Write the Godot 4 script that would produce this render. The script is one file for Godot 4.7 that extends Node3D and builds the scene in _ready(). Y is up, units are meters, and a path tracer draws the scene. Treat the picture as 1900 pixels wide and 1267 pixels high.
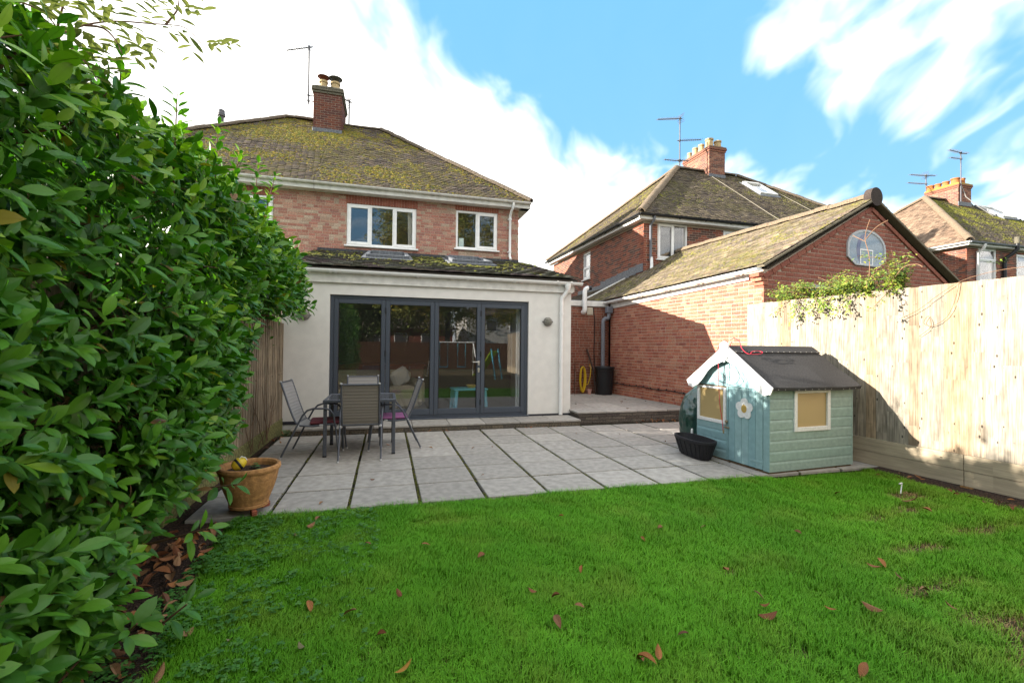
extends Node3D
# A back garden seen from the lawn: semi-detached brick house with a white extension, patio, laurel hedge, playhouse and fence.
# x runs along the house front to the right, y up, z towards the camera; metres.

const EYE := Vector3(0, 1.5, 0)
var rng := RandomNumberGenerator.new()
var used := {}
var in_world := {}
var M := {}
var cam: Camera3D
var noise_a := FastNoiseLite.new()
var noise_b := FastNoiseLite.new()


class MB:
	var v := PackedVector3Array()
	var n := PackedVector3Array()
	var c := PackedColorArray()
	var uv := PackedVector2Array()
	var col := Color.WHITE

	func put(a: Vector3, na: Vector3) -> void:
		v.append(a)
		n.append(na)
		c.append(col)

	func tri(a: Vector3, b: Vector3, d: Vector3) -> void:
		var m := (b - a).cross(d - a).normalized()
		put(a, m); put(d, m); put(b, m)

	func trin(a: Vector3, b: Vector3, d: Vector3, na: Vector3, nb: Vector3, nd: Vector3) -> void:
		put(a, na); put(d, nd); put(b, nb)

	func quad(a: Vector3, b: Vector3, d: Vector3, e: Vector3) -> void:
		tri(a, b, d)
		tri(a, d, e)

	func quado(a: Vector3, b: Vector3, d: Vector3, e: Vector3, out: Vector3) -> void:
		if (b - a).cross(d - a).dot(out) < 0.0:
			quad(a, e, d, b)
		else:
			quad(a, b, d, e)

	func trio(a: Vector3, b: Vector3, d: Vector3, out: Vector3) -> void:
		if (b - a).cross(d - a).dot(out) < 0.0:
			tri(a, d, b)
		else:
			tri(a, b, d)

	# a box with chamfered edges
	func box(ctr: Vector3, size: Vector3, bev := 0.0, B := Basis.IDENTITY) -> void:
		var h := size * 0.5
		var ax := [B.x.normalized(), B.y.normalized(), B.z.normalized()]
		var P := func(s: Array, k: int) -> Vector3:
			var p := ctr
			for i in 3:
				p += ax[i] * (float(s[i]) * (h[i] - (0.0 if i == k else bev)))
			return p
		for a in 3:
			var u := (a + 1) % 3
			var w := (a + 2) % 3
			for sg in [-1, 1]:
				var q := []
				for k in [[-1, -1], [1, -1], [1, 1], [-1, 1]]:
					var s := [0, 0, 0]
					s[a] = sg; s[u] = k[0]; s[w] = k[1]
					q.append(P.call(s, a))
				quado(q[0], q[1], q[2], q[3], ax[a] * float(sg))
		if bev <= 0.0:
			return
		for e in 3:
			var a := (e + 1) % 3
			var b := (e + 2) % 3
			for sa in [-1, 1]:
				for sb in [-1, 1]:
					var s0 := [0, 0, 0]
					s0[a] = sa; s0[b] = sb; s0[e] = -1
					var s1 := s0.duplicate()
					s1[e] = 1
					quado(P.call(s0, a), P.call(s1, a), P.call(s1, b), P.call(s0, b), ax[a] * float(sa) + ax[b] * float(sb))
		for sx in [-1, 1]:
			for sy in [-1, 1]:
				for sz in [-1, 1]:
					var s := [sx, sy, sz]
					trio(P.call(s, 0), P.call(s, 1), P.call(s, 2), ax[0] * float(sx) + ax[1] * float(sy) + ax[2] * float(sz))

	# min corner to max corner
	func bx(a: Vector3, b: Vector3, bev := 0.0) -> void:
		box((a + b) * 0.5, (b - a).abs(), bev)

	func ring(p: Vector3, x: Vector3, y: Vector3, r: float, sides: int) -> Array:
		var o := []
		for i in sides:
			var t := TAU * i / sides
			o.append(p + (x * cos(t) + y * sin(t)) * r)
		return o

	func tube(pts: Array, r, sides := 8, caps := true) -> void:
		var last: Array = []
		var lastc := Vector3.ZERO
		var up := Vector3.UP
		var first: Array = []
		for i in pts.size():
			var t: Vector3
			if i == 0:
				t = pts[1] - pts[0]
			elif i == pts.size() - 1:
				t = pts[i] - pts[i - 1]
			else:
				t = (pts[i + 1] - pts[i]).normalized() + (pts[i] - pts[i - 1]).normalized()
			t = t.normalized()
			if i == 0:
				up = Vector3.UP if absf(t.y) < 0.9 else Vector3.RIGHT
			var x := up.cross(t).normalized()
			up = t.cross(x).normalized()
			var rr: float = r[i] if r is Array else r
			var now := ring(pts[i], x, up, rr, sides)
			if i == 0:
				first = now
			else:
				for k in sides:
					var k2 := (k + 1) % sides
					var na: Vector3 = (last[k] - lastc).normalized()
					var nb: Vector3 = (last[k2] - lastc).normalized()
					var nc: Vector3 = (now[k2] - pts[i]).normalized()
					var nd: Vector3 = (now[k] - pts[i]).normalized()
					trin(last[k], last[k2], now[k2], na, nb, nc)
					trin(last[k], now[k2], now[k], na, nc, nd)
			last = now
			lastc = pts[i]
		if caps:
			for k in range(1, sides - 1):
				trio(first[0], first[k], first[k + 1], pts[0] - pts[1])
				trio(last[0], last[k], last[k + 1], pts[pts.size() - 1] - pts[pts.size() - 2])

	# profile: Vector2(radius, height) from bottom to top on the outside
	func lathe(prof: Array, segs := 24, T := Transform3D.IDENTITY) -> void:
		for i in prof.size() - 1:
			var p: Vector2 = prof[i]
			var q: Vector2 = prof[i + 1]
			var d := (q - p).normalized()
			var nr := Vector2(d.y, -d.x)
			for k in segs:
				var a := TAU * k / segs
				var b := TAU * (k + 1) / segs
				var ea := Vector3(cos(a), 0, sin(a))
				var eb := Vector3(cos(b), 0, sin(b))
				var na := T.basis * (ea * nr.x + Vector3.UP * nr.y)
				var nb := T.basis * (eb * nr.x + Vector3.UP * nr.y)
				var pa := T * (ea * p.x + Vector3.UP * p.y)
				var pb := T * (eb * p.x + Vector3.UP * p.y)
				var qa := T * (ea * q.x + Vector3.UP * q.y)
				var qb := T * (eb * q.x + Vector3.UP * q.y)
				if p.x > 1e-5:
					trin(pa, qb, pb, na, nb, nb)
				if q.x > 1e-5:
					trin(pa, qa, qb, na, na, nb)

	# polygon in T's x-y plane (anticlockwise seen from +z), from z = 0 to z = d
	func prism(poly: PackedVector2Array, d: float, T := Transform3D.IDENTITY) -> void:
		if Geometry2D.is_polygon_clockwise(poly):
			poly.reverse()
		var ix := Geometry2D.triangulate_polygon(poly)
		var zf := maxf(d, 0.0)
		var zb := minf(d, 0.0)
		for i in range(0, ix.size(), 3):
			var a := poly[ix[i]]; var b := poly[ix[i + 1]]; var e := poly[ix[i + 2]]
			trio(T * Vector3(a.x, a.y, zf), T * Vector3(b.x, b.y, zf), T * Vector3(e.x, e.y, zf), T.basis.z)
			trio(T * Vector3(a.x, a.y, zb), T * Vector3(b.x, b.y, zb), T * Vector3(e.x, e.y, zb), -T.basis.z)
		for i in poly.size():
			var a := poly[i]; var b := poly[(i + 1) % poly.size()]
			var o := T.basis * Vector3(b.y - a.y, a.x - b.x, 0)
			quado(T * Vector3(a.x, a.y, zb), T * Vector3(b.x, b.y, zb), T * Vector3(b.x, b.y, zf), T * Vector3(a.x, a.y, zf), o)

	# profile (x sideways, y up) swept from a to b
	func sweep(poly: PackedVector2Array, a: Vector3, b: Vector3) -> void:
		var z := (b - a).normalized()
		var x := Vector3.UP.cross(z).normalized()
		prism(poly, (b - a).length(), Transform3D(Basis(x, z.cross(x), z), a))

	# a flat wall with rectangular holes: x 0..w, y 0..h, front at z = 0, back at z = -t
	func holed(w: float, h: float, holes: Array, t: float, T: Transform3D) -> void:
		var xs := [0.0, w]
		var ys := [0.0, h]
		for r: Rect2 in holes:
			xs.append(clampf(r.position.x, 0, w)); xs.append(clampf(r.end.x, 0, w))
			ys.append(clampf(r.position.y, 0, h)); ys.append(clampf(r.end.y, 0, h))
		xs.sort()
		ys.sort()
		for i in xs.size() - 1:
			for j in ys.size() - 1:
				if xs[i + 1] - xs[i] < 1e-4 or ys[j + 1] - ys[j] < 1e-4:
					continue
				var m := Vector2((xs[i] + xs[i + 1]) / 2, (ys[j] + ys[j + 1]) / 2)
				var inside := false
				for r: Rect2 in holes:
					inside = inside or r.has_point(m)
				if inside:
					continue
				for z in [0.0, -t]:
					quado(T * Vector3(xs[i], ys[j], z), T * Vector3(xs[i + 1], ys[j], z), T * Vector3(xs[i + 1], ys[j + 1], z), T * Vector3(xs[i], ys[j + 1], z), T.basis.z * (1.0 if z == 0.0 else -1.0))
		var rects := holes.duplicate()
		rects.append(Rect2(0, 0, w, h))
		for k in rects.size():
			var r: Rect2 = rects[k]
			var s := -1.0 if k < holes.size() else 1.0
			var p := [r.position, Vector2(r.end.x, r.position.y), r.end, Vector2(r.position.x, r.end.y)]
			for i in 4:
				var a: Vector2 = p[i]
				var b: Vector2 = p[(i + 1) % 4]
				quado(T * Vector3(a.x, a.y, 0), T * Vector3(b.x, b.y, 0), T * Vector3(b.x, b.y, -t), T * Vector3(a.x, a.y, -t), T.basis * Vector3(b.y - a.y, a.x - b.x, 0) * s)

	func mesh(with_colors := false) -> ArrayMesh:
		var a := []
		a.resize(Mesh.ARRAY_MAX)
		a[Mesh.ARRAY_VERTEX] = v
		a[Mesh.ARRAY_NORMAL] = n
		if with_colors:
			a[Mesh.ARRAY_COLOR] = c
		if uv.size() == v.size() and uv.size() > 0:
			a[Mesh.ARRAY_TEX_UV] = uv
		var m := ArrayMesh.new()
		m.add_surface_from_arrays(Mesh.PRIMITIVE_TRIANGLES, a)
		return m


# ---------------------------------------------------------------- scene tree helpers
func numbered(called: String, parent: Node) -> String:
	var key := str(parent.get_instance_id()) + called
	var k: int = used.get(key, 0)
	used[key] = k + 1
	return called if k == 0 else "%s_%03d" % [called, k]


func tag(o: Node, label := "", category := "", group := "", kind := "") -> Node:
	if label: o.set_meta("label", label)
	if category: o.set_meta("category", category)
	if group: o.set_meta("group", group)
	if kind: o.set_meta("kind", kind)
	return o


func thing(called: String, label: String, category: String, at := Vector3.ZERO, turn := 0.0, group := "", world := false) -> Node3D:
	var o := Node3D.new()
	o.name = numbered(called, self)
	add_child(o)
	o.position = at
	o.rotation.y = turn
	in_world[o] = world
	tag(o, label, category, group)
	return o


# one named mesh. Parts of a thing made with world = true are given in world coordinates.
func obj(called: String, m, mat: Material, parent: Node = self, T := Transform3D.IDENTITY) -> MeshInstance3D:
	var o := MeshInstance3D.new()
	o.mesh = m.mesh(mat.vertex_color_use_as_albedo) if m is MB else m
	o.set_surface_override_material(0, mat)
	o.name = numbered(called, parent)
	parent.add_child(o)
	o.transform = (parent.transform.affine_inverse() * T) if in_world.get(parent, false) else T
	return o


func struct(called: String, m, mat: Material, parent: Node = self) -> MeshInstance3D:
	var o := obj(called, m, mat, parent)
	if parent == self:
		o.set_meta("kind", "structure")
	return o


func multi(called: String, mesh: Mesh, mat: Material, xf: Array, cols: Array, parent: Node = self) -> MultiMeshInstance3D:
	var mm := MultiMesh.new()
	mm.transform_format = MultiMesh.TRANSFORM_3D
	mm.use_colors = true
	mm.mesh = mesh
	mm.instance_count = xf.size()
	for i in xf.size():
		mm.set_instance_transform(i, xf[i])
		mm.set_instance_color(i, cols[i] if i < cols.size() else Color.WHITE)
	var o := MultiMeshInstance3D.new()
	o.multimesh = mm
	o.material_override = mat
	o.name = numbered(called, parent)
	parent.add_child(o)
	if in_world.get(parent, false):
		o.transform = parent.transform.affine_inverse()
	o.set_meta("kind", "stuff")
	return o


func rf(a: float, b: float) -> float:
	return rng.randf_range(a, b)


func pick(a: Array):
	return a[rng.randi() % a.size()]


func seen(p: Vector3, margin := 1.03) -> bool:
	var q := cam.transform.affine_inverse() * p
	if q.z > -0.1:
		return false
	return absf(q.x / -q.z) < 1.131 * margin and absf(q.y / -q.z) < 0.754 * margin


# ---------------------------------------------------------------- materials
func L(r: float, g: float, b: float, a := 1.0) -> Color:
	var k := Color(r, g, b).linear_to_srgb()
	k.a = a
	return k


func noise_tex(freq: float, lo: float, hi: float, octaves := 4, seed_ := 1, type := FastNoiseLite.TYPE_SIMPLEX_SMOOTH) -> NoiseTexture2D:
	var key := "nt%s_%s_%s_%s_%s_%s" % [freq, lo, hi, octaves, seed_, type]
	if M.has(key):
		return M[key]
	var f := FastNoiseLite.new()
	f.noise_type = type
	f.frequency = freq
	f.fractal_octaves = octaves
	f.seed = seed_
	var t := NoiseTexture2D.new()
	t.width = 512
	t.height = 512
	t.seamless = true
	t.noise = f
	var g := Gradient.new()
	g.set_color(0, Color(lo, lo, lo))
	g.set_color(1, Color(hi, hi, hi))
	t.color_ramp = g
	M[key] = t
	return t


# lo..hi: how far the base colour varies; size: metres one repeat of the texture covers
func mat(c: Color, rough := 0.8, lo := 1.0, size := 1.0, bump := 0.0, freq := 0.02, vc := false, seed_ := 1, stretch := Vector3.ONE) -> StandardMaterial3D:
	var m := StandardMaterial3D.new()
	m.albedo_color = c
	m.roughness = rough
	m.vertex_color_use_as_albedo = vc
	m.metallic_specular = 0.4
	if lo < 1.0 or bump != 0.0:
		m.uv1_triplanar = true
		m.uv1_world_triplanar = true
		m.uv1_scale = stretch / size
	if lo < 1.0:
		m.albedo_texture = noise_tex(freq, lo, 1.0, 5, seed_)
	if bump != 0.0:
		m.heightmap_enabled = true
		m.heightmap_texture = noise_tex(0.06, 0.0, 1.0, 5, 7)
		m.heightmap_scale = bump
	return m


func wood_image(seed_: int, knots: int, lo: float, hi: float) -> ImageTexture:
	var w := 256
	var h := 512
	var f := FastNoiseLite.new()
	f.seed = seed_
	f.frequency = 0.09
	f.fractal_octaves = 4
	var im := Image.create_empty(w, h, false, Image.FORMAT_RGB8)
	var ks := []
	var r := RandomNumberGenerator.new()
	r.seed = seed_
	for i in knots:
		ks.append([r.randf() * w, r.randf() * h, r.randf_range(1.5, 3.4)])
	var data := PackedByteArray()
	data.resize(w * h * 3)
	for y in h:
		for x in w:
			var px := float(x)
			var dark := 0.0
			for k in ks:
				var dx: float = x - k[0]
				var dy: float = (y - k[1]) * 0.55
				var d2 := dx * dx + dy * dy
				var rr: float = k[2]
				if d2 < rr * rr * 30.0:
					px += dx * exp(-d2 / (rr * rr * 7.0)) * -1.2
					if d2 < rr * rr:
						dark = maxf(dark, 0.75)
					elif d2 < rr * rr * 3.0:
						dark = maxf(dark, 0.25)
			var g := 0.5 + 0.5 * f.get_noise_2d(px * 1.6, y * 0.045)
			g = g * 0.6 + 0.4 * (0.5 + 0.5 * f.get_noise_2d(px * 0.25 + 900.0, y * 0.08))
			g = clampf(0.5 + (g - 0.5) * 1.7, 0, 1)
			g = lerpf(lo, hi, g) * (1.0 - dark)
			var i := (y * w + x) * 3
			data[i] = int(clampf(g, 0, 1) * 255)
			data[i + 1] = int(clampf(g * 0.965, 0, 1) * 255)
			data[i + 2] = int(clampf(g * 0.92, 0, 1) * 255)
	im.set_data(w, h, false, Image.FORMAT_RGB8, data)
	return ImageTexture.create_from_image(im)


func wood(c: Color, tex: Texture2D, across: float, offset := 0.0, upright := true) -> StandardMaterial3D:
	var m := StandardMaterial3D.new()
	m.albedo_color = c
	m.roughness = 0.85
	m.metallic_specular = 0.3
	m.albedo_texture = tex
	m.uv1_triplanar = true
	m.uv1_world_triplanar = true
	m.uv1_scale = Vector3(1.0 / across, 0.45 / across, 1.0 / across) if upright else Vector3(0.45 / across, 1.0 / across, 0.45 / across)
	m.uv1_offset = Vector3(offset, offset * 1.7, offset * 0.6)
	m.heightmap_enabled = true
	m.heightmap_texture = tex
	m.heightmap_scale = 0.25
	return m


func glass() -> StandardMaterial3D:
	var m := StandardMaterial3D.new()
	m.transparency = BaseMaterial3D.TRANSPARENCY_ALPHA
	m.albedo_color = Color(0.9, 0.95, 0.95, 0.003)
	m.roughness = 0.0
	m.metallic_specular = 0.5
	return m


# ---------------------------------------------------------------- builders shared by the houses
var brick_mesh: ArrayMesh
var tile_mesh: ArrayMesh
var edge_tile_mesh: ArrayMesh
var moss_mesh: ArrayMesh
var ridge_mesh: ArrayMesh


func make_units() -> void:
	var b := MB.new()   # front face chamfered, x 0..1, y 0..1, z -1..0
	var cx := 0.02
	var cy := 0.06
	var cz := -0.09
	var f := [Vector3(cx, cy, 0), Vector3(1 - cx, cy, 0), Vector3(1 - cx, 1 - cy, 0), Vector3(cx, 1 - cy, 0)]
	var s := [Vector3(0, 0, cz), Vector3(1, 0, cz), Vector3(1, 1, cz), Vector3(0, 1, cz)]
	b.quado(f[0], f[1], f[2], f[3], Vector3.BACK)
	for i in 4:
		var j := (i + 1) % 4
		var o: Vector3 = (s[i] + s[j]) * 0.5 - Vector3(0.5, 0.5, cz)
		b.quado(f[i], f[j], s[j], s[i], o + Vector3.BACK * 0.3)
		b.quado(s[i], s[j], Vector3(s[j].x, s[j].y, -1), Vector3(s[i].x, s[i].y, -1), o)
	brick_mesh = b.mesh()
	b = MB.new()        # slightly cambered roof tile: x 0..1, y 0..1 thickness, z 0..1 from the lower edge up
	var k := 3
	for i in k:
		var x0 := float(i) / k
		var x1 := float(i + 1) / k
		var h0 := 0.75 + 0.25 * sin(PI * x0)
		var h1 := 0.75 + 0.25 * sin(PI * x1)
		b.quado(Vector3(x0, h0, 0), Vector3(x1, h1, 0), Vector3(x1, h1, 1), Vector3(x0, h0, 1), Vector3.UP)
		b.quado(Vector3(x0, h0 - 0.75, 0), Vector3(x1, h1 - 0.75, 0), Vector3(x1, h1, 0), Vector3(x0, h0, 0), Vector3.FORWARD)
	b.quado(Vector3(0, 0, 0), Vector3(0, 0.75, 0), Vector3(0, 0.75, 1), Vector3(0, 0, 1), Vector3.LEFT)
	b.quado(Vector3(1, 0, 0), Vector3(1, 0.75, 0), Vector3(1, 0.75, 1), Vector3(1, 0, 1), Vector3.RIGHT)
	tile_mesh = b.mesh()
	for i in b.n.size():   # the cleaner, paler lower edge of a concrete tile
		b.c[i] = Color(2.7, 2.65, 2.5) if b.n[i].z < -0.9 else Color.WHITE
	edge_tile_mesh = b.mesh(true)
	b = MB.new()        # tuft of moss, about one unit across
	var r2 := RandomNumberGenerator.new()
	r2.seed = 5
	var rings := [[0.5, 0.0], [0.46, 0.22], [0.22, 0.42]]
	var last: Array = []
	for q in rings:
		var now := []
		for i in 7:
			var t := TAU * i / 7.0
			now.append(Vector3(cos(t) * q[0] * r2.randf_range(0.75, 1.2), q[1] * r2.randf_range(0.7, 1.2), sin(t) * q[0] * r2.randf_range(0.75, 1.2)))
		for i in 7:
			if last.size():
				b.quado(last[i], last[(i + 1) % 7], now[(i + 1) % 7], now[i], last[i] + Vector3.UP * 0.2)
		last = now
	for i in 7:
		b.trio(last[i], last[(i + 1) % 7], Vector3(0, 0.46, 0), Vector3.UP)
	moss_mesh = b.mesh()
	b = MB.new()        # half-round ridge tile along z 0..1, radius 1
	for i in 7:
		var t0 := PI * i / 7.0
		var t1 := PI * (i + 1) / 7.0
		var p0 := Vector3(cos(t0), sin(t0), 0)
		var p1 := Vector3(cos(t1), sin(t1), 0)
		var z := Vector3(0, 0, 1)
		b.trin(p0, p1, p1 + z, p0, p1, p1)
		b.trin(p0, p1 + z, p0 + z, p0, p1, p0)
		b.quado(p0, p1, p1 * 0.82, p0 * 0.82, Vector3.FORWARD)
		b.quado(p0 + z, p1 + z, p1 * 0.82 + z, p0 * 0.82 + z, Vector3.BACK)
	ridge_mesh = b.mesh()


# bricks laid on the plane of T (x along, y up, z out) inside poly and outside the holes; T in the parent's own axes (world for world things)
# the largest in the photo become one mesh each, the rest one part
func bricks(parent: Node, T: Transform3D, poly: PackedVector2Array, holes: Array, pal: Array, single := 300, bond := "stretcher", bl := 0.225, bh := 0.075, called := "brick", root := Transform3D.IDENTITY) -> void:
	var lo := Vector2(1e9, 1e9)
	var hi := -lo
	for p in poly:
		lo = lo.min(p)
		hi = hi.max(p)
	var j := 0.010
	var all := []
	var rows := int(ceil((hi.y - lo.y) / bh))
	for r in rows:
		var y := lo.y + r * bh
		if y + bh - j > hi.y + 0.02:
			break
		var x := lo.x - (bl * 0.5 if r % 2 == 1 else 0.0)
		var k := 0
		while x < hi.x:
			var w := bl
			if bond == "flemish":
				w = bl if (k + r) % 2 == 0 else bl * 0.5
			elif bond == "mixed":
				w = pick([bl, bl * 0.5, bl * 0.5, bl * 0.75, bl])
			elif bond == "header":
				w = bl * 0.333
			k += 1
			var parts := [[maxf(x, lo.x), minf(x + w - j, hi.x)]]
			for h: Rect2 in holes:
				if y + bh - j <= h.position.y + 0.012 or y >= h.end.y - 0.012:
					continue
				var nx := []
				for q in parts:
					if q[1] <= h.position.x or q[0] >= h.end.x:
						nx.append(q)
						continue
					if q[0] < h.position.x:
						nx.append([q[0], h.position.x])
					if q[1] > h.end.x:
						nx.append([h.end.x, q[1]])
				parts = nx
			for q in parts:
				if q[1] - q[0] < 0.03:
					continue
				var mx: float = (q[0] + q[1]) * 0.5
				var yt := minf(y + bh - j, hi.y)
				if yt - y < 0.025:
					continue
				var ok := true
				for c in [Vector2(q[0] + 0.02, yt - 0.03), Vector2(q[1] - 0.02, yt - 0.03), Vector2(mx, y + 0.01)]:
					ok = ok and Geometry2D.is_point_in_polygon(c, poly)
				if not ok:
					continue
				var t := T * Transform3D(Basis(Vector3(q[1] - q[0], 0, 0), Vector3(0, yt - y, 0), Vector3(0, 0, 0.045)).rotated(Vector3.UP, rf(-0.006, 0.006)), Vector3(q[0], y, rf(-0.0015, 0.0025)))
				var big: bool = w > bl * 0.8
				var g := root * (T * Vector3(mx, y, 0))
				all.append([g.distance_squared_to(EYE) if seen(g) else 1e6 + g.distance_squared_to(EYE), t, pick(pal), big])
			x += w
	all.sort_custom(func(a, b): return a[0] < b[0])
	var xf := []
	var cols := []
	for i in all.size():
		if i < single and all[i][0] < 1e6:
			obj(called, brick_mesh, brick_mat(all[i][2]), parent, all[i][1])
		else:
			xf.append(all[i][1])
			var v: float = rf(0.85, 1.12)
			var c: Color = all[i][2]
			cols.append(Color(c.r * v, c.g * v, c.b * v))
	if xf.size():
		multi(called + "work", brick_mesh, M.brick_copies, xf, cols, parent)


func brick_mat(c: Color) -> StandardMaterial3D:
	var key := "brick" + c.to_html()
	if not M.has(key):
		var m := mat(L(c.r, c.g, c.b), 0.9, 0.62, 0.35, 0.35, 0.02)
		M[key] = m
	return M[key]


# roof tiles on the quadrilateral eave-left, eave-right, ridge-right, ridge-left (as seen from outside)
func tiles(parent: Node, el: Vector3, er: Vector3, rr: Vector3, rl: Vector3, tw: float, gauge: float, thick: float, colour: Callable, single := 0, called := "roof_tile", rough_lift := 0.004, lift := 0.4) -> void:
	var nrm := (er - el).cross(rl - el).normalized()
	if nrm.y < 0:
		nrm = -nrm
	var along := (er - el).normalized()
	var upv := nrm.cross(-along).normalized()
	if upv.y < 0:
		upv = -upv
	var slope := maxf((rl - el).dot(upv), (rr - er).dot(upv))
	var rows := int(ceil(slope / gauge))
	var all := []
	for r in rows:
		var v := float(r) / rows
		var a := el.lerp(rl, v)
		var b := er.lerp(rr, v)
		var w := (b - a).length()
		if w < 0.05:
			continue
		var dx := (b - a) / w
		var row_z := upv * gauge * 1.45 - nrm * thick * 0.9
		var x := -(tw * 0.5 if r % 2 == 1 else 0.0)
		while x < w:
			var x0 := maxf(x, 0.0)
			var x1 := minf(x + tw - 0.006, w)
			x += tw
			if x1 - x0 < 0.03:
				continue
			var o := a + dx * x1 + nrm * (thick * lift + rf(0, rough_lift)) + upv * rf(-0.006, 0.006)
			var bas := Basis(-dx * (x1 - x0), nrm * thick, row_z + nrm * rf(-rough_lift, rough_lift))
			var p := o - dx * (x1 - x0) * 0.5
			all.append([p.distance_squared_to(EYE) if seen(p) else 1e6, Transform3D(bas, o), colour.call(p)])
	if single > 0:
		all.sort_custom(func(a, b): return a[0] < b[0])
	var xf := []
	var cols := []
	for i in all.size():
		if i < single and all[i][0] < 1e6:
			var c: Color = all[i][2]
			var q := Color(snappedf(c.r, 0.03), snappedf(c.g, 0.03), snappedf(c.b, 0.03))
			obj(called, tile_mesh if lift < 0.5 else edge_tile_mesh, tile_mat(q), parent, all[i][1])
		else:
			xf.append(all[i][1])
			cols.append(all[i][2])
	if xf.size():
		multi(called + "s", tile_mesh, M.tile_copies, xf, cols, parent)


func tile_mat(c: Color) -> StandardMaterial3D:
	var key := "tile" + c.to_html()
	if not M.has(key):
		M[key] = mat(L(maxf(c.r, 0.02), maxf(c.g, 0.02), maxf(c.b, 0.015)), 0.92, 0.5, 0.5, 0.3, 0.03, true)
	return M[key]


func moss(parent: Node, el: Vector3, er: Vector3, rr: Vector3, rl: Vector3, count: int, thr: float, lo: float, hi: float, pal: Array, flat := 0.55, freq := 0.5, called := "moss") -> void:
	var nrm := (er - el).cross(rl - el).normalized()
	if nrm.y < 0:
		nrm = -nrm
	var along := (er - el).normalized()
	var upv := along.cross(nrm)
	var xf := []
	var cols := []
	for i in count:
		var v := rng.randf()
		var p := el.lerp(rl, v).lerp(er.lerp(rr, v), rng.randf())
		var m := noise_a.get_noise_3dv(p * freq * 100.0) * 0.6 + noise_b.get_noise_3dv(p * 160.0) * 0.4
		if rng.randf() > clampf((m - thr) * 1.7, 0.0, 1.0) * (0.35 + 0.65 * smoothstep(0.02, 0.35, v)):
			continue
		var s := rf(lo, hi) * (0.7 + clampf(m - thr, 0.0, 0.8))
		var B := Basis(along, nrm, along.cross(nrm)).rotated(nrm, rf(0, TAU))
		B = Basis(B.x * s * rf(0.8, 1.5), B.y * s * flat * rf(0.6, 1.2), B.z * s)
		xf.append(Transform3D(B, p + nrm * 0.018))
		var c: Color = pick(pal)
		var k := rf(0.7, 1.2)
		cols.append(Color(c.r * k, c.g * k, c.b * k))
	if xf.size():
		multi(called, moss_mesh, M.moss_copies, xf, cols, parent)


func ridge_line(parent: Node, a: Vector3, b: Vector3, r: float, m: Material, step := 0.32, called := "ridge_tile") -> void:
	var d := (b - a)
	var n := maxi(1, int(round(d.length() / step)))
	var z := d / n
	var x := Vector3.UP.cross(z).normalized()
	var y := z.normalized().cross(x)
	for i in n:
		var t := Transform3D(Basis(x * r * rf(0.95, 1.06), y * r * rf(0.95, 1.06), z * 1.03), a + z * i + y * rf(-0.008, 0.008))
		obj(called, ridge_mesh, m, parent, t)


func half_pipe(r: float) -> PackedVector2Array:
	var p := PackedVector2Array()
	for i in 9:
		var t := PI + PI * i / 8.0
		p.append(Vector2(cos(t), sin(t)) * r)
	for i in 9:
		var t := TAU - PI * i / 8.0
		p.append(Vector2(cos(t), sin(t)) * (r - 0.006))
	return p


func gutter(parent: Node, a: Vector3, b: Vector3, r: float, m: Material, step := 0.9, back := Vector3.FORWARD, label := "") -> MeshInstance3D:
	var q := MB.new()
	q.sweep(half_pipe(r), a, b)
	# stop ends
	for e in [[a, (a - b).normalized()], [b, (b - a).normalized()]]:
		var z: Vector3 = e[1]
		var x := Vector3.UP.cross(z).normalized()
		var pl := PackedVector2Array()
		for i in 9:
			var t := PI + PI * i / 8.0
			pl.append(Vector2(cos(t), sin(t)) * (r + 0.004))
		q.prism(pl, 0.012, Transform3D(Basis(x, z.cross(x), z), e[0]))
	var g := obj("gutter", q, m, parent)
	if label: g.set_meta("label", label)
	var n := int((b - a).length() / step)
	for i in n:
		var k := MB.new()
		var p := a.lerp(b, (i + 0.5) / n)
		var d := (b - a).normalized() * 0.018
		k.sweep(half_pipe(r + 0.006), p - d, p + d)
		k.box(p + back * (r + 0.015) + Vector3(0, -r * 0.5, 0), Vector3(0.05, r * 1.3, 0.05), 0.004)
		obj("bracket", k, m, g if not in_world.get(parent, false) else g)
	return g


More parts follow.
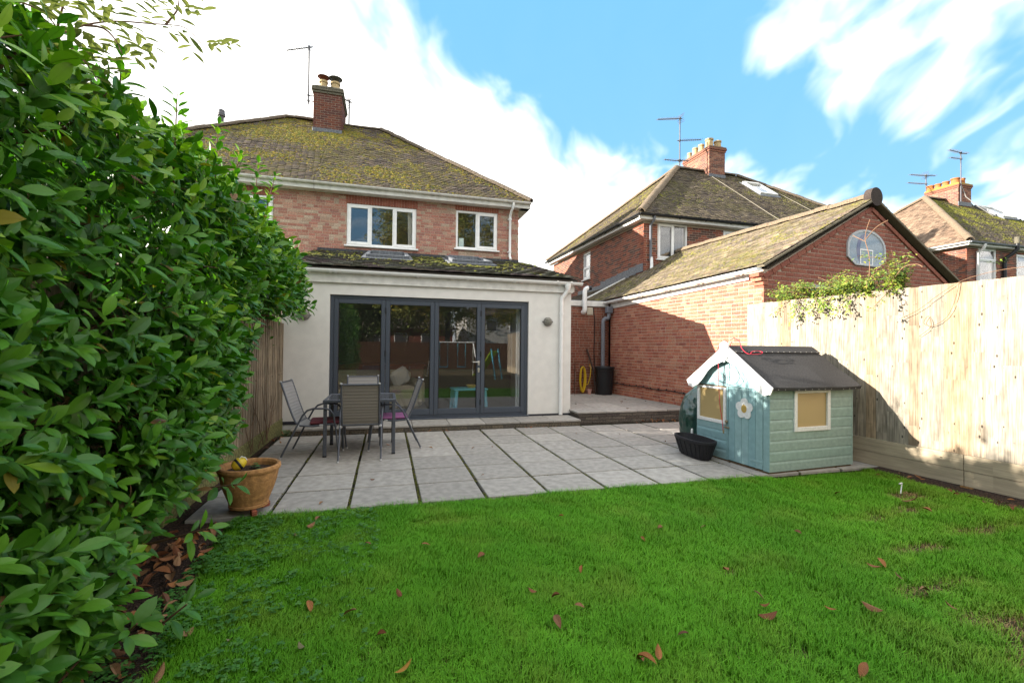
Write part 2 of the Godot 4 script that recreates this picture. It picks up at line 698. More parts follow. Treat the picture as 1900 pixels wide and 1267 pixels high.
# a framed window on the plane of T (origin at its lower left corner, z outwards). lights: [x0, x1, y0, y1, opening]
func window(parent: Node, T: Transform3D, w: float, h: float, lights: Array, fm: Material, room := true, sill := true, called := "window", dark := 1.0) -> MeshInstance3D:
	var f := MB.new()
	var t := 0.055
	var d := 0.07
	f.bx(Vector3(0, 0, -d), Vector3(t, h, 0), 0.006)
	f.bx(Vector3(w - t, 0, -d), Vector3(w, h, 0), 0.006)
	f.bx(Vector3(t, 0, -d + 0.002), Vector3(w - t, t, -0.001), 0.006)
	f.bx(Vector3(t, h - t, -d + 0.002), Vector3(w - t, h, -0.001), 0.006)
	for q in lights:
		if q[0] > 0.02:
			f.bx(Vector3(q[0] - 0.03, t, -d + 0.003), Vector3(q[0] + 0.03, h - t, -0.002), 0.006)
		if q[2] > 0.02:
			f.bx(Vector3(t, q[2] - 0.03, -d + 0.003), Vector3(w - t, q[2] + 0.03, -0.002), 0.006)
	var win := obj(called, f, fm, parent, T)
	for q in lights:
		var x0: float = t if q[0] < 0.02 else q[0] + 0.03
		var x1: float = w - t if q[1] > w - 0.02 else q[1] - 0.03
		var y0: float = t if q[2] < 0.02 else q[2] + 0.03
		var y1: float = h - t if q[3] > h - 0.02 else q[3] - 0.03
		var z := -0.035
		if q[4]:
			var s := MB.new()
			var e := 0.02
			var k := 0.05
			s.bx(Vector3(x0 - e, y0 - e, -0.02), Vector3(x0 + k, y1 + e, 0.02), 0.006)
			s.bx(Vector3(x1 - k, y0 - e, -0.02), Vector3(x1 + e, y1 + e, 0.02), 0.006)
			s.bx(Vector3(x0 + k, y0 - e, -0.019), Vector3(x1 - k, y0 + k, 0.019), 0.006)
			s.bx(Vector3(x0 + k, y1 - k, -0.019), Vector3(x1 - k, y1 + e, 0.019), 0.006)
			obj("sash", s, fm, win)
			x0 += k; x1 -= k; y0 += k; y1 -= k
			z = -0.01
		var g := MB.new()
		g.bx(Vector3(x0 - 0.005, y0 - 0.005, z - 0.004), Vector3(x1 + 0.005, y1 + 0.005, z))
		g.bx(Vector3(x0 - 0.005, y0 - 0.005, z - 0.024), Vector3(x1 + 0.005, y1 + 0.005, z - 0.02))
		obj("pane", g, M.glass, win)
	if sill:
		var s := MB.new()
		s.bx(Vector3(-0.06, -0.045, -0.05), Vector3(w + 0.06, -0.002, 0.09), 0.008)
		obj("sill", s, fm, win)
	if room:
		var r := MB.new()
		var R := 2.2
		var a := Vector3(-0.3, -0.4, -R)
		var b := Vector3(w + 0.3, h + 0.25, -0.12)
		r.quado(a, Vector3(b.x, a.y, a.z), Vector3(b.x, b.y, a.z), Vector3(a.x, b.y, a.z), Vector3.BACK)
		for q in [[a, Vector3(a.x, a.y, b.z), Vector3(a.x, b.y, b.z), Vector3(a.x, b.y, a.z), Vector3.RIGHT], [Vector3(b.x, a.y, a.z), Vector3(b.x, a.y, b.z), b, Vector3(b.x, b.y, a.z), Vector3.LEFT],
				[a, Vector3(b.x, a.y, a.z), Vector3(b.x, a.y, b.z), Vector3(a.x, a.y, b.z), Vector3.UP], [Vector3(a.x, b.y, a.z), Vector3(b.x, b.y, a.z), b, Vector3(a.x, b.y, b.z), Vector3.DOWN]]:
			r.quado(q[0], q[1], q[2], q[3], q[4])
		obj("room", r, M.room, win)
	return win


func roof_light(parent: Node, c: Vector3, along: Vector3, up: Vector3, w: float, h: float, fm: Material) -> void:
	var n := along.cross(up).normalized()
	var T := Transform3D(Basis(along.normalized(), up.normalized(), n), c)
	var f := MB.new()
	f.bx(Vector3(-w / 2, -h / 2, -0.02), Vector3(-w / 2 + 0.09, h / 2, 0.10), 0.008)
	f.bx(Vector3(w / 2 - 0.09, -h / 2, -0.02), Vector3(w / 2, h / 2, 0.10), 0.008)
	f.bx(Vector3(-w / 2 + 0.09, -h / 2, -0.02), Vector3(w / 2 - 0.09, -h / 2 + 0.09, 0.098), 0.008)
	f.bx(Vector3(-w / 2 + 0.09, h / 2 - 0.12, -0.02), Vector3(w / 2 - 0.09, h / 2, 0.12), 0.008)
	var win := obj("roof_window", f, fm, parent, T)
	var g := MB.new()
	g.bx(Vector3(-w / 2 + 0.085, -h / 2 + 0.085, 0.05), Vector3(w / 2 - 0.085, h / 2 - 0.115, 0.056))
	obj("pane", g, M.glass, win)
	var b := MB.new()
	b.bx(Vector3(-w / 2 + 0.06, -h / 2 + 0.06, -0.015), Vector3(w / 2 - 0.06, h / 2 - 0.06, 0.0))
	obj("blind", b, M.blind, win)
	var l := MB.new()
	l.bx(Vector3(-w / 2 - 0.08, -h / 2 - 0.16, -0.03), Vector3(w / 2 + 0.08, -h / 2 - 0.002, 0.03), 0.006)
	l.bx(Vector3(-w / 2 - 0.08, -h / 2, -0.03), Vector3(-w / 2 - 0.003, h / 2 + 0.08, 0.03), 0.006)
	l.bx(Vector3(w / 2 + 0.003, -h / 2, -0.03), Vector3(w / 2 + 0.08, h / 2 + 0.08, 0.03), 0.006)
	obj("flashing", l, M.lead, win)


# chimney stack: x0..x1, z front to back, y from inside the roof to the top
func chimney(parent: Node, x0: float, x1: float, zf: float, zb: float, y0: float, y1: float, pal: Array, cap: Material, lead_y: float) -> MeshInstance3D:
	var b := MB.new()
	b.bx(Vector3(x0 + 0.006, y0, zb + 0.006), Vector3(x1 - 0.006, y1, zf - 0.006))
	var st := obj("chimney", b, M.mortar_dark, parent)
	var h := y1 - y0
	var W := x1 - x0
	var D := zf - zb
	var rect := func(w): return PackedVector2Array([Vector2(0, 0), Vector2(w, 0), Vector2(w, h), Vector2(0, h)])
	bricks(st, Transform3D(Basis.IDENTITY, Vector3(x0, y0, zf)), rect.call(W), [], pal, 120, "stretcher", 0.225, 0.075)
	bricks(st, Transform3D(Basis(Vector3(0, 0, 1), Vector3.UP, Vector3(-1, 0, 0)), Vector3(x0, y0, zb)), rect.call(D), [], pal, 60, "stretcher")
	bricks(st, Transform3D(Basis(Vector3(0, 0, -1), Vector3.UP, Vector3(1, 0, 0)), Vector3(x1, y0, zf)), rect.call(D), [], pal, 60, "stretcher")
	bricks(st, Transform3D(Basis(Vector3(-1, 0, 0), Vector3.UP, Vector3(0, 0, -1)), Vector3(x1, y0, zb)), rect.call(W), [], pal, 0, "stretcher")
	for k in 2:
		var c := MB.new()
		var o := 0.03 + 0.03 * k
		c.bx(Vector3(x0 - o, y1 - 0.19 + 0.078 * k, zb - o), Vector3(x1 + o, y1 - 0.118 + 0.078 * k, zf + o), 0.008)
		obj("oversail_course", c, cap if cap == M.flaunch else brick_mat(pal[k % pal.size()]), st)
	var c := MB.new()
	c.bx(Vector3(x0 - 0.05, y1 - 0.036, zb - 0.05), Vector3(x1 + 0.05, y1 + 0.03, zf + 0.05), 0.012)
	c.bx(Vector3(x0 + 0.02, y1 + 0.028, zb + 0.02), Vector3(x1 - 0.02, y1 + 0.09, zf - 0.02), 0.03)
	obj("flaunching", c, cap, st)
	var l := MB.new()
	l.bx(Vector3(x0 - 0.02, lead_y - 0.08, zf - 0.01), Vector3(x1 + 0.02, lead_y + 0.13, zf + 0.025), 0.006)
	obj("lead_apron", l, M.lead, st)
	return st


func pot(parent: Node, p: Vector3, r: float, h: float, m: Material, cowl := 0) -> void:
	var b := MB.new()
	b.lathe([Vector2(r * 1.1, 0), Vector2(r, 0.08), Vector2(r * 0.9, h - 0.07), Vector2(r * 1.08, h - 0.06), Vector2(r * 1.08, h), Vector2(r * 0.8, h), Vector2(r * 0.75, h * 0.4)], 16, Transform3D(Basis.IDENTITY, p))
	var o := obj("chimney_pot", b, m, parent)
	if cowl:
		var k := MB.new()
		for a in 3:
			var t := TAU * a / 3.0 + 0.4
			var d := Vector3(cos(t), 0, sin(t)) * r
			k.tube([p + d + Vector3(0, h - 0.1, 0), p + d + Vector3(0, h + 0.14, 0)], 0.012, 5)
		k.lathe([Vector2(r * 1.45, 0), Vector2(r * 1.5, 0.012), Vector2(0.0, 0.05)], 16, Transform3D(Basis.IDENTITY, p + Vector3(0, h + 0.13, 0)))
		obj("cowl", k, M.cowl_red if cowl == 1 else M.steel_dark, o)


# television aerial: yagi on a mast. heads: [height on the mast, direction, length, elements]
func aerial(label: String, foot: Vector3, top: float, heads: Array, brackets: Array) -> Node3D:
	var t := thing("tv_aerial", label, "aerial", foot, 0.0, "television aerials on the chimneys")
	var b := MB.new()
	b.tube([Vector3.ZERO, Vector3(0, top - foot.y, 0)], 0.026, 7)
	obj("mast", b, M.alloy, t)
	for k in brackets:
		var q := MB.new()
		q.tube([Vector3(0, k[0], 0), Vector3(k[1].x, k[0], k[1].z)], 0.016, 5)
		q.box(Vector3(0, k[0], 0), Vector3(0.07, 0.06, 0.07), 0.006)
		obj("bracket", q, M.steel_dark, t)
	for hd in heads:
		var q := MB.new()
		var d: Vector3 = hd[1].normalized()
		var s := d.cross(Vector3.UP).normalized()
		var o := Vector3(0, hd[0], 0)
		var ln: float = hd[2]
		q.tube([o - d * 0.12, o + d * ln], 0.018, 6)
		q.box(o, Vector3(0.07, 0.09, 0.07), 0.006)
		var n: int = hd[3]
		for i in n:
			var p := o + d * (ln * (i + 1.0) / n)
			var e := lerpf(0.17, 0.1, float(i) / n)
			q.tube([p - s * e + Vector3(0, 0.012, 0), p + s * e + Vector3(0, 0.012, 0)], 0.009, 4)
		if hd.size() > 4:   # reflector
			for e in [-1, 1]:
				for i in 3:
					var p := o - d * 0.02 + Vector3(0, e * (0.05 + 0.06 * i), 0) - d * 0.03 * i
					q.tube([p - s * 0.18, p + s * 0.18], 0.009, 4)
		obj("antenna", q, M.alloy, t)
	return t


# ---------------------------------------------------------------- sky: high cirrus over pale blue, computed for every direction
func make_sky() -> ImageTexture:
	var w := 2560
	var h := 1280
	var warp := FastNoiseLite.new()
	warp.seed = 3
	warp.frequency = 0.9
	warp.fractal_octaves = 3
	var big := FastNoiseLite.new()
	big.seed = 8
	big.frequency = 0.55
	big.fractal_octaves = 3
	var fine := FastNoiseLite.new()
	fine.seed = 21
	fine.frequency = 3.2
	fine.fractal_octaves = 6
	fine.fractal_gain = 0.5
	# thin and thick places of the cloud sheet: direction, half-width along and across (radians), tilt, amount
	var clear := [
		[Vector3(0.24, 0.585, -0.78), 0.27, 0.13, 0.12, 1.0], [Vector3(0.44, 0.50, -0.745), 0.17, 0.12, 0.6, 1.0], [Vector3(0.624, 0.421, -0.658), 0.17, 0.075, 0.6, 0.95],
		[Vector3(0.738, 0.33, -0.589), 0.12, 0.05, 0.6, 0.8], [Vector3(0.49, 0.58, -0.65), 0.10, 0.06, 0.5, 0.45], [Vector3(0.33, 0.75, -0.57), 0.3, 0.2, 0.2, 0.6],
		[Vector3(-0.08, 0.22, 0.96), 0.30, 0.11, 0.0, 1.6],
		[Vector3(-0.45, 0.50, -0.74), 0.55, 0.40, 0.2, -0.6], [Vector3(0.10, 0.33, -0.94), 0.30, 0.16, 0.45, -0.5], [Vector3(0.55, 0.28, -0.78), 0.20, 0.07, 0.3, -0.35], [Vector3(0.80, 0.45, -0.42), 0.32, 0.2, 0.5, 0.42], [Vector3(0.60, 0.52, -0.61), 0.16, 0.07, 0.55, -0.15]]
	var data := PackedFloat32Array()
	data.resize(w * h * 3)
	for y in h:
		var el := (0.5 - (y + 0.5) / h) * PI
		for x in w:
			var az := (x + 0.5) / w * TAU
			var d := Vector3(sin(az) * cos(el), sin(el), -cos(az) * cos(el))
			var i := (y * w + x) * 3
			if el < -0.02:
				data[i] = 0.16; data[i + 1] = 0.17; data[i + 2] = 0.15
				continue
			var k := 1.0 / (maxf(d.y, 0.0) + 0.22)
			var p := Vector2(d.x, d.z) * k * 1.5
			var q := Vector2(p.x * 0.5 - p.y * 0.866, p.x * 0.866 + p.y * 0.5)   # the wisps run to one side
			var wv := Vector2(warp.get_noise_2d(q.x, q.y), warp.get_noise_2d(q.x + 40.0, q.y - 17.0)) * 0.22
			var cover := 0.50 + 0.30 * clampf(d.z, 0.0, 1.0) + 0.62 * big.get_noise_2d(q.x * 0.55 + wv.x, q.y * 0.9 + wv.y)
			var hole := 0.0
			for c in clear:
				var v: Vector3 = c[0]
				var dn := v.normalized()
				if dn.dot(d) < 0.2:
					continue
				var sx := Vector3.UP.cross(dn).normalized() * -1.0
				var sy := dn.cross(sx) * -1.0
				if sy.y < 0: sy = -sy
				var ax := sx.dot(d) + wv.x * 0.09
				var ay := sy.dot(d) + wv.y * 0.09
				var ca := cos(c[3])
				var sa := sin(c[3])
				var u: float = (ax * ca - ay * sa) / c[1]
				var t: float = (ax * sa + ay * ca) / c[2]
				hole += c[4] * exp(-(u * u + t * t) * 0.9)
			var f := 0.5 + 0.5 * fine.get_noise_2d(q.x * 0.5 + wv.x * 0.9, q.y * 1.5 + wv.y * 0.9)
			cover = clampf(cover + 0.18 - clampf(hole, -1.0, 1.1) * 0.95 + (f - 0.5) * (0.95 + 0.5 * clampf(d.x, 0.0, 1.0)) + 0.30 * exp(-maxf(d.y, 0.0) * 5.0) * (0.6 - 0.4 * d.z), 0.0, 1.0)
			cover = pow(cover, 1.35)
			var blue := Vector3(0.042, 0.136, 0.255).lerp(Vector3(0.13, 0.23, 0.31), exp(-maxf(d.y, 0.0) * 4.0))
			var white := Vector3(1.0, 0.975, 0.93) * (0.42 + 0.2 * f)
			var col := blue.lerp(white, cover * 0.97 + 0.02)
			data[i] = col.x; data[i + 1] = col.y; data[i + 2] = col.z
	var im := Image.create_from_data(w, h, false, Image.FORMAT_RGBF, data.to_byte_array())
	return ImageTexture.create_from_image(im)


func _ready() -> void:
	rng.seed = 20
	noise_a.seed = 4
	noise_a.frequency = 0.01
	noise_a.fractal_octaves = 3
	noise_b.seed = 9
	noise_b.frequency = 0.02
	# camera
	cam = Camera3D.new()
	cam.name = "camera"
	cam.position = EYE
	cam.rotation_degrees = Vector3(0.708, -15.41, 0.615)
	cam.fov = 74.05
	cam.near = 0.05
	cam.far = 1200.0
	add_child(cam)
	# sky, exposure
	var env := Environment.new()
	env.background_mode = Environment.BG_SKY
	var sky := Sky.new()
	var sm := PanoramaSkyMaterial.new()
	sm.panorama = make_sky()
	sky.sky_material = sm
	env.sky = sky
	env.background_energy_multiplier = 1.0
	env.tonemap_mode = Environment.TONE_MAPPER_LINEAR
	env.tonemap_exposure = 4.4
	env.sdfgi_enabled = true
	env.ssao_enabled = true
	env.ssil_enabled = true
	var we := WorldEnvironment.new()
	we.name = "daylight"
	we.environment = env
	add_child(we)
	# low autumn sun from the left, a little behind the houses
	var sun := DirectionalLight3D.new()
	sun.name = "sun"
	sun.light_energy = 1.3
	sun.light_color = Color(1.0, 0.965, 0.91)
	sun.light_angular_distance = 0.5
	sun.shadow_enabled = true
	add_child(sun)
	sun.look_at_from_position(Vector3.ZERO, Vector3(2.6, -0.905, 0.50), Vector3.UP)
	make_materials()
	make_units()
	make_ground()
	make_house()
	make_extension()
	make_garage()
	make_second_house()
	make_third_house()
	make_back_of_garden()
	make_fences()
	make_patio_things()
	make_playhouse()
	make_hedge()
	make_climber()
	make_lawn()
	make_leaves()


func make_materials() -> void:
	M.glass = glass()
	M.white = mat(L(0.86, 0.86, 0.85), 0.35, 0.93, 1.2, 0.0, 0.012)
	M.white_dirty = mat(L(0.77, 0.755, 0.715), 0.5, 0.85, 1.4, 0.0, 0.012)
	M.render_white = mat(L(0.735, 0.715, 0.68), 0.9, 0.95, 1.6, 0.012, 0.012)
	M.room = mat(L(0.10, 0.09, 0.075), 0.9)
	M.blind = mat(L(0.42, 0.43, 0.45), 0.7)
	M.lead = mat(L(0.20, 0.215, 0.24), 0.55, 0.6, 0.8, 0.15, 0.02)
	M.lead_dark = mat(L(0.075, 0.078, 0.085), 0.6, 0.6, 0.8, 0.2, 0.02)
	M.mortar = mat(L(0.56, 0.44, 0.34), 0.95, 0.75, 0.4, 0.2)
	M.mortar_pale = mat(L(0.62, 0.51, 0.40), 0.95, 0.75, 0.4, 0.2)
	M.mortar_dark = mat(L(0.42, 0.345, 0.27), 0.95, 0.75, 0.4, 0.2)
	M.brick_copies = mat(Color.WHITE, 0.9, 0.62, 0.35, 0.35, 0.02, true)
	M.tile_copies = mat(Color.WHITE, 0.92, 0.5, 0.5, 0.3, 0.03, true)
	M.moss_copies = mat(Color.WHITE, 0.95, 0.6, 0.12, 0.6, 0.03, true)
	M.underlay = mat(L(0.06, 0.05, 0.04), 0.95)
	M.alloy = mat(L(0.10, 0.10, 0.115), 0.5)
	M.steel_dark = mat(L(0.09, 0.09, 0.10), 0.5)
	M.cowl_red = mat(L(0.20, 0.06, 0.035), 0.8, 0.7, 0.3)
	M.flaunch = mat(L(0.30, 0.27, 0.20), 0.95, 0.4, 0.4, 1.0, 0.03)
	M.flaunch_lichen = mat(L(0.55, 0.38, 0.09), 0.95, 0.55, 0.5, 0.8, 0.03)
	M.pot_buff = mat(L(0.62, 0.46, 0.24), 0.85, 0.7, 0.5)
	M.pot_orange = mat(L(0.58, 0.22, 0.07), 0.85, 0.6, 0.4)
	M.black_plastic = mat(L(0.018, 0.019, 0.022), 0.42, 0.8, 0.4)
	M.grey_pipe = mat(L(0.20, 0.215, 0.25), 0.42, 0.85, 0.6)
	M.ridge = mat(L(0.25, 0.195, 0.14), 0.92, 0.4, 0.5, 0.6, 0.03)
	M.ridge_pale = mat(L(0.36, 0.27, 0.18), 0.92, 0.4, 0.5, 0.6, 0.03)
	M.slate = mat(L(0.062, 0.074, 0.095), 0.36)   # the grey door frames
	M.steel = mat(L(0.62, 0.60, 0.56), 0.28)
	M.steel.metallic = 0.9
	M.lamp_grey = mat(L(0.27, 0.26, 0.235), 0.6, 0.7, 0.2)
	M.lamp_glass = mat(L(0.33, 0.32, 0.27), 0.3, 0.75, 0.15)
	M.soil = mat(L(0.12, 0.07, 0.045), 1.0, 0.35, 0.5, 2.0, 0.03)
	var W := wood_image(11, 6, 0.50, 1.0)
	M.wood_tex = W
	var wi: Image = wood_image(12, 3, 0.78, 1.0).get_image().duplicate()
	wi.rotate_90(CLOCKWISE)
	M.wood_tex_h = ImageTexture.create_from_image(wi)
	M.fence = []
	M.fence_old = []
	for i in 9:
		var t: float = [1.0, 0.86, 1.08, 0.92, 0.78, 1.04, 0.96, 0.84, 1.0][i]
		var w: float = [0.0, 0.2, 0.0, 0.1, 0.8, 0.0, 0.4, 0.1, 1.0][i]
		M.fence.append(wood(L(0.52 * t, lerpf(0.495, 0.41, w) * t, lerpf(0.45, 0.30, w) * t), W, 0.55, i * 0.37))
	for i in 5:
		var t: float = [1.0, 0.86, 1.1, 0.76, 0.94][i]
		M.fence_old.append(wood(L(0.50 * t, 0.43 * t, 0.335 * t), W, 0.55, i * 0.29 + 0.1))
	M.gravel_board = wood(L(0.46, 0.41, 0.325), M.wood_tex_h, 0.7, 0.2, false)
	M.algae_board = mat(L(0.30, 0.29, 0.11), 0.95, 0.5, 0.8, 0.3, 0.03)
	M.brown_wood = wood(L(0.16, 0.085, 0.05), W, 0.6, 0.3)
	M.pal_main = [Color(0.60, 0.28, 0.21), Color(0.64, 0.34, 0.25), Color(0.57, 0.25, 0.19), Color(0.66, 0.46, 0.34), Color(0.62, 0.30, 0.22), Color(0.64, 0.49, 0.37), Color(0.54, 0.26, 0.21), Color(0.66, 0.38, 0.28)]
	M.pal_garage = [Color(0.60, 0.215, 0.135), Color(0.64, 0.26, 0.165), Color(0.56, 0.185, 0.12), Color(0.67, 0.31, 0.20), Color(0.62, 0.235, 0.15), Color(0.50, 0.17, 0.12)]
	M.pal_gable = [Color(0.42, 0.145, 0.095), Color(0.45, 0.165, 0.11), Color(0.39, 0.13, 0.09), Color(0.43, 0.155, 0.11)]
	M.pal_second = [Color(0.38, 0.115, 0.07), Color(0.33, 0.095, 0.062), Color(0.42, 0.14, 0.08), Color(0.20, 0.09, 0.07), Color(0.16, 0.085, 0.068), Color(0.40, 0.125, 0.075)]
	M.pal_stack = [Color(0.22, 0.075, 0.05), Color(0.19, 0.065, 0.05), Color(0.25, 0.085, 0.055), Color(0.15, 0.06, 0.05)]
	M.pal_stack_red = [Color(0.40, 0.17, 0.11), Color(0.34, 0.14, 0.095), Color(0.27, 0.11, 0.08), Color(0.46, 0.22, 0.14), Color(0.20, 0.10, 0.08)]


func flat_mesh(a: Vector2, b: Vector2, y: float, thick := 0.02) -> MB:
	var m := MB.new()
	m.bx(Vector3(a.x, y - thick, a.y), Vector3(b.x, y, b.y))
	return m


func soldier(parent: Node, T: Transform3D, w: float, h: float, pal: Array, step := 0.0725, called := "soldier_brick") -> void:
	var n := int(round(w / step))
	for i in n:
		obj(called, brick_mesh, brick_mat(pick(pal)), parent, T * Transform3D(Basis(Vector3(0, h - 0.008, 0), Vector3(-(w / n - 0.009), 0, 0), Vector3(0, 0, 0.04)), Vector3(w / n * (i + 1) - 0.004, 0, rf(-0.001, 0.002))))


# ---------------------------------------------------------------- ground, patio
func make_ground() -> void:
	var g := MB.new()
	g.bx(Vector3(-300, -0.4, -300), Vector3(300, -0.10, 300))
	struct("ground", g, mat(L(0.05, 0.085, 0.02), 1.0, 0.6, 4.0))
	# the patio: a bed of moss and sand with paving slabs on it
	var bed := flat_mesh(Vector2(-1.76, -8.35), Vector2(6.42, -4.43), -0.034, 0.06)
	var patio := struct("patio", bed, mat(L(0.05, 0.05, 0.022), 1.0, 0.35, 0.35, 1.0, 0.03))
	var tones := []
	for k in [1.0, 0.90, 1.10, 0.96, 0.84]:
		tones.append(mat(L(0.405 * k, 0.38 * k, 0.345 * k), 0.93, 0.82, 0.9 + 0.4 * k, 0.03, 0.02, false, 2 + int(k * 10)))
	M.slab = tones
	var X := [-1.655]
	for k in range(-2, 10):
		X.append(0.325 + 0.657 * k)
	var Z := [-4.425, -5.045, -5.655, -6.265, -6.865, -7.475, -8.095]
	for i in X.size() - 1:
		for j in Z.size() - 1:
			var s := MB.new()
			var gx := 0.013 + rf(0, 0.007)
			var gz := 0.013 + rf(0, 0.005)
			var z1: float = Z[j + 1]
			s.bx(Vector3(X[i] + gx, -0.045, z1 + gz), Vector3(X[i + 1] - gx, rf(-0.003, 0.003), Z[j] - gz), 0.006)
			obj("slab", s, pick(tones), patio)
	# tufts of moss along the joints
	var xf := []
	var cols := []
	for i in range(1, X.size() - 1):
		for q in 330:
			var z := rf(-8.09, -4.43)
			if noise_b.get_noise_2d(X[i] * 900.0, z * 60.0) < -0.2:
				continue
			var s := rf(0.012, 0.026)
			xf.append(Transform3D(Basis.IDENTITY.scaled(Vector3(s, s * 0.55, s)).rotated(Vector3.UP, rf(0, TAU)), Vector3(X[i] + rf(-0.012, 0.012), -0.012, z)))
			cols.append(pick([Color(0.16, 0.17, 0.02), Color(0.10, 0.13, 0.02), Color(0.22, 0.19, 0.03), Color(0.07, 0.07, 0.03)]))
	for j in range(1, Z.size() - 1):
		for q in 350:
			var x := rf(-1.6, 6.2)
			if noise_b.get_noise_2d(x * 60.0, Z[j] * 800.0) < 0.05:
				continue
			var s := rf(0.008, 0.016)
			xf.append(Transform3D(Basis.IDENTITY.scaled(Vector3(s, s * 0.5, s)).rotated(Vector3.UP, rf(0, TAU)), Vector3(x, -0.008, Z[j] + rf(-0.006, 0.006))))
			cols.append(pick([Color(0.16, 0.17, 0.02), Color(0.09, 0.10, 0.02), Color(0.07, 0.06, 0.03)]))
	multi("joint_moss", moss_mesh, M.moss_copies, xf, cols, patio)
	# a long step before the doors
	var rb := MB.new()
	rb.bx(Vector3(-1.5, -0.05, -8.75), Vector3(3.63, 0.070, -8.135))
	var step := struct("door_step", rb, mat(L(0.16, 0.14, 0.115), 0.95, 0.6, 0.4, 0.5))
	var x := -1.52
	while x < 3.55:
		var x1 := minf(x + 0.655, 3.645)
		var s := MB.new()
		s.bx(Vector3(x + 0.005, 0.072, -8.74), Vector3(x1 - 0.004, 0.108 + rf(0, 0.003), -8.112), 0.007)
		obj("slab", s, pick(tones), step)
		x = x1
	bricks(step, Transform3D(Basis.IDENTITY, Vector3(-1.5, -0.005, -8.128)), PackedVector2Array([Vector2(0, 0), Vector2(5.13, 0), Vector2(5.13, 0.075), Vector2(0, 0.075)]), [], [Color(0.20, 0.17, 0.13), Color(0.16, 0.14, 0.12), Color(0.24, 0.20, 0.15)], 60, "stretcher", 0.225, 0.075)
	# the raised terrace between the extension and the garage
	rb = MB.new()
	rb.bx(Vector3(3.70, -0.05, -11.9), Vector3(6.5, 0.182, -8.345))
	var terrace := struct("raised_terrace", rb, mat(L(0.14, 0.12, 0.10), 0.95, 0.6, 0.4, 0.5))
	var TX := [3.655, 4.305, 5.0, 5.705, 6.36]
	var TZ := [-8.315, -8.95, -9.6, -10.25, -10.9, -11.62]
	for i in 4:
		for j in 5:
			var s := MB.new()
			s.bx(Vector3(TX[i] + 0.006, 0.184, TZ[j + 1] + 0.005), Vector3(TX[i + 1] - 0.006, 0.221 + rf(0, 0.003), TZ[j] - 0.005), 0.007)
			obj("slab", s, pick(tones), terrace)
	var stone := [Color(0.17, 0.145, 0.125), Color(0.13, 0.11, 0.10), Color(0.21, 0.18, 0.15), Color(0.15, 0.125, 0.105)]
	bricks(terrace, Transform3D(Basis.IDENTITY, Vector3(3.69, -0.01, -8.335)), PackedVector2Array([Vector2(0, 0), Vector2(2.7, 0), Vector2(2.7, 0.192), Vector2(0, 0.192)]), [], stone, 80, "stretcher", 0.30, 0.064, "stone_block")
	bricks(terrace, Transform3D(Basis(Vector3(0, 0, 1), Vector3.UP, Vector3(-1, 0, 0)), Vector3(3.69, -0.01, -8.8)), PackedVector2Array([Vector2(0, 0), Vector2(0.46, 0), Vector2(0.46, 0.192), Vector2(0, 0.192)]), [], stone, 20, "stretcher", 0.30, 0.064, "stone_block")
	# soil under the hedge, along the left fence and at the foot of the right fence
	var s := MB.new()
	var edge := [Vector2(-1.26, -4.42), Vector2(-1.25, -3.9), Vector2(-1.13, -3.2), Vector2(-1.08, -2.65), Vector2(-1.02, -2.3), Vector2(-0.95, -1.6), Vector2(-0.95, 3.0)]
	for i in edge.size() - 1:
		var a: Vector2 = edge[i]
		var b: Vector2 = edge[i + 1]
		s.quado(Vector3(a.x, -0.035, a.y), Vector3(b.x, -0.035, b.y), Vector3(-2.6, 0.03, b.y), Vector3(-2.6, 0.03, a.y), Vector3.UP)
	s.quado(Vector3(-1.70, -0.018, -8.2), Vector3(-1.66, -0.018, -4.42), Vector3(-2.4, 0.03, -4.42), Vector3(-1.9, 0.0, -8.2), Vector3.UP)
	struct("hedge_bed", s, M.soil)
	s = MB.new()
	var bo := [[5.80, -4.62, 6.3], [5.95, -4.0, 6.3], [5.72, -3.4, 6.35], [5.6, -2.7, 6.4], [5.5, -1.9, 6.5], [5.5, 6.0, 7.0]]
	for i in bo.size() - 1:
		var p: Array = bo[i]
		var q: Array = bo[i + 1]
		s.quado(Vector3(p[0], -0.045, p[1]), Vector3(q[0], -0.045, q[1]), Vector3(q[2], 0.0, q[1]), Vector3(p[2], 0.0, p[1]), Vector3.UP)
	struct("fence_border", s, mat(L(0.115, 0.066, 0.040), 1.0, 0.4, 0.5, 2.0, 0.03))


# ---------------------------------------------------------------- the house: a pair of semi-detached houses under one hipped roof
func mossy(base: Array, thr: float, mossc: Color, f := 1.0) -> Callable:
	return func(p: Vector3) -> Color:
		var c: Color = pick(base)
		var k := rf(0.75, 1.25)
		c = Color(c.r * k, c.g * k, c.b * k)
		var m: float = noise_a.get_noise_3dv(p * 45.0 * f) * 0.65 + noise_b.get_noise_3dv(p * 130.0) * 0.35
		if m > thr:
			c = c.lerp(mossc, clampf((m - thr) * 1.6, 0.0, 0.85) * rf(0.2, 1.0))
		return c


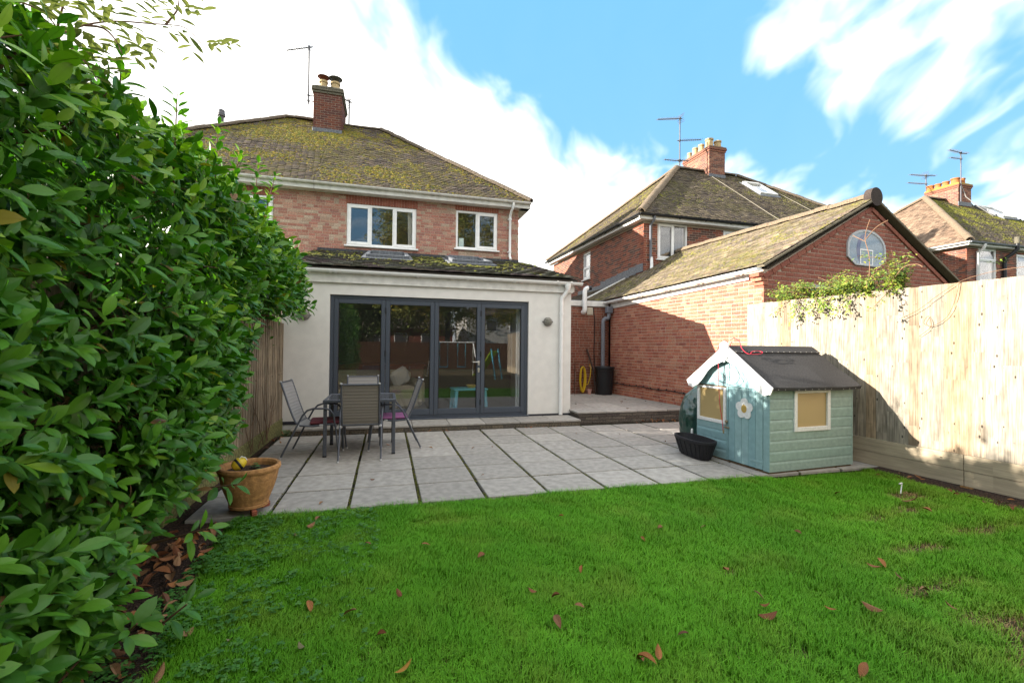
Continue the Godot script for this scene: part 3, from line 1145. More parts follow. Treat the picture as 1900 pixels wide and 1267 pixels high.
func semi(label: String, x0: float, x1: float, party: bool, yw: float, zr: float, zf: float, holes: Array, pal: Array, bond: String, mortar: Material, left_wall: bool, left_holes: Array, single: int) -> Node3D:
	var t := thing("brick_house", label, "house", Vector3((x0 + x1) / 2, 0, zr), 0.0, "", true)
	# rear wall with its window openings, then the other walls
	var w := MB.new()
	var inset := []
	for h: Rect2 in holes:
		inset.append(Rect2(h.position - Vector2(0.012, 0), h.size))
	w.holed(x1 - x0 - 0.024, yw, inset, 0.28, Transform3D(Basis.IDENTITY, Vector3(x0 + 0.012, 0, zr - 0.006)))
	w.bx(Vector3(x0 + 0.006, 0, zf), Vector3(x1 - 0.006, yw, zf + 0.25))
	w.bx(Vector3(x1 - 0.256, 0, zf + 0.25), Vector3(x1 - 0.006, yw, zr - 0.286))
	if left_holes.is_empty():
		w.bx(Vector3(x0 + 0.006, 0, zf + 0.25), Vector3(x0 + 0.256, yw, zr - 0.286))
	else:
		w.holed(zr - 0.286 - zf - 0.25, yw, left_holes, 0.25, Transform3D(Basis(Vector3(0, 0, 1), Vector3.UP, Vector3(-1, 0, 0)), Vector3(x0 + 0.006, 0, zf + 0.25)))
	var wall := obj("wall", w, mortar, t)
	bricks(wall, Transform3D(Basis.IDENTITY, Vector3(x0, 0.0, zr)), PackedVector2Array([Vector2(0, 2.4), Vector2(x1 - x0, 2.4), Vector2(x1 - x0, yw - 0.02), Vector2(0, yw - 0.02)]), holes, pal, single, bond)
	if left_wall:
		var D := zr - zf
		var hl := []
		for r: Rect2 in left_holes:
			hl.append(Rect2(r.position.x + 0.25, r.position.y, r.size.x, r.size.y))
		bricks(wall, Transform3D(Basis(Vector3(0, 0, 1), Vector3.UP, Vector3(-1, 0, 0)), Vector3(x0, 0.0, zf)), PackedVector2Array([Vector2(0, 2.4), Vector2(D, 2.4), Vector2(D, yw - 0.02), Vector2(0, yw - 0.02)]), hl, pal, single / 2, bond)
	return t


func hip_roof(t: Node3D, xa: float, xb: float, xc: float, ye: float, ze: float, zfe: float, rise: float, run: float, left_hip: bool, right_hip: bool, colour: Callable) -> Array:
	# xa..xb this house's share of the eave; ridge at ye + rise over ze - run
	var yr := ye + rise
	var zr := ze - run
	var el := Vector3(xa, ye, ze)
	var er := Vector3(xb, ye, ze)
	var rl := Vector3(xa + (run if left_hip else 0.0), yr, zr)
	var rr := Vector3(xb - (run if right_hip else 0.0), yr, zr)
	var fl := Vector3(xa, ye, zfe)
	var fr := Vector3(xb, ye, zfe)
	var u := MB.new()
	u.quado(el, er, rr, rl, Vector3(0, 1, 1))
	u.quado(fl, fr, rr, rl, Vector3(0, 1, -1))
	if left_hip:
		u.trio(el, fl, rl, Vector3(-1, 1, 0))
	if right_hip:
		u.trio(er, fr, rr, Vector3(1, 1, 0))
	u.quado(el, er, fr, fl, Vector3.DOWN)
	var roof := obj("roof", u, M.underlay, t)
	tiles(roof, el, er, rr, rl, 0.17, 0.10, 0.023, colour, 0, "roof_tile", 0.007)
	if left_hip:
		tiles(roof, fl, el, rl, rl, 0.17, 0.10, 0.016, colour, 0)
	if right_hip:
		tiles(roof, er, fr, rr, rr, 0.17, 0.14, 0.016, colour, 0)
	return [roof, el, er, rr, rl, fl, fr]


func eaves(t: Node3D, xa: float, xb: float, ye: float, ze: float, wall_z: float, gm: Material, fm: Material, drop := 0.17) -> void:
	var f := MB.new()
	f.bx(Vector3(xa, ye - drop, ze - 0.06), Vector3(xb, ye - 0.005, ze - 0.03), 0.004)
	obj("fascia", f, fm, t)
	var s := MB.new()
	s.bx(Vector3(xa, ye - drop + 0.005, wall_z + 0.003), Vector3(xb, ye - drop + 0.02, ze - 0.062))
	obj("soffit", s, fm, t)
	gutter(t, Vector3(xa, ye - 0.015, ze + 0.03), Vector3(xb, ye - 0.015, ze + 0.03), 0.056, gm)


func make_house() -> void:
	var zr := -12.75
	var ye := 5.69
	var ze := -12.45
	var base := [Color(0.19, 0.14, 0.10), Color(0.235, 0.17, 0.125), Color(0.145, 0.115, 0.095), Color(0.20, 0.155, 0.125)]
	var col := mossy(base, -0.15, Color(0.23, 0.20, 0.04))
	var mpal := [Color(0.32, 0.26, 0.03), Color(0.24, 0.22, 0.03), Color(0.36, 0.25, 0.03), Color(0.17, 0.19, 0.03)]
	# our house, the right half
	var xl := -2.862
	var xm := -1.87
	var xr := 3.685
	var holes := [Rect2(-1.09 - xl, 4.17, 1.82, 1.12), Rect2(1.83 - xl, 4.28, 1.21, 1.09)]
	var t := semi("red brick house under mossy hipped roof, behind the white extension", xl, xr, true, 5.55, zr, -20.75, holes, M.pal_main, "mixed", M.mortar, false, [], 300)
	var R := hip_roof(t, xm, 3.96, xm, ye, ze, -21.0, 3.46, 4.28, false, true, col)
	ridge_line(R[0], R[2] + Vector3(0, 0.02, 0), R[3] + Vector3(0, 0.03, 0), 0.10, M.ridge)
	ridge_line(R[0], R[4] + Vector3(0, 0.01, 0), R[3] + Vector3(0, 0.01, 0), 0.085, M.ridge)
	ridge_line(R[0], R[3] + Vector3(0, 0.02, 0), R[6] + Vector3(0, 0.03, 0), 0.10, M.ridge)
	moss(R[0], R[1], R[2], R[3], R[4], 34000, -0.24, 0.03, 0.075, mpal)
	eaves(t, xm + 0.003, 3.94, ye, ze, zr, M.white_dirty, M.white_dirty, 0.18)
	var f := MB.new()
	f.bx(Vector3(3.93, ye - 0.18, -20.9), Vector3(3.955, ye - 0.006, ze - 0.03), 0.004)
	f.bx(Vector3(3.69, ye - 0.175, -20.9), Vector3(3.928, ye - 0.16, ze - 0.07))
	obj("fascia", f, M.white_dirty, t)
	var w1 := window(t, Transform3D(Basis.IDENTITY, Vector3(-1.087, 4.173, zr - 0.02)), 1.814, 1.114, [[0.0, 0.61, 0.0, 1.114, true], [0.61, 1.21, 0.0, 1.114, false], [1.21, 1.814, 0.0, 1.114, true]], M.white)
	tag(w1, "white three-light window with the brick soldier course above it")
	var cur := MB.new()
	for i in 7:
		cur.tube([Vector3(1.62 + i * 0.022, 0.06, -0.16 + 0.02 * (i % 2)), Vector3(1.60 + i * 0.022, 1.06, -0.16 + 0.02 * (i % 2))], 0.014, 6)
	obj("curtain", cur, mat(L(0.55, 0.53, 0.48), 0.9), w1)
	var w2 := window(t, Transform3D(Basis.IDENTITY, Vector3(1.833, 4.283, zr - 0.02)), 1.204, 1.084, [[0.0, 0.60, 0.0, 1.084, false], [0.60, 1.204, 0.0, 1.084, true]], M.white)
	tag(w2, "smaller white two-light window beside the white downpipe")
	var card := MB.new()
	card.bx(Vector3(0.10, 0.06, -0.10), Vector3(0.24, 0.32, -0.085), 0.004)
	obj("card", card, mat(L(0.55, 0.68, 0.68), 0.6), w2)
	soldier(t, Transform3D(Basis.IDENTITY, Vector3(-1.12, 5.292, zr + 0.004)), 1.88, 0.235, M.pal_gable)
	soldier(t, Transform3D(Basis.IDENTITY, Vector3(1.80, 5.372, zr + 0.004)), 1.27, 0.15, M.pal_gable)
	# rainwater pipe between the eaves and the extension roof
	var p := MB.new()
	p.tube([Vector3(3.43, 5.64, -12.42), Vector3(3.43, 5.52, -12.42), Vector3(3.40, 5.42, -12.55), Vector3(3.40, 5.32, -12.68), Vector3(3.40, 4.14, -12.68), Vector3(3.40, 4.02, -12.58)], 0.036, 10)
	for y in [5.2, 4.25]:
		p.tube([Vector3(3.40, y, -12.68), Vector3(3.40, y + 0.05, -12.68)], 0.045, 10)
		p.bx(Vector3(3.34, y, -12.75), Vector3(3.46, y + 0.03, -12.69), 0.004)
	tag(obj("downpipe", p, M.white, t), "white downpipe at the right corner of the upper wall")
	var ch := chimney(t, -2.43, -1.56, -15.86, -17.3, 7.6, 9.93, M.pal_stack, M.flaunch, 8.46)
	tag(ch, "brown brick chimney with two capped pots on the ridge")
	pot(t, Vector3(-2.17, 9.99, -16.15), 0.13, 0.30, M.pot_buff, 1)
	pot(t, Vector3(-1.80, 9.99, -16.15), 0.15, 0.30, M.pot_buff, 2)
	moss(t, Vector3(-2.43, 9.95, -15.84), Vector3(-1.56, 9.95, -15.84), Vector3(-1.56, 10.0, -16.2), Vector3(-2.43, 10.0, -16.2), 60, -0.4, 0.05, 0.1, [Color(0.20, 0.17, 0.05), Color(0.14, 0.13, 0.06)], 0.5, 0.5, "chimney_moss")
	aerial("tall television aerial on the left of the chimney of the nearest house", Vector3(-2.60, 9.37, -15.95), 11.27, [[1.86, Vector3(-0.95, -0.18, -0.2), 0.72, 9, 1]], [[0.1, Vector3(0.18, 0, 0)], [0.28, Vector3(0.18, 0, 0)]])
	aerial("small television aerial behind the right edge of the nearest house's chimney", Vector3(-1.40, 9.2, -16.7), 10.05, [[0.83, Vector3(-0.6, -0.1, 0.6), 0.3, 5, 1]], [])
	# the neighbours' half on the left
	var hl := [Rect2(-4.70 + 7.43, 4.18, 1.835, 1.12)]
	var n := semi("left half of the mossy brick pair, its wall mostly hidden by the hedge", -7.43, xl - 0.003, true, 5.55, zr, -20.75, hl, M.pal_main, "mixed", M.mortar, false, [], 60)
	var Q := hip_roof(n, -7.70, xm - 0.003, xm, ye, ze, -21.0, 3.46, 4.28, true, false, col)
	ridge_line(Q[0], Q[1] + Vector3(0, 0.02, 0), Q[4] + Vector3(0, 0.03, 0), 0.10, M.ridge)
	ridge_line(Q[0], Q[4] + Vector3(0, 0.03, 0), Q[3] + Vector3(-0.02, 0.03, 0), 0.11, M.ridge)
	moss(Q[0], Q[1], Q[2], Q[3], Q[4], 26000, -0.26, 0.03, 0.075, mpal)
	eaves(n, -7.66, xm - 0.006, ye, ze, zr, M.white_dirty, M.white_dirty, 0.18)
	window(n, Transform3D(Basis.IDENTITY, Vector3(-4.697, 4.183, zr - 0.02)), 1.829, 1.114, [[0.0, 0.61, 0.0, 1.114, true], [0.61, 1.21, 0.0, 1.114, false], [1.21, 1.829, 0.0, 1.114, true]], M.white)
	soldier(n, Transform3D(Basis.IDENTITY, Vector3(-4.73, 5.303, zr + 0.004)), 1.89, 0.225, M.pal_gable)
	var vp := MB.new()
	vp.lathe([Vector2(0.075, 0), Vector2(0.075, 0.62), Vector2(0.12, 0.63), Vector2(0.12, 0.70), Vector2(0.10, 0.74), Vector2(0.10, 0.82), Vector2(0.0, 0.88)], 12, Transform3D(Basis.IDENTITY, Vector3(-5.33, 8.3, -16.7)))
	obj("roof_vent", vp, M.steel_dark, n)


# ---------------------------------------------------------------- white extension with folding doors
func make_extension() -> void:
	var z := -8.76
	var x0 := -1.80
	var x1 := 3.685
	var t := thing("house_extension", "white rendered single-storey extension with four dark glazed doors", "extension", Vector3(0.9, 0, z), 0.0, "", true)
	var w := MB.new()
	w.holed(x1 - x0, 2.80, [Rect2(-1.012 - x0, 0.13, 3.774, 2.292)], 0.30, Transform3D(Basis.IDENTITY, Vector3(x0, 0.0, z)))
	# side walls up to the slope of the roof
	var side := PackedVector2Array([Vector2(0, 0), Vector2(3.69, 0), Vector2(3.69, 3.72), Vector2(0, 2.80)])
	w.prism(side, 0.28, Transform3D(Basis(Vector3(0, 0, -1), Vector3.UP, Vector3(1, 0, 0)), Vector3(x1 - 0.28, 0, z - 0.30)))
	w.prism(side, 0.28, Transform3D(Basis(Vector3(0, 0, -1), Vector3.UP, Vector3(1, 0, 0)), Vector3(x0, 0, z - 0.30)))
	obj("wall", w, M.render_white, t)
	var d := MB.new()
	d.bx(Vector3(-1.78, 0.09, z), Vector3(-1.02, 0.145, z + 0.012))
	d.bx(Vector3(2.77, 0.09, z), Vector3(3.68, 0.145, z + 0.012))
	obj("plinth", d, mat(L(0.05, 0.05, 0.065), 0.7, 0.6, 0.3), t)
	# roof
	var el := Vector3(-1.86, 2.905, -8.70)
	var er := Vector3(3.80, 2.905, -8.70)
	var rr := Vector3(3.80, 3.94, -12.745)
	var rl := Vector3(-1.86, 3.94, -12.745)
	var dn := Vector3(0, -0.07, 0)
	var u := MB.new()
	u.quado(el, er, rr, rl, Vector3.UP)
	u.quado(el + dn, er + dn, rr + dn, rl + dn, Vector3.DOWN)
	u.quado(er, rr, rr + dn, er + dn, Vector3.RIGHT)
	u.quado(el, rl, rl + dn, el + dn, Vector3.LEFT)
	u.quado(el, er, er + dn, el + dn, Vector3.BACK)
	var roof := obj("roof", u, M.underlay, t)
	var base := [Color(0.10, 0.095, 0.08), Color(0.12, 0.11, 0.09), Color(0.09, 0.085, 0.07), Color(0.14, 0.13, 0.105)]
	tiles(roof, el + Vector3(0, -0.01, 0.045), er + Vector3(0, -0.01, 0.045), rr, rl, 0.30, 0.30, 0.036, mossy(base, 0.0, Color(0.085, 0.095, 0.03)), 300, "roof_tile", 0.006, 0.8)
	moss(roof, el + Vector3(0, 0.05, 0), er + Vector3(0, 0.05, 0), rr + Vector3(0, 0.05, 0), rl + Vector3(0, 0.05, 0), 5200, -0.02, 0.03, 0.085, [Color(0.17, 0.18, 0.02), Color(0.12, 0.14, 0.02), Color(0.24, 0.22, 0.03)], 0.5)
	var fl := MB.new()
	fl.bx(Vector3(-1.8, 3.93, -12.75 + 0.012), Vector3(3.685, 4.055, -12.75 + 0.03), 0.004)
	fl.box(Vector3(0.95, 3.95, -12.66), Vector3(5.5, 0.02, 0.18), 0.004, Basis(Vector3.RIGHT, atan(0.2545)))
	obj("flashing", fl, M.lead_dark, t)
	var up := (rl - el).normalized()
	var nrm := Vector3.RIGHT.cross(up)
	var s1 := Vector3(-0.02, 0, -11.45)
	s1.y = 2.885 + (-8.60 - s1.z) * 0.2545 + 0.05
	roof_light(t, s1, Vector3.RIGHT, up, 0.98, 1.45, M.lead)
	var s2 := Vector3(1.93, 0, -11.3)
	s2.y = 2.885 + (-8.60 - s2.z) * 0.2545 + 0.06
	roof_light(t, s2, Vector3.RIGHT, up, 0.98, 1.40, M.lead)
	# fascia, gutter, downpipe
	var f := MB.new()
	f.bx(Vector3(-1.84, 2.63, z + 0.02), Vector3(3.70, 2.86, z + 0.055), 0.005)
	f.bx(Vector3(3.69, 2.655, z - 3.6), Vector3(3.74, 2.90, z + 0.04), 0.004)
	obj("fascia", f, M.white_dirty, t)
	gutter(t, Vector3(-1.84, 2.86, z + 0.125), Vector3(3.86, 2.84, z + 0.125), 0.058, M.white)
	for gx in [-1.02, -0.93, 3.3, 3.6]:
		var gu := MB.new()
		gu.sweep(half_pipe(0.067), Vector3(gx, 2.852, z + 0.125), Vector3(gx + 0.04, 2.852, z + 0.125))
		obj("gutter_union", gu, M.white, t)
	var p := MB.new()
	p.tube([Vector3(3.56, 2.80, z + 0.125), Vector3(3.56, 2.70, z + 0.125), Vector3(3.52, 2.60, z + 0.08), Vector3(3.46, 2.53, z + 0.05), Vector3(3.455, 2.44, z + 0.045), Vector3(3.455, 0.12, z + 0.045)], 0.038, 12)
	p.lathe([Vector2(0.04, -0.10), Vector2(0.062, -0.02), Vector2(0.066, 0.03)], 12, Transform3D(Basis.IDENTITY, Vector3(3.56, 2.78, z + 0.125)))
	for y in [2.18, 1.2]:
		p.tube([Vector3(3.455, y, z + 0.045), Vector3(3.455, y + 0.04, z + 0.045)], 0.046, 12)
	tag(obj("downpipe", p, M.white, t), "white downpipe down the right end of the white wall")
	# folding doors
	var fx0 := -1.008
	var fw := 3.766
	var fy0 := 0.134
	var fh := 2.284
	var fr := MB.new()
	var zz := z - 0.05
	fr.bx(Vector3(fx0, fy0, zz - 0.09), Vector3(fx0 + 0.062, fy0 + fh, zz), 0.004)
	fr.bx(Vector3(fx0 + fw - 0.062, fy0, zz - 0.09), Vector3(fx0 + fw, fy0 + fh, zz), 0.004)
	fr.bx(Vector3(fx0 + 0.062, fy0 + fh - 0.062, zz - 0.088), Vector3(fx0 + fw - 0.062, fy0 + fh, zz - 0.001), 0.004)
	fr.bx(Vector3(fx0 + 0.062, fy0, zz - 0.088), Vector3(fx0 + fw - 0.062, fy0 + 0.045, zz - 0.001), 0.004)
	fr.bx(Vector3(fx0 - 0.02, fy0 - 0.022, zz - 0.05), Vector3(fx0 + fw + 0.02, fy0 - 0.001, z + 0.06), 0.005)
	obj("door_frame", fr, M.slate, t)
	var pw := (fw - 0.124) / 4.0
	for i in 4:
		var a := fx0 + 0.062 + pw * i + 0.003
		var b := a + pw - 0.006
		var y0 := fy0 + 0.048
		var y1 := fy0 + fh - 0.065
		var q := MB.new()
		var st := 0.075
		q.bx(Vector3(a, y0, zz - 0.07), Vector3(a + st, y1, zz + 0.008), 0.005)
		q.bx(Vector3(b - st, y0, zz - 0.07), Vector3(b, y1, zz + 0.008), 0.005)
		q.bx(Vector3(a + st, y1 - 0.08, zz - 0.069), Vector3(b - st, y1, zz + 0.007), 0.005)
		q.bx(Vector3(a + st, y0, zz - 0.069), Vector3(b - st, y0 + 0.115, zz + 0.007), 0.005)
		var door := obj("folding_door", q, M.slate, t)
		var g := MB.new()
		g.bx(Vector3(a + st - 0.006, y0 + 0.11, zz - 0.026), Vector3(b - st + 0.006, y1 - 0.075, zz - 0.020))
		g.bx(Vector3(a + st - 0.006, y0 + 0.11, zz - 0.050), Vector3(b - st + 0.006, y1 - 0.075, zz - 0.044))
		obj("pane", g, M.glass, door)
		var bead := MB.new()
		bead.bx(Vector3(a + st, y0 + 0.115, zz - 0.018), Vector3(a + st + 0.012, y1 - 0.08, zz + 0.001), 0.003)
		bead.bx(Vector3(b - st - 0.012, y0 + 0.115, zz - 0.018), Vector3(b - st, y1 - 0.08, zz + 0.001), 0.003)
		obj("bead", bead, M.black_plastic, door)
		for y in [0.35, 1.3, 2.1]:
			if i in [0, 2]:
				var h := MB.new()
				h.tube([Vector3(b + 0.003, y, zz + 0.014), Vector3(b + 0.003, y + 0.11, zz + 0.014)], 0.011, 8)
				obj("hinge", h, M.black_plastic, door)
		if i == 2:
			door.set_meta("label", "third door from the left, with the steel handle")
			var hd := MB.new()
			var hx := b - 0.036
			for y in [1.20, 1.06]:
				hd.lathe([Vector2(0.024, 0), Vector2(0.024, 0.008), Vector2(0.0, 0.009)], 16, Transform3D(Basis(Vector3.RIGHT, Vector3.BACK, Vector3.DOWN), Vector3(hx, y, zz + 0.008)))
				hd.box(Vector3(hx, y - 0.03, zz + 0.011), Vector3(0.034, 0.075, 0.008), 0.003)
			hd.tube([Vector3(hx, 1.20, zz + 0.01), Vector3(hx, 1.20, zz + 0.055), Vector3(hx - 0.02, 1.20, zz + 0.06), Vector3(hx - 0.125, 1.20, zz + 0.06)], 0.010, 8)
			obj("handle", hd, M.steel, door)
	# the room behind the doors
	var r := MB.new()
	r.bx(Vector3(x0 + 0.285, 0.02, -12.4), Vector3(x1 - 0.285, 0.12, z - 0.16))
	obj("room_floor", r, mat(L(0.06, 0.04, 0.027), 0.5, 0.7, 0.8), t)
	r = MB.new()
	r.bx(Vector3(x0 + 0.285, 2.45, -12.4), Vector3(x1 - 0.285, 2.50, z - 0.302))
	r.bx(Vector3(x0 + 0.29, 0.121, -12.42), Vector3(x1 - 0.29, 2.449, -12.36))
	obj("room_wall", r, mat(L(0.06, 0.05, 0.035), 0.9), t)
	for sd in [0, 1]:
		var c := MB.new()
		for i in 12:
			var cx: float = (-1.32 + i * 0.033) if sd == 0 else (2.62 + i * 0.04)
			var wz := -9.12 + 0.03 * (i % 2)
			c.tube([Vector3(cx, 0.13, wz), Vector3(cx, 2.36, wz)], 0.023, 7)
		var cu := obj("curtain", c, mat(L(0.30, 0.27, 0.22) if sd == 0 else L(0.48, 0.52, 0.54), 0.95), t)
		tag(cu, "curtain behind the leftmost door" if sd == 0 else "pale curtain behind the rightmost door")
	var hk := MB.new()   # worktop and cupboards across the back of the room
	hk.bx(Vector3(-1.45, 0.125, -12.3), Vector3(0.9, 1.0, -11.75), 0.01)
	hk.bx(Vector3(-1.48, 1.0, -12.32), Vector3(0.95, 1.04, -11.70), 0.008)
	obj("kitchen_counter", hk, mat(L(0.22, 0.06, 0.045), 0.4, 0.8, 0.7), t)
	# sofa
	var so := thing("sofa", "beige sofa seen through the second folding door", "sofa", Vector3(-0.35, 0.125, -10.35), 0.15)
	var cloth := mat(L(0.42, 0.37, 0.27), 0.95, 0.8, 0.3, 0.3)
	var sb := MB.new()
	sb.box(Vector3(0, 0.2, 0), Vector3(2.0, 0.36, 0.85), 0.05)
	obj("base", sb, cloth, so)
	sb = MB.new()
	sb.box(Vector3(0, 0.55, -0.36), Vector3(1.9, 0.55, 0.22), 0.08)
	obj("back", sb, cloth, so)
	for s in [-1, 1]:
		sb = MB.new()
		sb.box(Vector3(0.48 * s, 0.42, 0.05), Vector3(0.9, 0.16, 0.72), 0.06)
		obj("seat_cushion", sb, cloth, so)
		sb = MB.new()
		sb.box(Vector3(1.0 * s, 0.36, 0.03), Vector3(0.22, 0.56, 0.88), 0.08)
		obj("arm", sb, cloth, so)
	var cs := thing("cushion", "pale spotted cushion leaning on the sofa's right arm", "cushion", Vector3(0.28, 0.66, -10.3), 0.5)
	sb = MB.new()
	sb.box(Vector3(0, 0.15, 0), Vector3(0.42, 0.40, 0.14), 0.06, Basis(Vector3(0.3, 0, 1).normalized(), 0.5))
	obj("cover", sb, mat(L(0.62, 0.60, 0.55), 0.95, 0.7, 0.1), cs)
	# a child's table
	var tb := thing("play_table", "small blue plastic children's table behind the third folding door", "table", Vector3(1.72, 0.125, -9.75), 0.05)
	var blue := mat(L(0.12, 0.38, 0.52), 0.4)
	sb = MB.new()
	sb.box(Vector3(0, 0.46, 0), Vector3(0.75, 0.04, 0.5), 0.015)
	obj("table_top", sb, blue, tb)
	for q in [[-1, -1], [1, -1], [-1, 1], [1, 1]]:
		sb = MB.new()
		sb.tube([Vector3(q[0] * 0.31, 0.45, q[1] * 0.19), Vector3(q[0] * 0.34, 0.0, q[1] * 0.22)], 0.045, 8)
		obj("leg", sb, blue, tb)
	var bw := thing("toy_bowl", "yellow bowl standing on the small blue table", "bowl", Vector3(1.78, 0.606, -9.75))
	sb = MB.new()
	sb.lathe([Vector2(0.07, 0), Vector2(0.12, 0.06), Vector2(0.11, 0.06), Vector2(0.0, 0.02)], 16)
	obj("body", sb, mat(L(0.6, 0.42, 0.08), 0.4), bw)
	# the two round wall lamps
	for q in [[3.167, 2.026, "round grey bulkhead lamp on the white wall beside the downpipe"], [-1.43, 2.03, "round grey bulkhead lamp half hidden under the hedge's far end"]]:
		var lm := thing("wall_lamp", q[2], "lamp", Vector3(q[0], q[1], z), 0.0, "bulkhead lamps on the white wall")
		var T := Transform3D(Basis(Vector3.RIGHT, Vector3.BACK, Vector3.DOWN), Vector3.ZERO)
		var b := MB.new()
		b.lathe([Vector2(0.092, 0.0), Vector2(0.092, 0.03), Vector2(0.086, 0.045), Vector2(0.07, 0.047)], 24, T)
		for s in [-1, 1]:
			b.box(Vector3(s * 0.098, 0, 0.012), Vector3(0.03, 0.03, 0.02), 0.004)
		obj("base", b, M.lamp_grey, lm)
		b = MB.new()
		b.lathe([Vector2(0.078, 0.04), Vector2(0.072, 0.075), Vector2(0.05, 0.1), Vector2(0.0, 0.112)], 24, T)
		obj("cover", b, M.lamp_glass, lm)
		b = MB.new()
		for y in [-0.035, 0.0, 0.035]:
			var arc := []
			for i in 9:
				var a := PI * i / 8.0
				var r2 := sqrt(maxf(0.0, 0.084 * 0.084 - y * y))
				arc.append(Vector3(-cos(a) * r2, y, 0.045 + sin(a) * 0.078 * (r2 / 0.084)))
			b.tube(arc, 0.0045, 5)
		obj("guard", b, M.lamp_grey, lm)


# ---------------------------------------------------------------- the neighbours' garage, gable towards us
func make_garage() -> void:
	var A := Vector3(6.584, 0, -6.7)
	var g := Vector3(0.995, 0, -0.0996).normalized()
	var gz := g.cross(Vector3.UP)
	var TG := Transform3D(Basis(g, Vector3.UP, gz), A)
	var t := thing("brick_garage", "long red brick garage with a mossy tiled roof and half-round gable window", "garage", A, 0.0, "", true)
	var len := 4.94
	var TL := Transform3D(Basis(gz, Vector3.UP, -g), A - gz * len)
	# walls: long side, gable, far side
	var w := MB.new()
	w.prism(PackedVector2Array([Vector2(0, 0), Vector2(len - 0.012, 0), Vector2(len - 0.012, 2.97), Vector2(0, 2.79)]), -0.22, TL.translated_local(Vector3(0, 0, -0.006)))
	var gp := PackedVector2Array([Vector2(0.012, 0), Vector2(6.018, 0), Vector2(6.018, 2.90), Vector2(3.015, 4.50), Vector2(0.012, 2.90)])
	w.prism(gp, -0.22, TG.translated_local(Vector3(0, 0, -0.006)))
	w.prism(PackedVector2Array([Vector2(0, 0), Vector2(5.9, 0), Vector2(5.9, 2.9), Vector2(0, 2.9)]), -0.22, Transform3D(Basis(-gz, Vector3.UP, g), A + g * 6.024))
	var wall := obj("wall", w, M.mortar_pale, t)
	bricks(wall, TL, PackedVector2Array([Vector2(0, 0.15), Vector2(len, 0.15), Vector2(len, 2.86), Vector2(0, 2.70)]), [], M.pal_garage, 300, "mixed")
	bricks(wall, TG, PackedVector2Array([Vector2(0, 1.95), Vector2(6.03, 1.95), Vector2(6.03, 2.86), Vector2(3.015, 4.46), Vector2(0, 2.86)]), [], M.pal_gable, 200, "stretcher", 0.225, 0.084)
	# bricks on edge up the verges, and the corbel at the corner
	for s in [0, 1]:
		var a := Vector3(-0.02, 2.80, 0.0) if s == 0 else Vector3(6.05, 2.80, 0.0)
		var b := Vector3(3.015, 4.41, 0.0)
		var d := (b - a)
		var n := 14
		var xd := d.normalized()
		var yd := Vector3(-xd.y, xd.x, 0) * (1.0 if s == 0 else -1.0)
		for i in n:
			var q := MB.new()
			q.box(Vector3.ZERO, Vector3(d.length() / n - 0.010, 0.085, 0.06), 0.004)
			obj("verge_brick", q, brick_mat(pick(M.pal_gable)), t, TG * Transform3D(Basis(xd, yd if s == 0 else yd, xd.cross(yd)), a + xd * (d.length() * (i + 0.5) / n) + Vector3(0, 0.02, -0.004)))
	for k in 3:
		var q := MB.new()
		q.box(Vector3.ZERO, Vector3(0.13 + 0.05 * k, 0.066, 0.20), 0.005)
		obj("corbel_brick", q, brick_mat(M.pal_garage[k]), t, TG * Transform3D(Basis.IDENTITY, Vector3(0.035 - 0.03 * k, 2.71 + 0.075 * k, -0.085)))
	# roof slopes
	var ef := TG * Vector3(-0.13, 3.03, 0.09)
	var back := gz * -7.28
	var eb := ef + back + Vector3(0, -0.25, 0)
	var rf_ := TG * Vector3(3.015, 4.64, 0.09)
	var cut := (-12.63 - ef.z) / back.z
	var em := ef.lerp(eb, cut)
	var rm := rf_ + gz * -((rf_.z + 12.63) / gz.z) + Vector3(0, -0.03, 0)
	var base := [Color(0.28, 0.215, 0.145), Color(0.33, 0.26, 0.175), Color(0.20, 0.155, 0.115), Color(0.40, 0.315, 0.21), Color(0.25, 0.20, 0.15)]
	var mossc := Color(0.24, 0.215, 0.045)
	var col := mossy(base, -0.05, mossc)
	var u := MB.new()
	var er := TG * Vector3(6.16, 3.03, 0.09)
	u.quado(em, ef, rf_, rm, Vector3(-1, 1, 0))
	u.quado(er, er + gz * -5.9, rm, rf_, Vector3(1, 1, 0))
	var wx := em + (rm - em) * ((7.76 - em.x) / (rm.x - em.x))
	var wb := Vector3(7.76, wx.y - 0.06, eb.z + 0.1)
	u.quado(eb, em, wx, wb, Vector3(-1, 1, 0))
	var roof := obj("roof", u, M.underlay, t)
	tiles(roof, em, ef, rf_, rm, 0.17, 0.105, 0.018, col, 300, "roof_tile", 0.007)
	tiles(roof, eb, em, wx, wb, 0.17, 0.105, 0.018, col, 0, "roof_tile", 0.007)
	tiles(roof, er, er + gz * -5.9, rm, rf_, 0.17, 0.105, 0.018, col, 0, "roof_tile", 0.007)
	moss(roof, em, ef, rf_, rm, 9000, -0.15, 0.025, 0.06, [Color(0.27, 0.245, 0.05), Color(0.20, 0.20, 0.04), Color(0.36, 0.30, 0.12)])
	ridge_line(roof, rf_ + Vector3(0, 0.0, 0), rm + Vector3(0, 0.0, 0), 0.12, M.ridge_pale, 0.3)
	var e := MB.new()
	e.lathe([Vector2(0.19, -0.12), Vector2(0.19, 0.02), Vector2(0.0, 0.022)], 20, Transform3D(Basis(g, gz, g.cross(gz)), rf_ + Vector3(0, 0.01, 0)))
	tag(obj("ridge_end", e, mat(L(0.10, 0.075, 0.065), 0.95, 0.5, 0.4, 0.6, 0.03), roof), "dark round ridge end at the top of the gable")
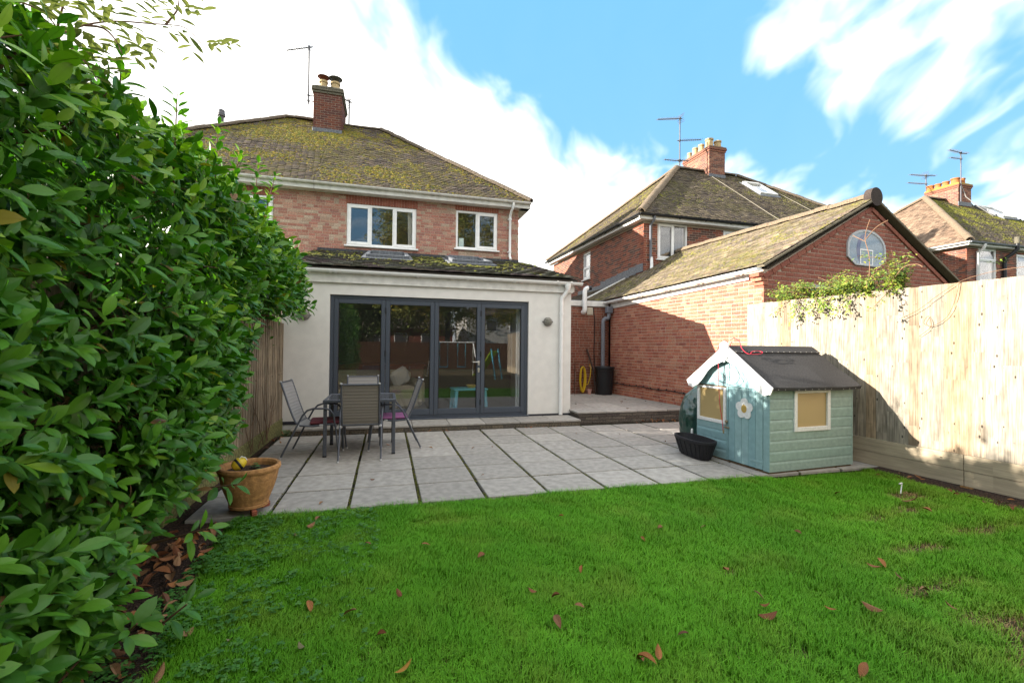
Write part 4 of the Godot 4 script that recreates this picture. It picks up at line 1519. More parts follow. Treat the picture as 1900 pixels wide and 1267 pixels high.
	# verge: tile ends bedded in mortar
	for q in [[ef, rf_], [er, rf_]]:
		var v := MB.new()
		var d: Vector3 = q[1] - q[0]
		var xd := d.normalized()
		var nn := gz.cross(xd).normalized()
		if nn.y < 0: nn = -nn
		v.box((q[0] + q[1]) * 0.5 + nn * -0.028 - gz * 0.06, Vector3(d.length(), 0.042, 0.16), 0.006, Basis(xd, nn, xd.cross(nn)))
		obj("verge", v, mat(L(0.40, 0.34, 0.24), 0.95, 0.4, 0.3, 0.6, 0.03), roof)
	# gutter, board below it, downpipe with hopper
	var gf := TG * Vector3(-0.17, 2.975, 0.03)
	var gb := A - gz * 5.05 - g * 0.15 + Vector3(0, 2.80, 0)
	tag(gutter(t, gb, gf, 0.062, M.white, 0.95, g), "white gutter along the garage's left eave")
	var b := MB.new()
	b.sweep(PackedVector2Array([Vector2(-0.012, -0.055), Vector2(0.012, -0.055), Vector2(0.012, 0.055), Vector2(-0.012, 0.055)]), A - gz * 4.9 - g * 0.02 + Vector3(0, 2.665, 0), A - gz * 0.3 - g * 0.02 + Vector3(0, 2.865, 0))
	obj("fascia", b, M.white_dirty, t)
	var p := MB.new()
	p.tube([Vector3(5.985, 2.50, -11.50), Vector3(5.985, 2.40, -11.50), Vector3(5.965, 2.335, -11.51), Vector3(5.88, 2.325, -11.53), Vector3(5.83, 2.27, -11.54), Vector3(5.825, 2.15, -11.54), Vector3(5.825, 0.23, -11.54)], 0.056, 14)
	for y in [2.02, 1.92]:
		p.tube([Vector3(5.825, y, -11.54), Vector3(5.825, y + 0.045, -11.54)], 0.064, 14)
	p.bx(Vector3(5.90, 2.48, -11.58), Vector3(6.07, 2.66, -11.42), 0.012)
	tag(obj("downpipe", p, M.grey_pipe, t), "fat grey downpipe with a square hopper in the corner")
	# the half-round window in the gable
	var sh := PackedVector2Array()
	for i in 25:
		var a := PI * i / 24.0
		sh.append(Vector2(cos(a) * 0.60, 0.05 + sin(a) * 0.37))
	sh.append(Vector2(-0.60, -0.16))
	sh.append(Vector2(-0.36, -0.32))
	sh.append(Vector2(0.36, -0.32))
	sh.append(Vector2(0.60, -0.16))
	var inner := PackedVector2Array()
	for q in sh:
		inner.append(q * 0.90 + Vector2(0, -0.002))
	var TW := TG * Transform3D(Basis.IDENTITY, Vector3(2.85, 3.55, 0.0))
	var f := MB.new()
	for i in sh.size():
		var j := (i + 1) % sh.size()
		var z := Vector3(0, 0, 0.03)
		var P := func(v: Vector2): return TW * Vector3(v.x, v.y, 0.0)
		var dz := TW.basis * z
		f.quado(P.call(sh[i]) + dz, P.call(sh[j]) + dz, P.call(inner[j]) + dz, P.call(inner[i]) + dz, TW.basis.z)
		f.quado(P.call(sh[i]), P.call(sh[j]), P.call(sh[j]) + dz, P.call(sh[i]) + dz, TW.basis * Vector3(sh[i].x, sh[i].y, 0))
		f.quado(P.call(inner[i]), P.call(inner[j]), P.call(inner[j]) + dz, P.call(inner[i]) + dz, TW.basis * Vector3(-sh[i].x, -sh[i].y, 0))
	var win := obj("gable_window", f, mat(L(0.58, 0.60, 0.62), 0.5, 0.7, 0.4), t)
	tag(win, "half-round window with blue decorations inside")
	var d := MB.new()
	d.prism(inner, 0.004, TW.translated_local(Vector3(0, 0, 0.003)))
	obj("blue_blind", d, mat(L(0.24, 0.37, 0.50), 0.8, 0.6, 0.6, 0.0, 0.03), win)
	var cr := PackedVector2Array()
	for i in 17:
		var a := lerpf(1.35, 3.9, i / 16.0)
		cr.append(Vector2(0.02 + cos(a) * 0.29, -0.02 + sin(a) * 0.34))
	for i in 17:
		var a := lerpf(3.9, 1.35, i / 16.0)
		cr.append(Vector2(0.03 + cos(a) * 0.20, -0.01 + sin(a) * 0.25))
	d = MB.new()
	d.prism(cr, 0.004, TW.translated_local(Vector3(-0.03, 0.02, 0.009)))
	obj("crescent", d, mat(L(0.004, 0.03, 0.15), 0.7), win)
	d = MB.new()
	for q in [[-0.2, 0.2, 0.0, 0.02], [-0.2, 0.2, -0.30, -0.28], [-0.2, -0.18, -0.28, 0.0], [0.18, 0.2, -0.28, 0.0]]:
		d.prism(PackedVector2Array([Vector2(q[0], q[2]), Vector2(q[1], q[2]), Vector2(q[1], q[3]), Vector2(q[0], q[3])]), 0.006, TW.translated_local(Vector3(0.0, 0.0, 0.014)))
	obj("little_frame", d, M.white, win)
	d = MB.new()
	var ix := Geometry2D.triangulate_polygon(inner)
	for i in range(0, ix.size(), 3):
		d.trio(TW * Vector3(inner[ix[i]].x, inner[ix[i]].y, 0.024), TW * Vector3(inner[ix[i + 1]].x, inner[ix[i + 1]].y, 0.024), TW * Vector3(inner[ix[i + 2]].x, inner[ix[i + 2]].y, 0.024), TW.basis.z)
	obj("pane", d, M.glass, win)
	var gd := MB.new()
	gd.bx(Vector3(1.15, 0.0, -0.02), Vector3(4.95, 2.76, 0.012), 0.004)
	obj("garage_door", gd, mat(L(0.50, 0.52, 0.54), 0.5, 0.8, 0.5), t, TG)
	# flat-roofed link between the garage and the houses
	var lw := MB.new()
	lw.bx(Vector3(3.95, 0, -11.95), Vector3(6.02, 2.66, -11.70))
	lw.bx(Vector3(3.95, 0, -13.9), Vector3(4.15, 2.66, -11.95))
	var link := obj("link_wall", lw, M.mortar_dark, t)
	bricks(link, Transform3D(Basis.IDENTITY, Vector3(3.95, 0.1, -11.694)), PackedVector2Array([Vector2(0, 0), Vector2(2.13, 0), Vector2(2.13, 2.55), Vector2(0, 2.55)]), [], [Color(0.34, 0.12, 0.075), Color(0.30, 0.105, 0.07), Color(0.37, 0.14, 0.09), Color(0.28, 0.10, 0.065)], 170, "mixed")
	b = MB.new()
	b.bx(Vector3(3.9, 2.668, -11.72), Vector3(6.05, 2.82, -11.655), 0.006)
	tag(obj("fascia", b, M.white_dirty, t), "white board under the edge of the flat roof")
	b = MB.new()
	b.bx(Vector3(3.9, 2.80, -14.0), Vector3(5.95, 2.835, -11.66), 0.006)
	obj("flat_roof", b, M.lead_dark, t)
	b = MB.new()
	b.sweep(PackedVector2Array([Vector2(-0.03, -0.02), Vector2(0.03, -0.02), Vector2(0.03, 0.06), Vector2(-0.03, 0.06)]), eb + Vector3(0, 0.0, 0.0), wb + Vector3(0, 0.0, 0.0))
	obj("verge_trim", b, M.white, t)
	# boiler flue and vent
	var fl := thing("boiler_flue", "white bent flue pipe with a black end above the flat roof's white board", "flue", Vector3(5.28, 2.5, -11.69))
	p = MB.new()
	p.tube([Vector3(0, 0, -0.02), Vector3(0, -0.01, 0.06), Vector3(0, 0.03, 0.10), Vector3(0, 0.10, 0.11), Vector3(0, 0.56, 0.11), Vector3(0.02, 0.63, 0.11), Vector3(0.07, 0.66, 0.11), Vector3(0.10, 0.665, 0.11)], 0.062, 14)
	p.tube([Vector3(0, 0.13, 0.11), Vector3(0, 0.15, 0.11)], 0.066, 14)
	obj("pipe", p, M.white, fl)
	p = MB.new()
	p.tube([Vector3(0.10, 0.665, 0.11), Vector3(0.19, 0.67, 0.11)], [0.063, 0.058], 14)
	obj("terminal", p, M.black_plastic, fl)
	var vt := thing("wall_vent", "small cream slatted vent beside the flue pipe", "vent", Vector3(5.49, 2.53, -11.69))
	p = MB.new()
	p.bx(Vector3(-0.09, -0.10, 0), Vector3(0.09, 0.10, 0.015), 0.003)
	obj("plate", p, mat(L(0.55, 0.50, 0.40), 0.6), vt)
	for i in 5:
		p = MB.new()
		p.box(Vector3(0, -0.07 + 0.035 * i, 0.018), Vector3(0.15, 0.022, 0.012), 0.003, Basis(Vector3.RIGHT, 0.5))
		obj("slat", p, mat(L(0.55, 0.50, 0.40), 0.6), vt)
	# cables
	var cb := thing("cable", "dark cable clipped low along the garage's brick wall", "cable", Vector3(6.1, 0.53, -11.5))
	var pts := []
	for i in 15:
		var k := i / 14.0
		pts.append(A - gz * (4.85 - 4.0 * k) - g * 0.02 + Vector3(0, 0.53 - 0.02 * k + 0.012 * sin(i * 1.7), 0) - cb.position)
	p = MB.new()
	p.tube(pts, 0.011, 6)
	obj("wire", p, M.black_plastic, cb)
	for i in 12:
		var q := MB.new()
		var o: Vector3 = pts[i + 1]
		q.box(o + Vector3(0, 0.018, 0), Vector3(0.02, 0.03, 0.035), 0.004)
		obj("clip", q, M.black_plastic, cb)
	cb = thing("wall_cable", "thin dark cable hanging down the short brick wall beside the vent", "cable", Vector3(5.58, 2.6, -11.67))
	p = MB.new()
	p.tube([Vector3(0, 0.03, 0), Vector3(0.02, -0.1, 0.005), Vector3(0.05, -0.3, 0.005), Vector3(0.045, -0.8, 0.008), Vector3(0.03, -1.2, 0.005), Vector3(0.06, -1.7, 0.03)], 0.011, 6)
	obj("wire", p, M.black_plastic, cb)


# ---------------------------------------------------------------- next pair of houses to the right
func make_second_house() -> void:
	var zr := -12.65
	var ye := 5.70
	var ze := -12.38
	var x0 := 7.77
	var x1 := 18.9
	var holes := [Rect2(8.27 - x0, 4.36, 1.12, 1.17), Rect2(10.76 - x0, 4.36, 1.75, 1.11)]
	var lh := [Rect2(20.7 - 17.2 - 0.25 - 0.05, 4.28, 0.68, 1.08)]
	var t := semi("dark red brick house behind the garage, with black gutters and a sunlit left wall", x0, x1, true, 5.53, zr, -20.7, holes, M.pal_second, "stretcher", M.mortar_pale, true, lh, 300)
	var base := [Color(0.165, 0.125, 0.085), Color(0.20, 0.155, 0.10), Color(0.13, 0.10, 0.08), Color(0.24, 0.19, 0.125)]
	var col := mossy(base, -0.02, Color(0.17, 0.155, 0.035))
	var R := hip_roof(t, 7.50, 19.15, 0.0, ye, ze, -20.95, 3.46, 4.28, true, true, col)
	ridge_line(R[0], R[1] + Vector3(0, 0.02, 0), R[4] + Vector3(0, 0.03, 0), 0.14, M.ridge_pale)
	ridge_line(R[0], R[4] + Vector3(0, 0.03, 0), R[3] + Vector3(0, 0.03, 0), 0.11, M.ridge)
	ridge_line(R[0], R[2] + Vector3(0, 0.02, 0), R[3] + Vector3(0, 0.03, 0), 0.11, M.ridge)
	ridge_line(R[0], R[5] + Vector3(0, 0.02, 0), R[4] + Vector3(0, 0.03, 0), 0.11, M.ridge_pale)
	moss(R[0], R[1], R[2], R[3], R[4], 16000, -0.15, 0.03, 0.065, [Color(0.20, 0.20, 0.03), Color(0.15, 0.15, 0.03), Color(0.26, 0.23, 0.06)])
	moss(R[0], R[5], R[1], R[4], R[4], 6000, -0.15, 0.03, 0.06, [Color(0.26, 0.24, 0.05), Color(0.30, 0.25, 0.07)])
	var f := MB.new()
	f.bx(Vector3(7.47, ye - 0.17, ze - 0.06), Vector3(19.1, ye - 0.005, ze - 0.03), 0.004)
	f.bx(Vector3(7.53, ye - 0.17, -20.9), Vector3(7.555, ye - 0.006, ze - 0.062), 0.004)
	f.bx(Vector3(7.556, ye - 0.165, zr + 0.003), Vector3(19.1, ye - 0.15, ze - 0.062))
	f.bx(Vector3(7.556, ye - 0.164, -20.9), Vector3(7.765, ye - 0.149, zr - 0.002))
	obj("fascia", f, M.white_dirty, t)
	gutter(t, Vector3(7.46, ye - 0.02, ze + 0.03), Vector3(19.1, ye - 0.02, ze + 0.03), 0.058, M.black_plastic)
	gutter(t, Vector3(7.46, ye - 0.02, -20.95), Vector3(7.46, ye - 0.02, ze + 0.03), 0.058, M.black_plastic, 0.9, Vector3.RIGHT)
	var w := window(t, Transform3D(Basis.IDENTITY, Vector3(8.273, 4.363, zr - 0.03)), 1.114, 1.164, [[0.0, 0.60, 0.0, 1.164, true], [0.60, 1.114, 0.0, 1.164, false]], M.white)
	tag(w, "white two-light window near the left corner")
	w = window(t, Transform3D(Basis.IDENTITY, Vector3(10.763, 4.363, zr - 0.03)), 1.744, 1.104, [[0.0, 0.58, 0.0, 1.104, true], [0.58, 1.16, 0.0, 1.104, false], [1.16, 1.744, 0.0, 1.104, true]], M.white)
	tag(w, "white window half hidden by the garage ridge")
	w = window(t, Transform3D(Basis(Vector3(0, 0, 1), Vector3.UP, Vector3(-1, 0, 0)), Vector3(x0 + 0.03, 4.283, -20.45 + lh[0].position.x + 0.003)), 0.674, 1.074, [[0.0, 0.674, 0.0, 0.5, true], [0.0, 0.674, 0.5, 1.074, false]], M.white)
	tag(w, "narrow white window in the sunlit side wall")
	var p := MB.new()
	p.tube([Vector3(7.98, 5.64, -12.36), Vector3(7.98, 5.50, -12.40), Vector3(7.98, 5.42, -12.58), Vector3(7.98, 4.30, -12.58)], 0.042, 10)
	tag(obj("downpipe", p, M.grey_pipe, t), "dark grey downpipe at the left corner")
	p = MB.new()
	p.tube([Vector3(8.0, 4.38, -12.57), Vector3(8.0, 4.18, -12.55), Vector3(7.96, 4.0, -12.50)], 0.05, 10)
	obj("pipe_shoe", p, M.white, t)
	# lead along the foot of the wall where the garage roof meets it
	p = MB.new()
	for i in 7:
		var z := -12.66 - 0.42 * i
		p.bx(Vector3(7.74, 3.93 - 0.035 * i, z - 0.415), Vector3(7.766, 4.20 - 0.035 * i, z), 0.005)
	obj("flashing", p, M.lead, t)
	# lean-to roof beyond the garage
	var u := MB.new()
	var le := Vector3(5.95, 2.93, -17.6)
	var re := Vector3(5.95, 2.93, -14.1)
	var rr := Vector3(7.76, 3.72, -14.1)
	var rl := Vector3(7.76, 3.72, -17.6)
	u.quado(le, re, rr, rl, Vector3(-1, 1, 0))
	u.bx(Vector3(6.1, 0, -17.5), Vector3(7.76, 2.9, -14.2))
	var lt := obj("lean_to", u, M.underlay, t)
	tiles(lt, le, re, rr, rl, 0.17, 0.11, 0.016, col)
	p = MB.new()
	p.bx(Vector3(7.70, 3.70, -17.6), Vector3(7.766, 3.86, -13.9), 0.01)
	obj("flashing", p, M.lead, t)
	var upv: Vector3 = (R[4] - R[1]).slide(Vector3.RIGHT).normalized()
	roof_light(t, Vector3(14.9, 8.17, -15.42), Vector3.RIGHT, upv, 0.9, 1.25, M.white_dirty)
	var ch := chimney(t, 13.1, 13.9, -16.25, -17.95, 7.9, 10.13, M.pal_stack_red, mat(L(0.33, 0.20, 0.13), 0.95, 0.5, 0.4, 0.5), 8.84)
	tag(ch, "long red brick chimney with five buff pots, its side in the sun")
	for q in [[13.3, -16.5, 0.16, 0.36], [13.72, -16.5, 0.15, 0.32], [13.25, -16.95, 0.12, 0.30], [13.25, -17.35, 0.12, 0.32], [13.25, -17.75, 0.10, 0.26]]:
		pot(t, Vector3(q[0], 10.2, q[1]), q[2], q[3], M.pot_buff)
	aerial("tall television aerial with three antennas on the house behind the garage", Vector3(11.9, 9.15, -16.6), 11.35, [[2.16, Vector3(-1, -0.25, 0.15), 1.25, 14, 1], [1.22, Vector3(1, 0.12, 0.1), 1.0, 10], [0.34, Vector3(-1, -0.08, 0.1), 0.8, 6], [0.38, Vector3(1, 0.05, 0), 0.45, 4]], [])
	for q in [[[Vector3(13.0, 8.66, -15.98), Vector3(13.0, 7.3, -14.3), Vector3(13.02, 6.2, -12.95), Vector3(13.02, 5.85, -12.5)], "pale cable running down the tiles from the second house's chimney"], [[Vector3(15.5, 8.5, -15.85), Vector3(15.65, 7.7, -14.85), Vector3(15.8, 6.85, -13.8), Vector3(16.0, 5.9, -12.6)], "pale cable running down the tiles beside the second house's roof window"]]:
		var c := thing("roof_cable", q[1], "cable", q[0][0], 0.0, "cables on the roof")
		var pts := []
		for v in q[0]:
			pts.append(v - q[0][0] + Vector3(0, 0.05, 0.04))
		p = MB.new()
		p.tube(pts, 0.007, 5)
		obj("wire", p, mat(L(0.30, 0.27, 0.21), 0.7), c)


func make_third_house() -> void:
	var zr := -12.85
	var ye := 5.97
	var ze := -12.57
	var x0 := 22.80
	var x1 := 33.9
	var holes := [Rect2(23.5 - x0, 4.45, 1.1, 1.37), Rect2(25.85 - x0, 4.5, 1.8, 1.2)]
	var t := semi("brick house farthest right, its hipped roof rising behind the fence", x0, x1, true, 5.8, zr, -21.0, holes, M.pal_second, "stretcher", M.mortar_pale, true, [], 160)
	var pale := [Color(0.30, 0.195, 0.13), Color(0.35, 0.24, 0.165), Color(0.23, 0.155, 0.105), Color(0.40, 0.28, 0.19)]
	var col := mossy(pale, 0.2, Color(0.25, 0.19, 0.06))
	var dark := [Color(0.165, 0.125, 0.085), Color(0.20, 0.155, 0.10), Color(0.13, 0.10, 0.08), Color(0.24, 0.19, 0.125)]
	var col2 := mossy(dark, -0.06, Color(0.20, 0.19, 0.02))
	var both := func(p: Vector3) -> Color: return col.call(p) if (p.x - 22.5) < (-12.57 - p.z) else col2.call(p)
	var R := hip_roof(t, 22.5, 34.15, 0.0, ye, ze, -21.15, 3.46, 4.28, true, true, both)
	ridge_line(R[0], R[1] + Vector3(0, 0.02, 0), R[4] + Vector3(0, 0.03, 0), 0.14, M.ridge_pale)
	ridge_line(R[0], R[4] + Vector3(0, 0.03, 0), R[3] + Vector3(0, 0.03, 0), 0.11, M.ridge)
	ridge_line(R[0], R[5] + Vector3(0, 0.02, 0), R[4] + Vector3(0, 0.03, 0), 0.11, M.ridge_pale)
	moss(R[0], R[1], R[2], R[3], R[4], 14000, -0.25, 0.04, 0.09, [Color(0.22, 0.22, 0.02), Color(0.16, 0.17, 0.02), Color(0.28, 0.26, 0.03)])
	var f := MB.new()
	f.bx(Vector3(22.49, ye - 0.15, ze - 0.06), Vector3(34, ye - 0.005, ze - 0.03), 0.004)
	f.bx(Vector3(22.53, ye - 0.15, -21.1), Vector3(22.555, ye - 0.006, ze - 0.062), 0.004)
	f.bx(Vector3(22.556, ye - 0.145, -21.1), Vector3(22.79, ye - 0.13, ze - 0.062))
	f.bx(Vector3(22.8, ye - 0.146, zr + 0.003), Vector3(34.0, ye - 0.131, ze - 0.064))
	obj("fascia", f, M.white_dirty, t)
	gutter(t, Vector3(22.46, ye - 0.02, ze + 0.03), Vector3(34.0, ye - 0.02, ze + 0.03), 0.062, M.grey_pipe)
	gutter(t, Vector3(22.46, ye - 0.02, -21.15), Vector3(22.46, ye - 0.02, ze + 0.03), 0.062, M.white_dirty, 0.9, Vector3.RIGHT)
	window(t, Transform3D(Basis.IDENTITY, Vector3(23.503, 4.453, zr - 0.03)), 1.094, 1.364, [[0.0, 1.094, 0.0, 0.85, false], [0.0, 1.094, 0.85, 1.364, true]], M.white)
	window(t, Transform3D(Basis.IDENTITY, Vector3(25.853, 4.503, zr - 0.03)), 1.794, 1.194, [[0.0, 0.9, 0.0, 1.194, true], [0.9, 1.794, 0.0, 1.194, false]], M.white)
	var p := MB.new()
	p.tube([Vector3(23.33, 5.9, -12.55), Vector3(23.33, 5.7, -12.6), Vector3(23.33, 5.6, -12.78), Vector3(23.33, 3.0, -12.78)], 0.06, 10)
	obj("downpipe", p, M.white, t)
	p = MB.new()
	p.tube([Vector3(25.2, 6.05, -12.5), Vector3(25.2, 5.8, -12.5), Vector3(25.1, 5.6, -12.62), Vector3(24.95, 5.45, -12.75), Vector3(24.92, 5.2, -12.76), Vector3(24.92, 3.0, -12.76)], 0.07, 10)
	tag(obj("soil_pipe", p, M.black_plastic, t), "black soil pipe with a pale collar")
	p = MB.new()
	p.tube([Vector3(25.2, 6.03, -12.5), Vector3(25.2, 6.30, -12.5)], 0.09, 10)
	obj("pipe_collar", p, M.flaunch, t)
	var ch := chimney(t, 28.2, 29.15, -16.24, -17.7, 8.2, 10.16, M.pal_stack_red, M.flaunch_lichen, 9.1)
	tag(ch, "brick chimney yellow with lichen, carrying orange pots")
	for q in [[28.42, -16.5, 0.18, 0.30], [28.9, -16.5, 0.14, 0.34], [28.4, -16.9, 0.15, 0.26], [28.4, -17.25, 0.14, 0.26], [28.4, -17.6, 0.16, 0.28]]:
		pot(t, Vector3(q[0], 10.22, q[1]), q[2], q[3], M.pot_orange)
	var upv: Vector3 = (R[4] - R[1]).slide(Vector3.RIGHT).normalized()
	roof_light(t, Vector3(30.3, 8.7, -15.85), Vector3.RIGHT, upv, 1.0, 1.3, M.white_dirty)
	aerial("television aerial with a double boom on the front of the farthest chimney", Vector3(28.28, 9.2, -16.18), 11.75, [[2.52, Vector3(-1, -0.02, 0.1), 1.0, 9], [2.5, Vector3(1, 0.05, 0), 0.45, 4], [2.2, Vector3(-1, -0.02, 0), 0.75, 6]], [])
	aerial("lower television aerial rising behind the farthest chimney's left end", Vector3(28.3, 9.9, -17.75), 11.2, [[1.2, Vector3(-1, -0.1, 0.1), 1.4, 10], [1.22, Vector3(1, 0.08, 0), 0.7, 5, 1], [0.75, Vector3(-1, -0.1, 0.1), 1.6, 9]], [])
	var c := thing("roof_cable", "grey cable sagging from the farthest chimney to its roof window", "cable", Vector3(28.35, 10.05, -16.2), 0.0, "cables on the roof")
	p = MB.new()
	p.tube([Vector3.ZERO, Vector3(0.15, -0.6, 0.1), Vector3(0.5, -1.2, 0.45), Vector3(1.1, -1.75, 0.75), Vector3(2.4, -2.5, 1.7)], 0.018, 5)
	obj("wire", p, mat(L(0.3, 0.29, 0.27), 0.7), c)


# ---------------------------------------------------------------- the end of the garden behind the camera, which the glass reflects
func make_back_of_garden() -> void:
	var t := thing("garden_fence", "brown board fence at the far end of the garden behind the camera", "fence", Vector3(2, 0, 12.0))
	for i in 44:
		var b := MB.new()
		b.bx(Vector3(-6.2 + i * 0.28, 0, -0.012), Vector3(-6.2 + i * 0.28 + 0.27, 1.75, 0.012))
		obj("board", b, M.brown_wood, t)
	for q in [[1.0, 25.0, 9.0, 6.0, 3.0, 1.9, L(0.36, 0.13, 0.09), "brick house beyond the far end of the garden, behind the camera"], [11.5, 27.0, 9.0, 7.0, 4.4, 2.2, L(0.72, 0.70, 0.66), "white house beyond the far end of the garden, behind the camera"]]:
		var h := thing("far_house", q[7], "house", Vector3(q[0], 0, q[1]))
		var w: float = q[2] / 2
		var d: float = q[3] / 2
		var b := MB.new()
		b.bx(Vector3(-w, 0, -d), Vector3(w, q[4], d))
		obj("wall", b, mat(q[6], 0.9, 0.7, 0.6), h)
		b = MB.new()
		var y: float = q[4]
		var e := 0.35
		var r0 := Vector3(-w * 0.4, y + q[5], 0)
		var r1 := Vector3(w * 0.4, y + q[5], 0)
		b.quado(Vector3(-w - e, y, -d - e), Vector3(w + e, y, -d - e), r1, r0, Vector3(0, 1, -1))
		b.quado(Vector3(-w - e, y, d + e), Vector3(w + e, y, d + e), r1, r0, Vector3(0, 1, 1))
		b.trio(Vector3(-w - e, y, -d - e), Vector3(-w - e, y, d + e), r0, Vector3(-1, 1, 0))
		b.trio(Vector3(w + e, y, -d - e), Vector3(w + e, y, d + e), r1, Vector3(1, 1, 0))
		b.quado(Vector3(-w - e, y, -d - e), Vector3(w + e, y, -d - e), Vector3(w + e, y, d + e), Vector3(-w - e, y, d + e), Vector3.DOWN)
		obj("roof", b, mat(L(0.15, 0.12, 0.10), 0.9, 0.6, 0.5), h)
		for k in 3:
			b = MB.new()
			b.bx(Vector3(-w * 0.6 + k * w * 0.5, y - 1.5, -d - 0.03), Vector3(-w * 0.6 + k * w * 0.5 + 1.1, y - 0.4, -d - 0.003), 0.01)
			var fr := obj("window", b, M.white, h)
			b = MB.new()
			b.bx(Vector3(-w * 0.6 + k * w * 0.5 + 0.08, y - 1.42, -d - 0.036), Vector3(-w * 0.6 + k * w * 0.5 + 1.02, y - 0.48, -d - 0.031))
			obj("pane", b, M.steel_dark, fr)
	# swings and slide, seen only in the glass
	var sw := thing("swing_set", "white-framed swing set with blue seats, behind the camera, mirrored in the doors", "swing", Vector3(3.2, -0.04, 5.2))
	for s in [-1, 1]:
		var b := MB.new()
		b.tube([Vector3(s * 1.2, 0, -0.8), Vector3(s * 1.05, 1.75, 0), Vector3(s * 1.2, 0, 0.8)], 0.03, 8)
		obj("leg", b, M.white, sw)
		b = MB.new()
		b.tube([Vector3(s * 0.45 - 0.2, 1.75, 0), Vector3(s * 0.45 - 0.2, 0.5, 0)], 0.012, 5)
		b.tube([Vector3(s * 0.45 + 0.2, 1.75, 0), Vector3(s * 0.45 + 0.2, 0.5, 0)], 0.012, 5)
		obj("rope", b, mat(L(0.05, 0.35, 0.5), 0.5), sw)
		b = MB.new()
		b.box(Vector3(s * 0.45, 0.5, 0), Vector3(0.45, 0.04, 0.2), 0.015)
		obj("seat", b, mat(L(0.05, 0.35, 0.5), 0.5), sw)
	var tb := MB.new()
	tb.tube([Vector3(-1.1, 1.75, 0), Vector3(1.1, 1.75, 0)], 0.03, 8)
	obj("top_bar", tb, M.white, sw)
	var sl := thing("garden_slide", "lime green plastic slide behind the camera, mirrored in the doors", "slide", Vector3(5.0, -0.04, 3.6), -0.4)
	tb = MB.new()
	for k in 8:
		var p := Vector3(0, 1.25 * pow(1.0 - k / 8.0, 1.2) + 0.08, 0.2 * k)
		var q := Vector3(0, 1.25 * pow(1.0 - (k + 1) / 8.0, 1.2) + 0.08, 0.2 * (k + 1))
		tb.box((p + q) * 0.5, Vector3(0.42, 0.03, (q - p).length()), 0.006, Basis(Vector3.RIGHT, atan2(p.y - q.y, 0.2)))
	obj("chute", tb, mat(L(0.35, 0.55, 0.03), 0.4), sl)
	for s in [-1, 1]:
		tb = MB.new()
		tb.tube([Vector3(s * 0.2, 0, -0.35), Vector3(s * 0.2, 1.45, 0)], 0.03, 8)
		obj("ladder_side", tb, mat(L(0.06, 0.35, 0.5), 0.5), sl)
	var leafm := MB.new()
	var r2 := RandomNumberGenerator.new()
	r2.seed = 3
	for i in 14:
		var p := Vector3(r2.randf_range(-1, 1), r2.randf_range(-0.7, 0.7), r2.randf_range(-1, 1)) * 0.3
		var a := Vector3(r2.randf_range(-1, 1), r2.randf_range(-1, 1), r2.randf_range(-1, 1)).normalized() * 0.09
		var b := a.cross(Vector3(r2.randf(), r2.randf(), 1)).normalized() * 0.05
		leafm.quad(p - a, p - b, p + a, p + b)
	var lm := leafm.mesh()
	var leaf_mat := mat(Color.WHITE, 0.7, 1.0, 1.0, 0.0, 0.02, true)
	leaf_mat.backlight_enabled = true
	leaf_mat.backlight = Color(0.5, 0.5, 0.5)
	for q in [[4.2, 15.5, 15.5, 6.2, [Color(0.20, 0.20, 0.03), Color(0.30, 0.24, 0.03), Color(0.15, 0.18, 0.03)], "tall yellowing tree near the right fence, behind the camera"], [-3.0, 16.5, 8.5, 4.0, [Color(0.07, 0.12, 0.02), Color(0.11, 0.14, 0.03)], "dark green tree beyond the garden's end on the left, behind the camera"], [3.0, 33.0, 11.0, 4.5, [Color(0.30, 0.21, 0.03), Color(0.22, 0.17, 0.03)], "golden autumn tree behind the brick house, behind the camera"]]:
		var tr := thing("garden_tree", q[5], "tree", Vector3(q[0], 0, q[1]))
		var b := MB.new()
		b.tube([Vector3.ZERO, Vector3(0.1, q[2] * 0.35, 0), Vector3(-0.1, q[2] * 0.75, 0.1)], [0.22, 0.16, 0.05], 9)
		for i in 7:
			var y: float = q[2] * (0.3 + 0.07 * i)
			var a := i * 2.4
			b.tube([Vector3(0, y, 0), Vector3(cos(a), 0.9, sin(a)) * q[3] * 0.35 + Vector3(0, y, 0), Vector3(cos(a), 0.8, sin(a)) * q[3] * 0.75 + Vector3(0, y, 0)], [0.09, 0.05, 0.02], 6)
		obj("trunk", b, mat(L(0.12, 0.09, 0.07), 0.95, 0.6, 0.4), tr)
		var xf := []
		var cols := []
		var blobs := []
		for i in 34:
			var a := rf(0, TAU)
			var k: float = sqrt(rng.randf()) * q[3] * 0.8
			blobs.append([Vector3(cos(a) * k, q[2] * rf(0.22, 0.95), sin(a) * k), q[3] * rf(0.22, 0.4)])
		for i in 3800:
			var bl: Array = pick(blobs)
			var v: Vector3 = Vector3(rng.randfn(), rng.randfn(), rng.randfn()).normalized() * bl[1] * pow(rng.randf(), 0.4)
			var s := rf(0.7, 1.5)
			xf.append(Transform3D(Basis(Vector3.UP, rf(0, TAU)).rotated(Vector3.RIGHT, rf(-0.6, 0.6)).scaled(Vector3(s, s, s)), bl[0] + v))
			var c: Color = pick(q[4])
			var kk := rf(0.7, 1.3)
			cols.append(Color(c.r * kk, c.g * kk, c.b * kk))
		multi("crown", lm, leaf_mat, xf, cols, tr)


